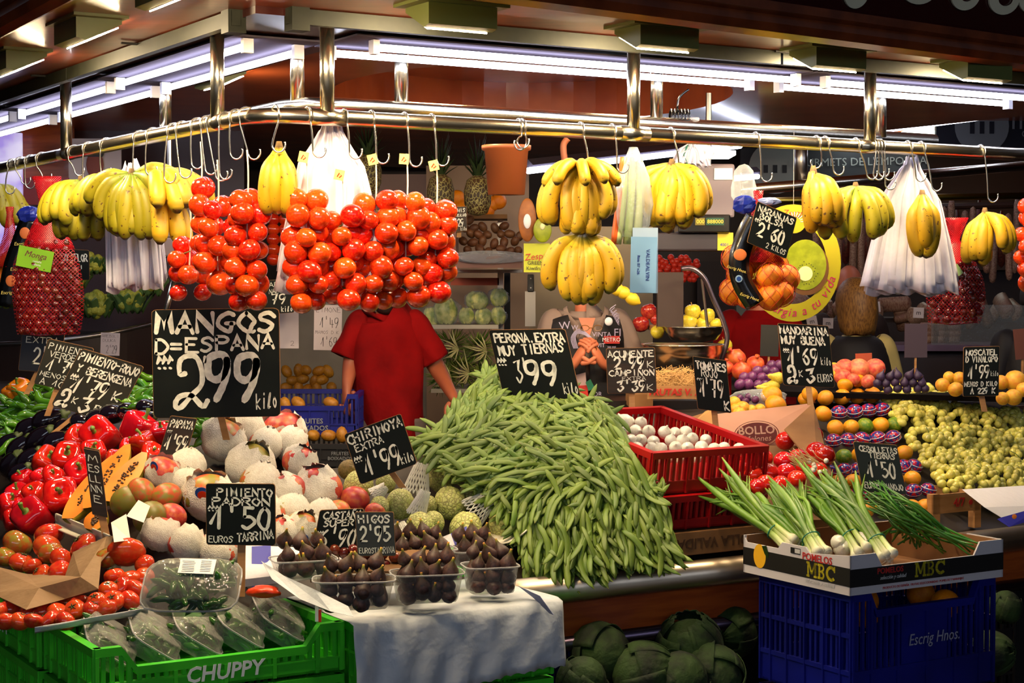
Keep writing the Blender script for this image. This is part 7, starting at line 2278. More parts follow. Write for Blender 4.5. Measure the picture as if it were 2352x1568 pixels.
# lettuces
let_m = M('wrapped_lettuce_leaf', (206, 204, 130), .4, col2=(120, 142, 60), nscale=22, bump=.6, bscale=40)
wrapf = film('lettuce_film', base=.04, edge=.3)
def lettuce(x, y, rx_, ry_, Y, lab, grp):
 t = thing('wrapped_lettuce', lab, 'lettuce', P(x, y, Y), (0, rnd(-.2, .2), 0), grp)
 a, b = mpx(rx_, Y), mpx(ry_, Y)
 MB().ball((0, 0, 0), 1, 14, 9, (a * .92, a * .8, b * .92)).build('head', let_m, t, True)
 for k in range(4):
  f0 = k * 1.5 + rnd(0, .5)
  MB().grid(5, 5, lambda u, v, f0=f0: (a * .97 * math.cos(f0 + u) * math.sin(.5 + v * 2.1), -a * .85 * abs(math.sin(f0 + u)) * math.sin(.5 + v * 2.1), b * 1.0 * math.cos(.5 + v * 2.1) + .004 * math.sin(u * 20))).build('leaf', let_m, t, True)
 crumple((0, 0, 0), a * 1.05, a * .95, b * 1.05, int(x)).build('film', wrapf, t, True)
for a in ((990, 728, 18, 24, 'small wrapped lettuce at the left end of the middle shelf'), (1024, 715, 29, 33, 'largest wrapped lettuce on the middle shelf'), (1072, 725, 20, 20, 'wrapped endive pack left of centre on the middle shelf'), (1110, 727, 22, 20, 'wrapped endive pack in the centre of the lower row'), (1145, 725, 18, 22, 'wrapped endive pack at the right end of the lower row'), (1096, 690, 28, 22, 'dark green wrapped lettuce in the upper row'), (1146, 683, 22, 22, 'shiny wrapped lettuce at the right of the upper row')):
 lettuce(a[0], a[1], a[2], a[3], 8.4, a[4], 'wrapped lettuces on the middle shelf')
fri_m = M('frisee_leaf', (84, 116, 34), .5, col2=(150, 160, 70), nscale=20, rand=.2)
fst = M('endive_white_rib', (206, 200, 140), .4)
for k, (x, y, lab) in enumerate(((1035, 795, 'leafy endive head at the upper left of the low shelf'), (1100, 800, 'leafy endive head at the upper right of the low shelf'), (1060, 850, 'leafy endive head lying with pale ribs towards the front'), (1110, 865, 'leafy endive head at the lower right of the low shelf'), (1020, 865, 'leafy endive head at the lower left of the low shelf'))):
 t = thing('endive_head', lab, 'endive', P(x, y, 8.4), None, 'endives on the low shelf')
 m = MB()
 for i in range(110):
  d = Vector((rnd(-1, 1), rnd(-1, .2), rnd(-.8, .8))).normalized()
  q = Vector((rnd(-.3, .3), rnd(-.3, .3), rnd(-.3, .3)))
  m.tube([d * .03, d * .075 + q * .03, d * .105 + q * .07], [.003, .006, .001], 4, flat=.3)
 m.build('leaves', fri_m, t, True, kind='stuff')
 m = MB()
 for i in range(9):
  an = PI * (.6 + .8 * i / 8) + rnd(-.1, .1)
  m.tube([(.04, -.08, -.01), (.04 + .05 * math.cos(an), -.10, -.01 + .05 * math.sin(an)), (.04 + rnd(.08, .12) * math.cos(an), -.07, .09 * math.sin(an) + rnd(-.02, .02))], [.003, .004, .0015], 5)
 m.build('ribs', fst, t, True, kind='stuff')
# pineapples
pin_m = M('pineapple_skin', (84, 56, 26), .6, col2=(48, 34, 14), nscale=6)
scale_lines(pin_m, 9)
pl_m = M('pineapple_leaf', (44, 62, 32), .5, col2=(28, 42, 22), nscale=8)
for (x, y, lab) in ((1097, 448, 'pineapple hanging left of the terracotta bucket'), (1012, 445, 'pineapple behind the two right tagged tomato cords'), (845, 400, 'dark pineapple behind the white bag bundle')):
 Y = 8.0
 t = thing('pineapple', lab, 'pineapple', P(x, y, Y), None, 'hanging pineapples')
 MB().lathe([(.01, -.095), (.045, -.085), (.062, -.04), (.064, .02), (.05, .07), (.02, .09)], 18).build('fruit', pin_m, t, True)
 for k in range(30):
  a = k * 2.4; h = .06 + .16 * k / 30; sp = .075 * (1 - .6 * k / 30) + .01
  MB().tube(smooth_pts([(0, 0, .07), (sp * .5 * math.cos(a), sp * .5 * math.sin(a), .07 + h * .6), (sp * math.cos(a), sp * math.sin(a), .07 + h)], 3), [.007, .009, .010, .009, .007, .004, .0008], 4, flat=.3).build('leaf', pl_m, t)
bu = thing('terracotta_bucket', 'terracotta-coloured bucket hanging from the inner hooks', 'bucket', P(1163, 447, 5.6))
MB().lathe([(mpx(42, 5.6), 0), (mpx(50, 5.6), mpx(100, 5.6)), (mpx(56, 5.6), mpx(102, 5.6)), (mpx(57, 5.6), mpx(112, 5.6)), (mpx(50, 5.6), mpx(112, 5.6))], 28).build('body', M('terracotta_plastic', (150, 78, 40), .45), bu, True)
for (x, y, lab, c) in ((1128, 468, 'orange behind the pineapple', 0), (1145, 462, 'bright orange right of the pineapple', 0), (1050, 455, 'orange left of the pineapple', 0), (1118, 482, 'lower orange behind the pineapple', 0), (1058, 480, 'low orange by the kiwi price card', 0)):
 o = ins('orange', ORA, P(x, y, 8.5), rrot(), mpx(19, 8.5)); tag(o, lab, 'orange')
ob = bxp('orange_carton', 1035, 492, 1165, 502, 8.35, .3, kraft_d, 'shallow carton under the back oranges', 'box')
# kiwi display card
zk = thing('kiwi_display', 'yellow green shelf card with a whole and a halved kiwi cutout', 'display', P(1230, 590, 7.2))
o0 = Vector(zk.location)
card('yellow_card', 1233, 592, 60, 66, 7.2, M('lime_yellow_card', (190, 196, 40), .5), zk)
MB().ball(P(1211, 505, 7.2) - o0, 1, 18, 12, (mpx(21, 7.2), .012, mpx(50, 7.2))).build('kiwi_cutout', M('kiwi_cutout_skin', (168, 100, 40), .5, col2=(140, 80, 32), nscale=20), zk, True)
MB().ball(P(1246, 528, 7.17) - o0, 1, 18, 12, (mpx(21, 7.2), .008, mpx(29, 7.2))).build('kiwi_half', kg, zk, True)
MB().ball(P(1246, 520, 7.16) - o0, 1, 12, 8, (mpx(6, 7.2), .006, mpx(8, 7.2))).build('kiwi_core', MATS['kiwi_core'], zk, True)
MB().ball(P(1211, 508, 7.185) - o0, 1, 14, 8, (mpx(9, 7.2), .006, mpx(17, 7.2))).build('sticker', white_m, zk, True)
print_text('lettering', 'Zespri', plane_T(P(1232, 589, 7.195) - o0, (1, 0, .1), (0, 0, 1)), .038, label_r, zk, shear=.2)
print_text('lettering', 'GREEN\nKiwifruit', plane_T(P(1230, 610, 7.195) - o0, (1, 0, 0), (0, 0, 1)), .022, black_txt, zk)
kn = thing('kitchen_knife', 'black-handled knife standing by the kiwi display', 'knife', P(1219, 650, 7.4))
MB().box((0, 0, 0), (.028, .02, .075)).build('handle', M('black_handle', (14, 14, 14), .4), kn, bevel=.004)
MB().box((-.002, 0, -.11), (.045, .003, .15)).build('blade', chrome_dull, kn)
for z in (-.02, .02):
 MB().lathe([(.003, 0), (.003, .002)], 10, mat=plane_T((0, -.0105, z), (1, 0, 0), (0, 0, 1))).build('rivet', chrome_dull, kn)
# weighing scales
sc_ = thing('weighing_scale', 'grey hanging weighing scale with digital displays and yellow sticker', 'scale', P(1630, 450, 7.0))
for nm, x0, y0, x1, y1, Y, th, mt, bv in (('housing', 1572, 376, 1688, 500, 7.0, .16, mauve, .01), ('display_bar', 1558, 492, 1678, 534, 6.97, .18, black_foil, .006), ('lower_housing', 1505, 534, 1684, 576, 7.0, .16, M('dark_grey_casing', (46, 40, 50), .4), .008), ('lcd', 1597, 500, 1619, 517, 6.965, .005, M('yellow_lcd', (120, 110, 40), .3), 0), ('lcd', 1622, 500, 1663, 517, 6.965, .005, M('green_lcd', (40, 80, 60), .3), 0),
 ('round_label', 1640, 386, 1683, 413, 6.995, .004, white_m, .01), ('yellow_sticker', 1648, 534, 1684, 575, 6.995, .004, M('yellow_blue_sticker', (210, 190, 50), .4), 0)):
 bxp(nm, x0, y0, x1, y1, Y, th, mt, parent=sc_, bevel=bv)
print_text('lettering', '000', plane_T(P(1609, 509, 6.963) - sc_.location, (1, 0, 0), (0, 0, 1)), .022, M('amber_digits', (250, 190, 60), .5, emit=.6), sc_)
print_text('lettering', '888000', plane_T(P(1643, 509, 6.963) - sc_.location, (1, 0, 0), (0, 0, 1)), .022, MATS['amber_digits'], sc_)
print_text('lettering', '4001', plane_T(P(1664, 562, 6.993) - sc_.location, (1, 0, 0), (0, 0, 1)), .018, M('blue_ink', (40, 60, 160), .5), sc_)
MB().tube([(0, .05, .12), (0, .05, .42)], .012, 8).build('hanger', chrome_dull, sc_)
ar = thing('scale_arm', 'curved grey steel arm with dark wooden block carrying the scale bowls', 'scale arm', P(1570, 625, 6.9))
o0 = Vector(ar.location)
MB().tube(smooth_pts([P(x, y, 6.8) - o0 for x, y in ((1565, 617), (1590, 617), (1618, 640), (1640, 690), (1662, 740), (1670, 780), (1655, 830))], 5), .017, 12, flat=.6).build('arm', M('grey_steel_arm', (120, 108, 118), .28, .9), ar, True)
bxp('block', 1510, 625, 1570, 750, 6.95, .05, M('dark_wood_block', (50, 32, 28), .5), parent=ar)
MB().tube([P(1612, 640, 6.9) - o0, P(1625, 750, 6.9) - o0], .006, 8).build('rod', chrome, ar)
def bowl(x, y, w, d, Y, lab):
 R = mpx(w / 2, Y)
 t = thing('steel_bowl', lab, 'bowl', P(x, y, Y))
 h = mpx(d, Y)
 MB().lathe([(R * .45, -h), (R * .8, -h * .8), (R * .97, -h * .3), (R, 0), (R * 1.05, .003), (R * 1.04, .006), (R * .98, .004), (R * .94, -h * .3), (R * .76, -h * .72), (R * .4, -h * .9)], 36).build('body', chrome, t, True)
 return t
bowl(1594, 752, 132, 34, 7.0, 'upper steel scale bowl under the yellow apples')
bowl(1568, 793, 184, 52, 6.7, 'lower wide steel scale bowl behind the mushroom price board')
random.seed(93)
app_y = M('yellow_apple_skin', (222, 206, 60), .3, col2=(206, 180, 50), nscale=4, coat=.3, rand=.08)
app_r = M('red_apple_skin', (160, 24, 36), .2, col2=(200, 80, 50), nscale=3, coat=.5, rand=.1)
APPR = [(.001, -.82), (.3, -.9), (.7, -.7), (.95, -.2), (1, .2), (.85, .62), (.5, .86), (.2, .8), (.001, .68)]
APY = MB().lathe(APPR, 18).mesh('apple', app_y, True); APR = MB().lathe(APPR, 18).mesh('apple', app_r, True)
YL = ['tallest yellow apple of the pile', 'upper middle yellow apple', 'upper right yellow apple', 'yellow apple with a round red sticker', 'small yellow apple at the left of the sticker apple', 'front middle yellow apple', 'low yellow apple right of the middle', 'rightmost low yellow apple', 'single yellow apple on the white paper left of the bowl', 'yellow apple behind the lower bowl']
for (x, y, r), lab in zip(((1546, 711, 20), (1591, 716, 19), (1625, 725, 18), (1542, 738, 20), (1522, 740, 14), (1583, 738, 19), (1614, 742, 15), (1644, 744, 14), (1510, 763, 16), (1665, 795, 18)), YL):
 t = thing('yellow_apple', lab, 'apple', P(x, y, 7.1), look_rot(.4)); ins('body', APY, (0, 0, 0), None, mpx(r, 7.1), t)
 MB().tube([(0, 0, .02), (.003, 0, .04)], .002, 5).build('stalk', wood_l, t)
o = bxp('fruit_crate', 1498, 748, 1660, 760, 7.15, .3, wood_l, 'pale crate under the yellow apples', 'crate')
for (x, y, r, lab) in ((1490, 715, 19, 'upper red apple beside the yellow apples'), (1472, 744, 20, 'lower left red apple'), (1506, 733, 14, 'red apple half hidden behind the crate edge')):
 o = ins('red_apple', APR, P(x, y, 7.3), look_rot(.4), mpx(r, 7.3)); tag(o, lab, 'apple')
lem = M('lemon_skin', (226, 190, 40), .35, bump=.2, bscale=200)
LEM = MB().lathe([(.001, -1.3), (.2, -1.15), (.6, -.8), (.85, -.3), (.88, .2), (.65, .75), (.25, 1.1), (.12, 1.3)], 16).mesh('lemon', lem, True)
for (x, y, lab) in ((1452, 686, 'lemon lowest in the hanging lemon group'), (1432, 672, 'lemon touching the lower banana hand'), (1418, 665, 'lemon half behind the lower banana hand')):
 o = ins('lemon', LEM, P(x, y, 6.9), Matrix.Rotation(2.1, 3, 'Y'), mpx(17, 6.9)); tag(o, lab, 'lemon')
# small tomatoes far behind
ct_m = M('far_small_tomato_skin', (210, 50, 30), .3)
CT = MB().ball((0, 0, 0), 1, 8, 6).mesh('small_tomato', ct_m, True)
for (x, y) in fill([(1512, 590), (1610, 592), (1605, 650), (1560, 640), (1512, 632)], 13, .8, .25):
 o = ins('small_tomato', CT, P(x, y, 9.0), None, mpx(8, 9)); tag(o, 'small red tomato hanging far behind the scale', 'tomato', 'far small tomatoes behind the scale')
# straw crate
fc = thing('straw_crate', 'low wooden crate with straw, red lettering FRUTAS V, behind the chalk boards', 'crate', P(1545, 900, 6.3))
bxp('slat', 1487, 886, 1602, 916, 6.25, .012, wood_l, parent=fc)
bxp('slat', 1487, 880, 1602, 886, 6.5, .012, wood_l, parent=fc)
for x in (1487, 1595):
 bxp('corner_post', x, 866, x + 8, 918, 6.27, .03, wood_l, parent=fc)
print_text('lettering', 'FRUTAS V. Z', plane_T(P(1550, 901, 6.245) - fc.location, (1, 0, 0), (0, 0, 1)), .034, label_r, fc, bold=.001, shear=.1)
m = MB()
for i in range(240):
 c = P(rnd(1500, 1595), rnd(850, 888), 6.35 + rnd(-.08, .08)) - fc.location; d = Vector((rnd(-1, 1), rnd(-.5, .5), rnd(-.6, .6))).normalized() * .03
 m.tube([c - d, c + Vector((0, 0, rnd(-.01, .01))), c + d], .0012, 3)
m.build('straw', M('dry_straw', (190, 146, 84), .7), fc, kind='stuff')
bxp('straw_bed', 1500, 862, 1592, 888, 6.42, .05, kraft, parent=fc)
bxp('steel_table', 1380, 920, 1660, 1010, 6.6, .3, M('dark_steel_table', (52, 46, 46), .35, .6), 'dark steel table edge behind the red crate', 'table')
# left interior
ls = thing('weighing_scale', 'grey weighing scale half hidden by the left bananas', 'scale', P(385, 480, 7.0))
for nm, x0, y0, x1, y1, Y, th, mt, bv in (('housing', 338, 395, 424, 545, 7.0, .16, mauve, .01), ('lower_housing', 300, 545, 425, 590, 7.0, .18, M('grey_mauve_casing', (104, 90, 96), .4), .008), ('round_label', 402, 398, 424, 424, 6.995, .004, white_m, .01), ('yellow_tab', 417, 540, 436, 556, 6.98, .004, label_y, 0)):
 bxp(nm, x0, y0, x1, y1, Y, th, mt, parent=ls, bevel=bv)
MB().tube([(.0, .05, .1), (.0, .05, .4)], .01, 8).build('hanger', chrome_dull, ls)
o = MB().tube([P(400, 640, 7.2) - P(385, 700, 7.2), Vector((0, 0, 0)), P(370, 760, 7.2) - P(385, 700, 7.2)], .012, 10).build('steel_pole', chrome, None, True); o.location = P(385, 700, 7.2); tag(o, 'slanting steel pole behind the top left corner of the mango board', 'pole')
# curved vegetable shelf
vs_ = thing('vegetable_shelf', 'curved shelf with steel edge carrying cauliflowers at the left', 'shelf', P(200, 780, 8.4))
arc = [P(x, y, 8.1 + .25 * math.sin(i)) for i, (x, y) in enumerate(((-40, 790), (60, 785), (170, 775), (260, 760), (350, 745)))]
arc = smooth_pts([P(-60, 792, 8.3), P(100, 785, 8.15), (P(250, 765, 8.2)), P(352, 742, 8.4)], 6)
o0 = Vector(vs_.location)
MB().tube([p - o0 for p in arc], .012, 8).build('steel_edge', chrome_dull, vs_, True)
m = MB(); n = len(arc)
m.add([p - o0 for p in arc] + [p - o0 + Vector((0, .6, .0)) for p in arc], [(i, i + 1, i + 1 + n, i + n) for i in range(n - 1)]); m.build('board', dark_wood, vs_)
m = MB(); m.add([p - o0 for p in arc] + [p - o0 - Vector((0, 0, .5)) for p in arc], [(i, i + 1, i + 1 + n, i + n) for i in range(n - 1)]); m.build('apron', M('dark_brown_apron', (36, 20, 14), .5), vs_)
cau_m = M('cauliflower_curd', (166, 166, 60), .6, col2=(130, 140, 44), nscale=30, bump=1, bscale=60)
cl_m = M('cauliflower_leaf', (58, 90, 40), .45, col2=(92, 120, 70), nscale=6, rand=.2)
random.seed(94)
for (x, y, r, lab) in ((213, 605, 36, 'upper cauliflower behind the white bag bundle'), (222, 700, 44, 'big cauliflower right of the chestnut net'), (300, 690, 44, 'darker leafy cauliflower right of the big one'), (345, 655, 36, 'leafy green head at the right end of the vegetable shelf'), (275, 620, 34, 'leafy cauliflower behind the hanging white bags'), (20, 680, 38, 'leafy head at the left edge below the printed net'), (175, 640, 32, 'cauliflower half behind the chestnut net')):
 Y = 8.4
 t = thing('cauliflower', lab, 'cauliflower', P(x, y, Y), None, 'cauliflowers on the left shelf')
 R = mpx(r, Y)
 m = MB()
 for k in range(26):
  d = Vector((rnd(-1, 1), rnd(-1, .1), rnd(-.4, 1))).normalized() * R * .55
  m.ball(d, R * .28, 8, 6)
 m.build('curd', cau_m, t, True, kind='stuff')
 for k in range(8):
  a = k * PI / 4 + rnd(-.2, .2)
  def f(u, v, a=a):
   th = a + (u - .5) * 1.0 * (1 - .4 * v)
   q = R * (.62 + .55 * v + .06 * math.sin(u * 12) * v)
   return (q * math.cos(th), q * math.sin(th) * .8, R * (-.6 + 1.25 * v - .35 * v * v) + .01 * math.sin(u * 9))
  MB().grid(7, 6, f).build('leaf', cl_m, t, True, solid=.002)
# paper price notes on the wall
for (x, y, w, h, lines, lab, roll) in ((753, 752, 64, 104, (('LIMONE', .06, .84, .9, .1), ("1'49", .2, .5, .7, .22), ('MAMOS D K', .05, .36, .85, .07), ("1'69", .25, .08, .6, .2)), 'white paper price note LIMONE left of the man in red', .02), (253, 790, 44, 52, (('AREBOLI', .05, .8, .9, .12), ('DUUKA', .1, .6, .7, .12), ("2'29", .3, .1, .6, .34)), 'small white paper price note hanging under the left shelf', .04), (662, 748, 48, 104, (('2', .6, .06, .2, .1),), 'blank white paper behind the dark citrus board', 0)):
 o, T, a, b = card('paper_note', x, y, w, h, 7.9, paper_n, roll=roll); tag(o, lab, 'note')
 for tx, fx, fy, fw, fh in lines:
  hand_text('lettering', tx, T, a, b, fx, fy, fw, fh, ink, o, w=.05)
# yellow fruit and blue crates
yf = M('dull_yellow_fruit', (176, 120, 24), .5, col2=(150, 96, 20), nscale=4, rand=.15)
YF = MB().ball((0, 0, 0), 1, 12, 8, (1.3, .9, .9)).mesh('fruit', yf, True)
for (x, y) in fill([(645, 838), (700, 832), (765, 850), (765, 892), (645, 895)], 25, .8, .2):
 o = ins('yellow_fruit', YF, P(x, y, 8.8), rrot(), mpx(13, 8.8)); tag(o, 'dull yellow fruit heaped behind the mango board', 'fruit', 'dull yellow fruit')
def dcrate(x0, y0, x1, y1, Y, mt, lab, dp=.35):
 a, b = P(x0, y1, Y), P(x1, y0, Y)
 return crate('plastic_crate', lab, (a.x, Y, a.z), 0, 0, b.x - a.x, dp, b.z - a.z, mt, dips=('front',), dip=(.10, .14, .28), plain_mid=.2)
bc1 = dcrate(600, 905, 820, 1002, 7.3, blue_pl, 'blue crate with FRUITES print that the man in red holds')
face_text(bc1, 'FRUITES\nBOIXADOS', (P(820, 0, 7.3).x - P(600, 0, 7.3).x) * .52, -.007, .05, .030, palec, bold=.0005)
bc2 = dcrate(640, 998, 830, 1075, 7.0, blk, 'black crate of yellow fruit below the blue FRUITES crate')
face_text(bc2, 'FRUITES\nBOIXADOS', .25, -.007, .05, .02, palec)
for i, (x, y, Y, k) in enumerate(((685, 925, 7.5, 0), (760, 925, 7.5, 0), (655, 930, 7.5, 0), (720, 1000, 7.2, 1), (755, 1000, 7.2, 1), (785, 998, 7.2, 1))):
 o = ins('potato', YF, P(x, y, Y), rrot(), mpx(15, Y)); tag(o, 'pale brown fruit in the %s crate behind the mangoes' % ('black' if k else 'blue'), 'fruit', 'fruit in the %s crate' % ('black' if k else 'blue'))
crate('plastic_crate', 'dark crate deep in the aisle left of the man in red', P(600, 1170, 7.4), 0, 0, .42, .35, .17, blk, dips=())
# distant tomato string
tomato_string_back = thing('tomato_string', 'dim tomato string far behind, between the two front tomato groups', 'tomatoes', P(640, 480, 8.6), None, 'dim tomato strings')
for i in range(5):
 for j in range(2):
  ins('tomato', TOM, (.03 * (j * 2 - 1), .02, -.05 - i * .05), None, .034, tomato_string_back)
bxp('paper_bag_stack', 1445, 905, 1500, 935, 6.45, .2, kraft, 'low brown box behind the red crate', 'box')
# cable, basket handle, flowers and clear bag near the rail
cb_ = thing('cable_coil', 'dark cable coiled on the inner rail with a light plug', 'cable', P(1560, 275, 5.85))
o0 = Vector(cb_.location)
MB().tube([Vector((-.03 + .0009 * k, .035 * math.cos(k * .5), .035 * math.sin(k * .5))) for k in range(76)], .004, 6).build('coil', black_foil, cb_, True)
MB().tube(smooth_pts([Vector((0, 0, .03)), P(1556, 250, 5.8) - o0, P(1560, 225, 5.8) - o0, P(1582, 205, 5.8) - o0], 5), .004, 6).build('cable', black_foil, cb_, True)
MB().box(P(1590, 284, 5.85) - o0, (.045, .04, .04)).build('plug', M('grey_plug', (150, 146, 146), .4), cb_, bevel=.004)
o = MB().tube(smooth_pts([P(1298, 375, 6.4) - P(1298, 375, 6.4), P(1294, 335, 6.4) - P(1298, 375, 6.4), P(1304, 318, 6.4) - P(1298, 375, 6.4)], 6), .012, 8).build('basket_handle', M('wicker', (130, 70, 40), .6), None, True)
o.location = P(1298, 375, 6.4); tag(o, 'curved brown wicker handle behind the largest banana hand', 'handle')
fl = thing('white_flower', 'white artificial flower with teal ribbon on top of the grey scale', 'flower', P(1612, 352, 6.9))
for k in range(9):
 a = k * .7
 MB().ball((.028 * math.cos(a), -.02, .022 * math.sin(a)), .02, 8, 6, (1, .5, .8)).build('petal', white_m, fl, True)
MB().tube([(-.06, -.02, .03), (-.075, -.02, -.01), (-.05, -.03, -.07)], [.016, .014, .016], 4, flat=.2).build('ribbon', M('teal_ribbon', (20, 150, 120), .4), fl)
o = crumple((0, 0, 0), .04, .03, .085, 33).build('clear_bag', clear, None, True); o.location = P(1710, 430, 6.3); tag(o, 'small clear bag with greens hanging right of the grey scale', 'plastic bag')
# people
def skin_obj(name, mat, parent, chains, sub=2):
 """chains: list of lists of (point, rx, ry); joints given at the same point are shared"""
 vs, es, rr, roots = [], [], [], []
 idx = {}
 for ch in chains:
  prev = None
  for (p, rx_, ry_) in ch:
   k = tuple(round(c, 4) for c in p)
   if k not in idx:
    idx[k] = len(vs); vs.append(Vector(p)); rr.append((rx_, ry_))
    if prev is None:
     roots.append(idx[k])
   if prev is not None:
    es.append((prev, idx[k]))
   prev = idx[k]
 me = bpy.data.meshes.new(name)
 me.from_pydata(vs, es, []); me.update()
 o = bpy.data.objects.new(name, me); COL.objects.link(o); o.parent = parent
 o.modifiers.new('skin', 'SKIN')
 sv = me.skin_vertices[0].data
 for i, r in enumerate(rr):
  sv[i].radius = r; sv[i].use_root = i in roots
 s_ = o.modifiers.new('sub', 'SUBSURF'); s_.levels = sub; s_.render_levels = sub
 o.modifiers['skin'].use_smooth_shade = True
 # freeze into a plain mesh
 dg = bpy.context.evaluated_depsgraph_get(); dg.update()
 nm = bpy.data.meshes.new_from_object(o.evaluated_get(dg))
 o.modifiers.clear(); o.data = nm
 nm.materials.clear(); nm.materials.append(mat)
 nm.polygons.foreach_set('use_smooth', [True] * len(nm.polygons))
 return o
skin_m = M('tanned_skin', (156, 84, 56), .5, col2=(140, 70, 46), nscale=6)
skin_l = M('light_skin', (196, 112, 78), .5, col2=(180, 96, 66), nscale=6)
red_sh = M('red_shirt_cotton', (128, 3, 6), .9, col2=(104, 1, 4), nscale=5, spec=.15, bump=1.0, bscale=11)
grey_sh = M('grey_mauve_shirt', (128, 108, 100), .7, bump=.2, bscale=14)
black_v = M('black_vest_cloth', (20, 16, 22), .7)
hair_m = M('dark_hair', (30, 20, 16), .6)
blond = M('blond_hair', (150, 104, 46), .55, col2=(96, 60, 24), nscale=30, stretch=(6, 6, 1))
def hand_chain(wr, d, side, palm_n, curl=.5, sc=1.0):
 """five finger chains from a wrist; d direction of the hand, side towards the thumb"""
 d = Vector(d).normalized(); side = Vector(side); side = (side - d * side.dot(d)).normalized()
 nn = Vector(palm_n); nn = (nn - d * nn.dot(d) - side * nn.dot(side)).normalized()
 ch = []
 wr = Vector(wr)
 pal = wr + d * .05 * sc
 ch.append([(wr, .026 * sc, .018 * sc), (pal, .036 * sc, .017 * sc), (wr + d * .088 * sc, .034 * sc, .013 * sc)])
 for i, (off, L) in enumerate(((.027, .070), (.009, .078), (-.009, .073), (-.026, .058))):
  b = wr + d * .075 * sc + side * off * sc
  c = d; p = b; seg = []
  for k in range(4):
   seg.append((p, (.0092 - .0007 * k) * sc, (.0092 - .0007 * k) * sc))
   a = curl * (k + .3) * .55
   p = p + (d * math.cos(a) + nn * math.sin(a)) * L / 3 * sc
  ch.append(seg)
 b = wr + d * .022 * sc + side * .024 * sc
 t1 = b + (side * .75 + d * .6 + nn * .3).normalized() * .034 * sc
 t2 = t1 + (side * .25 + d * .9 + nn * .35).normalized() * .03 * sc
 t3 = t2 + (d + nn * .5).normalized() * .022 * sc
 ch.append([(b, .012 * sc, .012 * sc), (t1, .0115 * sc, .0115 * sc), (t2, .010 * sc, .010 * sc), (t3, .008 * sc, .008 * sc)])
 return ch
def head(parent, c, mat, hair, face=-1, long=False, hr=1.0, tilt=0, beard=False, bald=False):
 """head about 23 cm high; face=-1 looks at the viewer, +1 away, or an angle"""
 R = Matrix.Rotation(0 if face == -1 else (PI if face == 1 else face), 3, 'Z') @ Matrix.Rotation(tilt, 3, 'X')
 m = MB(); n, r = 22, 16; vs = []
 for i in range(r + 1):
  a = PI * i / r
  for k in range(n):
   th = 2 * PI * k / n
   x, y, z = math.sin(a) * math.cos(th) * .075, math.sin(a) * math.sin(th) * .095, -math.cos(a) * .115
   if z < -.02:
    x *= 1 - .28 * min(1, (-z - .02) / .09)
    if y > 0:
     y *= 1 - .35 * min(1, (-z - .02) / .09)
   f = max(0, -math.sin(th))
   if f > .9 and -.035 < z < .012:
    y -= .022 * (1 - abs(z + .016) / .028) * (f - .9) / .1
   if .55 < f < .92 and abs(z - .012) < .016:
    y += .008
   vs.append((x, y, z))
 m.add(vs, [(i * n + k, i * n + (k + 1) % n, (i + 1) * n + (k + 1) % n, (i + 1) * n + k) for i in range(r) for k in range(n)])
 h = m.build('head', mat, parent, True); h.matrix_local = Matrix.Translation(c) @ R.to_4x4()
 for s_ in (-1, 1):
  MB().ball((s_ * .028, -.079, .012), .0115, 10, 8).build('eye', white_m, h, True)
  MB().ball((s_ * .028, -.088, .012), .005, 8, 6).build('pupil', black_m, h, True)
  MB().ball((s_ * .076, .005, -.002), 1, 10, 8, (.008, .018, .03)).build('ear', mat, h, True)
 MB().ball((0, -.078, -.055), 1, 12, 6, (.024, .008, .006)).build('mouth', M('lips', (150, 60, 50), .4), h, True)
 if not bald:
  def cap(u, v):
   th = -PI / 2 + 2 * PI * u; f = max(0, -math.sin(th))
   if long and v > .6:
    q = (v - .6) / .4; w = 1.16 + .05 * math.sin(u * 50) - .12 * q * q; k = 1 - .25 * q * q
    return (math.cos(th) * .078 * w, math.sin(th) * .099 * w * k + .012, -.004 - q * .155 * (1 - .9 * f ** 3) + .006 * math.sin(u * 37))
   v = v / .6 if long else v
   a = v * (PI * (.62 if not long else .5) * (1 - (.46 if not long else .2) * f ** 2))
   w = 1.1 + (.12 * math.sin(u * 60) * .2) + (.06 * v if long else 0)
   return (math.sin(a) * math.cos(th) * .078 * w, math.sin(a) * math.sin(th) * .099 * w + .004, math.cos(a) * .122 * (1 if not long else 1.0 + .15 * v))
  MB().grid(28, 10, cap).build('hair', hair, h, True, solid=.006)
 if beard:
  MB().grid(14, 5, lambda u, v: (math.cos(PI + PI * u) * .064 * (1 - .3 * v), math.sin(PI + PI * u) * .088 * (1 - .18 * v) - .002, -.045 - .072 * v)).build('beard', hair, h, True, solid=.006)
 return h
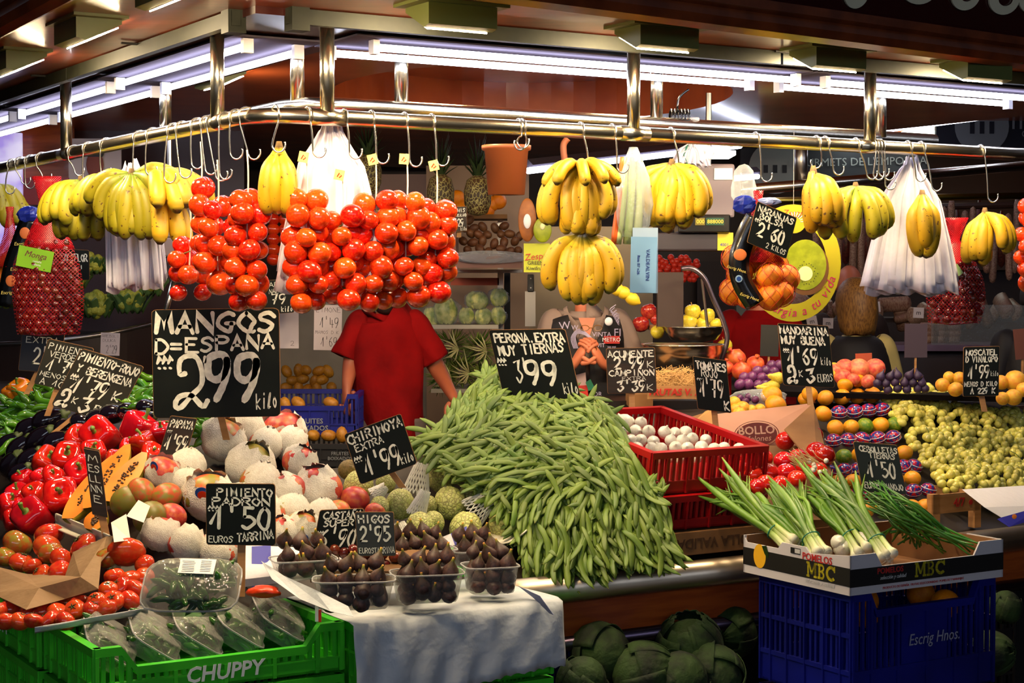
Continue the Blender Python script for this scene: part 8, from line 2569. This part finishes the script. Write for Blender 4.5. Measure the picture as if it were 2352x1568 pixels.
# man in the red T-shirt
Ym = 7.7
man = thing('person', 'person in a plain red T-shirt behind the hanging tomatoes, hand on the blue crate', 'person', (P(885, 800, Ym).x, Ym, 0))
mo = Vector(man.location)
def J(x, y, dY=0.0, Y=Ym, o=None):
 return P(x, y, Y + dY) - (mo if o is None else o)
pel, wst, chs, nk = J(893, 990), J(890, 930), J(887, 800), J(887, 728)
sL, sR = J(825, 752), J(955, 752)
eL, eR_ = J(806, 838, -.03), J(1006, 850, .02)
wL, wR = J(797, 888, -.12), J(1042, 912, -.25)
feet = [Vector((-.11, .02, .05)), Vector((.12, .02, .05))]
hipL, hipR = pel + Vector((-.1, 0, -.05)), pel + Vector((.1, 0, -.05))
body = [[(pel, .12, .08), (wst, .10, .075), (chs, .11, .08), (nk, .055, .055), (nk + Vector((0, -.01, .07)), .052, .052)],
  [(chs, .11, .08), (sL, .045, .055), (eL, .044, .042), (wL, .028, .024)], [(chs, .11, .08), (sR, .045, .055), (eR_, .044, .042), (wR, .028, .024)],
  [(pel, .15, .10), (hipL, .09, .09), (Vector((-.11, -.02, .5)), .062, .062), (feet[0] + Vector((0, 0, .04)), .042, .042), (feet[0] + Vector((0, -.14, -.01)), .035, .03)],
  [(pel, .15, .10), (hipR, .09, .09), (Vector((.12, -.02, .5)), .062, .062), (feet[1] + Vector((0, 0, .04)), .042, .042), (feet[1] + Vector((0, -.14, -.01)), .035, .03)]]
body += hand_chain(wL, (-.05, -.3, -1), (.8, -.4, 0), (0, .8, -.3), 1.1)
body += hand_chain(wR, (.35, -.5, -.75), (-.8, -.4, 0), (-.2, .3, -.9), .7)
skin_obj('body', skin_m, man, body)
def garment(name, mat, parent, rings, fold=.006, ph=0.0, thick=.004, nf=9, caps=False):
 """loft through elliptical rings: (centre, half width, half depth)"""
 m = MB(); n = 40
 pts = smooth_pts([Vector((*r[0],)) for r in rings], 5)
 ws = smooth_pts([Vector((r[1], r[2], 0)) for r in rings], 5)
 vs = []
 for i, (c, w) in enumerate(zip(pts, ws)):
  s_ = i / (len(pts) - 1)
  a = pts[max(i - 1, 0)]; b = pts[min(i + 1, len(pts) - 1)]
  d = (b - a).normalized(); x = Vector((1, 0, 0)); x = (x - d * x.dot(d)).normalized() if abs(d.x) < .95 else Vector((0, 0, 1)); y = d.cross(x)
  for k in range(n):
   th = 2 * PI * k / n
   q = 1 + (fold / max(w.x, .01)) * (math.sin(th * nf + s_ * 7 + ph) * .6 + math.sin(th * (nf // 2) - s_ * 9 + ph * 2) * .6) * (.3 + s_)
   vs.append(c + x * (w.x * q * math.cos(th)) + y * (w.y * q * math.sin(th)))
 m.add(vs, [(i * n + k, i * n + (k + 1) % n, (i + 1) * n + (k + 1) % n, (i + 1) * n + k) for i in range(len(pts) - 1) for k in range(n)])
 return m.build(name, mat, parent, True, solid=thick)
def tee(parent, mat, nk, chs, wst, hem, sL, sR, cL, cR, sc=1.0):
 sh = (sL + sR) / 2; w = (sR - sL).length / 2
 garment('shirt', mat, parent, [(nk + Vector((0, 0, .015)), .066, .062), (nk + Vector((0, 0, -.022)), .10, .08), (sh + Vector((0, 0, .03)), w + .005, .10), (sh + Vector((0, 0, -.04)), w + .03, .122), (chs + Vector((0, 0, -.04)), w + .036, .13), (wst, w + .026, .135), (hem, w + .034, .14)], .012, .4, .004, 7)
 for s_, a, b in ((-1, sL, cL), (1, sR, cR)):
  d = (b - a)
  garment('sleeve', mat, parent, [(a + Vector((-s_ * .035, 0, .062)), .022, .03), (a + Vector((-s_ * .02, 0, .045)), .048, .052), (a + Vector((0, 0, .01)), .062, .066), (a + d * .5, .063, .066), (b, .066, .068)], .006, s_ * 1.0, .003, 5)
tee(man, red_sh, nk, chs, wst, J(896, 1012), sL, sR, J(796, 822, -.02), J(999, 828, .01))
garment('trousers', M('grey_trousers', (96, 84, 80), .8), man, [(pel + Vector((0, 0, .06)), .165, .12), (pel + Vector((0, 0, -.08)), .18, .13), (Vector((0, 0, .55)), .17, .1), (Vector((0, 0, .12)), .16, .08)])
head(man, J(888, 652, -.03), skin_m, hair_m, tilt=.25, beard=True)
# woman with the printed vest
Yw = 7.3
wo = thing('person', 'person in grey shirt and black printed vest behind the lower banana hand', 'person', (P(1345, 800, Yw).x, Yw, 0))
oo = Vector(wo.location)
K = lambda x, y, d=0.0: P(x, y, Yw + d) - oo
pel, wst, chs, nk = K(1350, 1010), K(1350, 930), K(1346, 810), K(1345, 712)
sL, sR = K(1272, 752), K(1420, 752)
eL, eR_ = K(1246, 862, -.08), K(1452, 862, -.08)
wL, wR = K(1318, 838, -.27), K(1384, 836, -.27)
body = [[(pel, .11, .08), (wst, .095, .07), (chs, .10, .075), (nk, .05, .05), (nk + Vector((0, -.01, .07)), .048, .048)],
  [(chs, .10, .075), (sL, .042, .05), (eL, .038, .036), (wL, .024, .02)], [(chs, .10, .075), (sR, .042, .05), (eR_, .038, .036), (wR, .024, .02)],
  [(pel, .14, .10), (Vector((-.09, 0, .9)), .085, .085), (Vector((-.1, -.02, .5)), .055, .055), (Vector((-.1, .02, .09)), .038, .038), (Vector((-.1, -.12, .04)), .032, .028)],
  [(pel, .14, .10), (Vector((.09, 0, .9)), .085, .085), (Vector((.1, -.02, .5)), .055, .055), (Vector((.1, .02, .09)), .038, .038), (Vector((.1, -.12, .04)), .032, .028)]]
body += hand_chain(wL, (.35, -.12, .62), (.6, -.5, -.1), (.8, .2, -.2), .95, .98)
body += hand_chain(wR, (-.35, -.12, .62), (-.6, -.5, -.1), (-.8, .2, -.2), .95, .98)
skin_obj('body', skin_l, wo, body)
MB().tube([wR + Vector((-.035 + .009 * math.cos(a), -.028, .062 + .009 * math.sin(a))) for a in [2 * PI * k / 12 for k in range(13)]], .0016, 5).build('gold_ring', M('gold', (220, 170, 60), .2, 1), wo)
tee(wo, grey_sh, nk + Vector((0, 0, -.02)), chs, wst, K(1350, 985), sL, sR, K(1250, 835, -.05), K(1447, 835, -.05))
for s_ in (-1, 1):
 m = MB()
 c0 = nk + Vector((0, -.05, -.005))
 m.grid(8, 3, lambda u, v, s_=s_: (c0.x + s_ * (.012 + .066 * math.sin(u * PI / 2 + .15)) + s_ * .018 * v, c0.y - .072 + .10 * u - .01 * v, c0.z - .07 + .085 * u - .052 * v * (1.25 - u) + .01))
 m.build('collar', grey_sh, wo, True, solid=.003)
# open shirt front showing the neck
MB().add([nk + Vector((-.035, -.128, -.03)), nk + Vector((.035, -.128, -.03)), nk + Vector((.004, -.147, -.125))], [(0, 1, 2)]).build('neckline', skin_l, wo, solid=.002)
w = (sR - sL).length / 2
sh = (sL + sR) / 2
m = MB()
for s_ in (-1, 1):
 def vp(u, v, s_=s_):
  q = max(0, 1 - v / .28)
  th = .05 + .5 * q + u * (1.35 - .5 * q - .25 * q)
  return (sh.x + (w + .045) * (1 - .16 * q * q) * math.sin(th) * s_, sh.y - .158 * (1 - .32 * q * q) * math.cos(th) - .01, sh.z + .055 - .02 * u * q - v * .58)
 m.grid(10, 18, vp)
ve = m.build('vest', black_v, wo, True, solid=.006)
ap = M('white_vest_print', (170, 160, 190), .6)
def vest_pt(x, y):
 """front of the vest at this column and row"""
 d = (x - 1346) / 100
 return K(x, y, -.182 + .07 * d * d)
for txt, x, y, s_, r in (('W', 1297, 748, .05, .2), ('W', 1320, 752, .03, 0), ('VINTA', 1382, 768, .030, 0), ('FI', 1418, 764, .05, 0), ('VIT', 1380, 793, .026, 0), ('METRO', 1404, 780, .026, 0), ('OR', 1372, 905, .03, 0), ('STR', 1412, 920, .022, 0), ('MUSE', 1405, 798, .016, 0)):
 if txt == 'METRO':
  lb = MB().box(vest_pt(1405, 780) + Vector((0, -.003, 0)), (.066, .002, .032)).build('red_badge', label_r, wo)
 T = plane_T(vest_pt(x, y) + Vector((0, -.008, 0)), (1, 0, r * .5), (0, 0, 1))
 print_text('lettering', txt, T, s_ * .9, white_txt if txt == 'METRO' else ap, lb if txt == 'METRO' else wo)
MB().ball(vest_pt(1398, 738), 1, 16, 8, (.017, .006, .018)).build('white_disc', white_m, wo, True)
for k in range(7):
 q = [vest_pt(1412 + k * 1.5 + rnd(-3, 3), 700 + k * 6) + Vector((0, -.004, 0)), vest_pt(1400 + k * 3, 712 + k * 5) + Vector((0, -.006, 0)), vest_pt(1422, 722 + k * 4) + Vector((0, -.004, 0))]
 MB().tube(smooth_pts(q, 3), .002, 4).build('scribble_print', ap, wo)
for k in range(4):
 MB().tube(smooth_pts([vest_pt(1318 + k * 3, 800) + Vector((0, -.004, 0)), vest_pt(1312 + k * 3, 775) + Vector((0, -.004, 0)), vest_pt(1330, 756 + k * 3) + Vector((0, -.006, 0)), vest_pt(1358 - k * 2, 775) + Vector((0, -.006, 0)), vest_pt(1366 - k * 2, 800) + Vector((0, -.004, 0))], 4), .002, 4).build('scribble_print', ap, wo)
gl = MB()
for s_ in (-1, 1):
 c = K(1358 + s_ * 15, 753, -.19)
 gl.tube([c + Vector((.018 * math.cos(a), 0, .011 * math.sin(a))) for a in [2 * PI * k / 16 for k in range(17)]], .0018, 5)
gl.tube([K(1358 - 5, 753, -.19), K(1358 + 5, 753, -.19)], .002, 5)
gl.build('hanging_glasses', M('tortoise_frame', (120, 80, 30), .3), wo)
cv = MB().add([K(1318, 862, -.19), K(1345, 855, -.2), K(1352, 960, -.19), K(1322, 960, -.18)], [(0, 1, 2, 3)]).build('white_cloth', M('pink_white_cloth', (200, 170, 170), .7), wo, solid=.003)
MB().add([K(1322, 886, -.2), K(1350, 884, -.2), K(1352, 930, -.2), K(1322, 935, -.2)], [(0, 1, 2, 3)]).build('red_pocket', label_r, wo, solid=.003)
MB().add([K(1345, 878, -.21), K(1356, 870, -.21), K(1366, 890, -.21), K(1352, 898, -.21)], [(0, 1, 2, 3)]).build('green_badge', M('green_badge', (30, 110, 80), .4), wo, solid=.002)
MB().add([K(1322, 930, -.2), K(1440, 930, -.16), K(1446, 1010, -.15), K(1260, 1010, -.15), K(1262, 930, -.16)], [(0, 1, 2, 3, 4)]).build('apron', black_v, wo, solid=.006)
head(wo, K(1345, 628, -.03), skin_l, blond, tilt=.2)
# people in the aisle behind
def back_person(x, y, Y, lab, shirt, hairm, wpx=140, face=1, long=False, bald=False, skin=skin_l, rot=0.0, hy=None):
 """seen from behind: y is the row of the neck"""
 nk = P(x, y, Y)
 t = thing('person', lab, 'person', (nk.x, Y, 0))
 o = Vector(t.location)
 n0 = nk - o; w = mpx(wpx, Y) / 2
 cc = n0 + Vector((0, 0, -.22)); pl = n0 + Vector((0, 0, -.6))
 sL, sR = n0 + Vector((-w + .03, 0, -.07)), n0 + Vector((w - .03, 0, -.07))
 eL, eR_ = sL + Vector((-.06, .05, -.28)), sR + Vector((.07, .06, -.26))
 wL, wR = eL + Vector((.05, .2, .0)), eR_ + Vector((.12, .2, .02))
 ch = [[(pl, .14, .1), (cc, .15, .1), (n0, .05, .05), (n0 + Vector((0, 0, .08)), .05, .05)], [(cc, .15, .1), (sL, .05, .05), (eL, .04, .04), (wL, .025, .02)], [(cc, .15, .1), (sR, .05, .05), (eR_, .04, .04), (wR, .025, .02)],
 [(pl, .14, .1), (pl * .5 + Vector((-.09, 0, 0)), .07, .07), (Vector((-.09, 0, .06)), .04, .04)], [(pl, .14, .1), (pl * .5 + Vector((.09, 0, 0)), .07, .07), (Vector((.09, 0, .06)), .04, .04)]]
 ch += hand_chain(wL, (.2, 1, 0), (1, 0, 0), (0, 0, -1), .5) + hand_chain(wR, (.6, 1, .1), (-1, 0, 0), (0, 0, -1), .4)
 skin_obj('body', skin, t, ch, 1)
 tee(t, shirt, n0 + Vector((0, 0, -.01)), cc, n0 + Vector((0, 0, -.4)), n0 + Vector((0, 0, -.6)), sL, sR, (sL + eL) / 2 + Vector((0, 0, -.04)), (sR + eR_) / 2 + Vector((0, 0, -.04)))
 garment('trousers', black_v, t, [(pl + Vector((0, 0, .02)), .17, .12), (pl * .5, .16, .1), (Vector((0, 0, .1)), .15, .08)])
 head(t, n0 + Vector((0, -.0, .17)), skin, hairm, face=PI + rot, long=long, bald=bald)
 return t, n0
bw, n0 = back_person(1965, 772, 8.6, 'person with blond hair, glasses and a black sleeveless top seen from behind', M('cream_blouse', (196, 176, 110), .7), blond, 160, long=True, rot=.5)
garment('black_top', black_v, bw, [(n0 + Vector((0, 0, -.0)), .09, .08), (n0 + Vector((0, 0, -.06)), .16, .13), (n0 + Vector((0, 0, -.3)), .19, .16), (n0 + Vector((0, 0, -.55)), .19, .16)])
back_person(1950, 722, 10.0, 'person with receding hair partly behind the blond one', M('dark_jacket', (40, 24, 22), .8), hair_m, 150, bald=True)
back_person(1745, 715, 8.2, 'person in a deep red top behind the round kiwi sign', red_sh, hair_m, 165, bald=False)
back_person(2385, 760, 8.4, 'person in black cut by the right picture edge', black_v, hair_m, 180)
arm_ = None
# hand-painted price boards
slate = M('dark_green_black_board', (10, 15, 13), .55, col2=(17, 22, 19), nscale=6, spec=.2)
olive_b = M('olive_black_board', (28, 26, 10), .5, col2=(40, 36, 16), nscale=6)
chalk = M('cream_brush_paint', (240, 240, 228), .6, col2=(212, 212, 200), nscale=60)
edge_w = M('chipped_board_edge', (150, 104, 58), .8)
wood_b = M('dark_grained_board', (44, 28, 16), .6, col2=(20, 16, 12), nscale=8, stretch=(1, 1, 10))
def board(label, TL, TR, BL, Y, lines, mat=slate, stake=None, Y2=None, th=.006, r=.006):
 a, b, c = P(*TL, Y), P(*TR, Y2 or Y), P(*BL, Y)
 x = b - a; y = a - c
 W, H = x.length, y.length
 o = c + Vector((0, 0, 0))
 t = thing('price_board', label, 'price board', o)
 xn, yn = x / W, y / H
 zn = xn.cross(yn).normalized()
 def T(u, v, l):
  return xn * (u * W) + yn * (v * H) + zn * l
 # rounded-corner panel
 q = .045; pts = []
 for (cx0, cy0, a0) in ((1 - q, 1 - q * W / H, 0), (q, 1 - q * W / H, 90), (q, q * W / H, 180), (1 - q, q * W / H, 270)):
  for k in range(4):
   an = math.radians(a0 + k * 30)
   pts.append(T(cx0 + q * math.cos(an) * rnd(.85, 1.05), cy0 + q * W / H * math.sin(an) * rnd(.85, 1.05), 0))
 MB().slab(pts, -zn * th).build('panel', mat, t)
 MB().slab([p + (p - T(.5, .5, 0)).normalized() * .0015 - zn * .0012 for p in pts], -zn * (th - .0024)).build('chipped_rim', edge_w, t)
 for k, L in enumerate(lines):
  text, fx, fy, fw, fh = L[:5]
  sl = L[5] if len(L) > 5 else 0
  wgt = L[6] if len(L) > 6 else .10
  mb = MB()
  if text == 'PVP':
   # the small p.v.p. mark: three ticks over three dots
   for i in range(3):
    strokes(mb, [[(fx + i * fw / 3, fy * H / W + fh * .35), (fx + i * fw / 3 + fw * .18, fy * H / W + fh * .9), (fx + i * fw / 3 + fw * .26, fy * H / W + fh * .6)], [(fx + i * fw / 3 + .01, fy * H / W), (fx + i * fw / 3 + .022, fy * H / W - .004)]], lambda u, v, l: T(u, v * W / H, l), .010, .0012)
  else:
   lettering(mb, text, fx, fy, fx + fw, fh, T, H / W, wgt, sl, lift=.0012, curly=(len(L) > 7))
  mb.build('lettering', chalk, t)
 if stake:
  bx_, by = stake[0], stake[1]
  e0 = P(bx_, by, (Y + (stake[2] if len(stake) > 2 else 0))) - o
  s0 = T(.5, .15, -th - .006)
  m = MB(); d = e0 - s0; n_ = Vector((.010, 0, 0))
  m.slab([s0 - n_, s0 + n_, e0 + n_, e0 - n_], (0, .006, 0)).build('stake', wood_l, t)
 return t
random.seed(95)
board('large black price board MANGOS D=ESPAÑA 2 99 in front of the red-shirted person', (347, 710), (640, 706), (352, 960), 5.0,
 [('MANGOS', .02, .785, .97, .17, -.0, .17), ('D=ESPA@A', .02, .59, .95, .125, .04, .16), ('PVP', .04, .46, .13, .10), ("2", .15, .10, .32, .46, 0, .075, 1), ("'", .385, .40, .06, .14, 0, .2), ('99', .42, .17, .44, .41, 0, .12), ('kilo', .81, .07, .17, .14, .1, .11)], stake=(520, 1010, .05))
board('black price board PERONA EXTRA MUY TIERNAS 3 99 standing in the green beans', (1121, 757), (1298, 755), (1158, 918), 5.5,
 [('PERONA.EXTRA', .05, .82, .92, .12, 0, .15), ('MUY TIERNAS', .07, .63, .86, .13, .06, .14), ('PVP', .03, .50, .12, .09), ("3'", .22, .24, .2, .32, 0, .10), ('99', .36, .22, .44, .32, 0, .12), ('kilo', .80, .08, .19, .15, .05, .11)], Y2=5.45, stake=(1235, 960, .02))
board('olive price board PIMIENTO-ROJO Y BERENGENA above the red peppers', (187, 800), (331, 842), (118, 930), 5.7,
 [('PIMIENTO-ROJO', .03, .82, .95, .13, 0, .15), ('Y BERENGENA', .08, .63, .88, .12, .0, .14), ('PVP', .06, .50, .12, .08), ("1'79", .12, .30, .58, .27, 0, .10), ('K', .78, .34, .12, .15, 0, .12), ('2', .03, .04, .2, .27, 0, .12, 1), ('K', .25, .13, .08, .1, 0, .12), ('3', .38, .03, .18, .25, 0, .12), ('EUROS', .62, .07, .36, .13, 0, .12)], olive_b, stake=(115, 1000, .0))
board('price board PIMIENTO VERDE half hidden behind the red pepper board', (112, 778), (215, 800), (78, 880), 5.9,
 [('PIMIENTO', .05, .80, .9, .13), ('VERDE', .12, .64, .6, .12), ("1'79", .12, .36, .7, .24, 0, .1), ('MENOS', .05, .20, .6, .1), ("A 10", .1, .03, .55, .13)], olive_b, stake=(108, 955, .0))
board('dark blue-black board with EXTRA below the chestnut net', (52, 762), (148, 768), (42, 850), 6.2, [('EXTRA', .1, .74, .8, .15), ("2'", .3, .2, .4, .4, 0, .1)], M('blue_black_board', (20, 22, 34), .5), stake=(60, 905, .0))
board('small wooden price board PAPAYA 1 99 between the peppers and mangoes', (392, 955), (452, 962), (364, 1046), 4.95, [('PAPAYA', .08, .74, .88, .18, 0, .17), ('PVP', .05, .6, .2, .1), ("1'99", .10, .18, .85, .36, 0, .13)], wood_b, stake=(400, 1070, .02))
board('black price board CHIRIMOYA EXTRA 1 99 tilted over the cherimoyas', (790, 998), (920, 950), (828, 1112), 4.8,
 [('CHIRIMOYA', .02, .78, .96, .17, -.0, .14), ('EXTRA', .10, .60, .5, .13, .0, .14), ('PVP', .03, .42, .14, .09), ("1'99", .14, .10, .66, .38, 0, .11), ('kilo', .76, .08, .22, .18, 0, .12)], stake=(925, 1120, .03))
board('black price board PIMIENTO PADRON 1 50 on the stick above the pepper tubs', (473, 1110), (632, 1112), (474, 1250), 4.35,
 [('PIMIENTO', .15, .80, .82, .12, 0, .17), ('PADRON', .08, .65, .86, .12, 0, .17), ('PVP', .03, .56, .16, .07), ("1'50", .04, .28, .92, .34, 0, .12), ('EUROS', .03, .04, .36, .10, 0, .13), ('TARRINA', .44, .05, .54, .13, .12, .14)], stake=(553, 1370, .0))
board('black price board CASTAÑA SUPER 6 90 left of the fig board', (735, 1172), (835, 1168), (716, 1276), 4.5,
 [('CASTA@A', .1, .80, .9, .15, 0, .16), ('SUPER', .14, .64, .7, .13, 0, .16), ('PVP', .03, .46, .16, .09), ("6'90", .12, .2, .84, .36, 0, .11), ('kilo', .6, .02, .3, .12)], stake=(770, 1300, .0))
board('grey-black price board HIGOS 2 95 standing among the figs', (816, 1176), (903, 1176), (822, 1276), 4.42,
 [('HIGOS', .06, .76, .86, .17, 0, .16), ("2'95", .08, .34, .82, .33, 0, .13), ('EUROS', .04, .06, .4, .12), ('TARRINA', .44, .04, .54, .14, .1)], M('grey_black_board', (44, 48, 48), .6), stake=(860, 1300, .0))
board('price board ACUMENTE CAMPIÑON with two prices above the red crate', (1392, 800), (1504, 797), (1396, 904), 5.9,
 [('ACUMENTE', .02, .80, .96, .13, 0, .16), ("2'99", .14, .55, .64, .24, 0, .14), ('K', .82, .56, .14, .14), ('CAMPI@ON', .03, .39, .95, .12, 0, .16), ('EXTRA', .3, .28, .5, .08), ("3'39", .2, .05, .58, .22, 0, .13), ('K', .8, .06, .14, .13)], wood_b, stake=(1452, 940, .0))
board('dark green price board TOMATE ROJO 1 79 before the melon carton', (1591, 818), (1668, 828), (1603, 938), 5.8,
 [('TOMATES', .06, .78, .92, .14, 0, .17), ('ROJO', .2, .64, .5, .13), ('PVP', .06, .56, .2, .06), ("1'79", .1, .26, .74, .33, 0, .12), ('K', .80, .04, .17, .17, 0, .12)], stake=(1645, 985, .0))
board('black price board MANDARINA MUY BUENA 1 69 on a stake above the mandarins', (1786, 742), (1903, 748), (1800, 884), 6.0,
 [('MANDARINA', .02, .84, .96, .11, 0, .17), ('MUY BUENA', .04, .68, .86, .12, 0, .17), ('PVP', .06, .54, .12, .07), ("1'69", .12, .36, .62, .25, 0, .12), ('kilo', .78, .36, .2, .12), ('2', .08, .05, .22, .26, 0, .13, 1), ('K', .32, .15, .08, .1), ('3', .46, .06, .18, .22, 0, .13), ('EUROS', .68, .08, .3, .12, .1)], stake=(1862, 930, -.02))
board('price board MOSCATEL D VINALOPO 1 99 above the white grapes', (2214, 797), (2296, 795), (2212, 910), 6.2,
 [('MOSCATEL', .05, .83, .9, .11, 0, .17), ('D VINALOPO', .05, .69, .9, .11, 0, .16), ("1'99", .12, .36, .62, .25, 0, .12), ('kilo', .76, .4, .22, .1), ('MENOS D KILO', .03, .2, .92, .09, 0, .15), ('A 229 K', .2, .05, .7, .11, 0, .16)], stake=(2262, 945, .0))
board('glinting price board CEBOLLETAS TIERNAS 1 50 leaning behind the spring onions', (1960, 1014), (2060, 1022), (1982, 1128), 5.35,
 [('CEBOLLETAS', .1, .82, .88, .11, 0, .16), ('TIERNAS', .3, .70, .6, .1, 0, .16), ("1'50", .18, .32, .68, .3, 0, .12), ('EUROS MANOJO', .06, .08, .9, .12, 0, .13)], M('glinting_dark_board', (40, 46, 42), .22, coat=.4), stake=(2030, 1160, .0))
board('tilted price board NARANJAS BOLSA 2 60 tied to the orange net', (1740, 462), (1830, 500), (1716, 556), 5.2,
 [('NARANJAS', .06, .80, .9, .13, 0, .17), ('BOLSA', .14, .64, .6, .13, 0, .17), ('PVP', .05, .55, .15, .07), ("2'60", .16, .26, .7, .3, 0, .13), ('2 KILOS', .45, .06, .5, .12)])
board('small price card KIWIS NEW ZEALAND 3 29 beside the tomato strings', (1035, 476), (1072, 474), (1036, 532), 7.6, [('KIWIS', .1, .78, .8, .15), ('NEW ZEALAND', .02, .6, .96, .11), ("3'29", .05, .2, .75, .3, 0, .13), ('kilo', .6, .03, .38, .14)], wood_b, stake=(1054, 545, .02))
board('dark board with FLOR lettering between the chestnut net and the white bags', (140, 572), (204, 575), (142, 640), 7.9, [('COLIFLOR', .0, .62, .95, .24, 0, .15), ("1'", .5, .1, .3, .35)], stake=(172, 690, .05))
board('dark citrus price board ending in 79 kilo behind the left white bags', (592, 645), (674, 640), (594, 722), 7.7, [('ARAS', .3, .8, .6, .13), ('NALISTA', .3, .6, .68, .13), ("79", .36, .28, .44, .28, 0, .1), ('kilo', .64, .04, .32, .15)], stake=(632, 800, .1))
board('thin weathered price board seen nearly edge-on among the papaya', (193, 1026), (228, 1034), (212, 1180), 4.6, [('M', .1, .8, .8, .1), ('ES', .1, .65, .8, .1), ('LL', .1, .5, .8, .1), ('NN', .1, .35, .8, .1), ('E', .2, .2, .6, .1)], wood_b, stake=(245, 1240, .0))
board('small blank dark board tip in front of the papaya halves', (192, 1030), (226, 1036), (196, 1042), 4.5, [], wood_b)
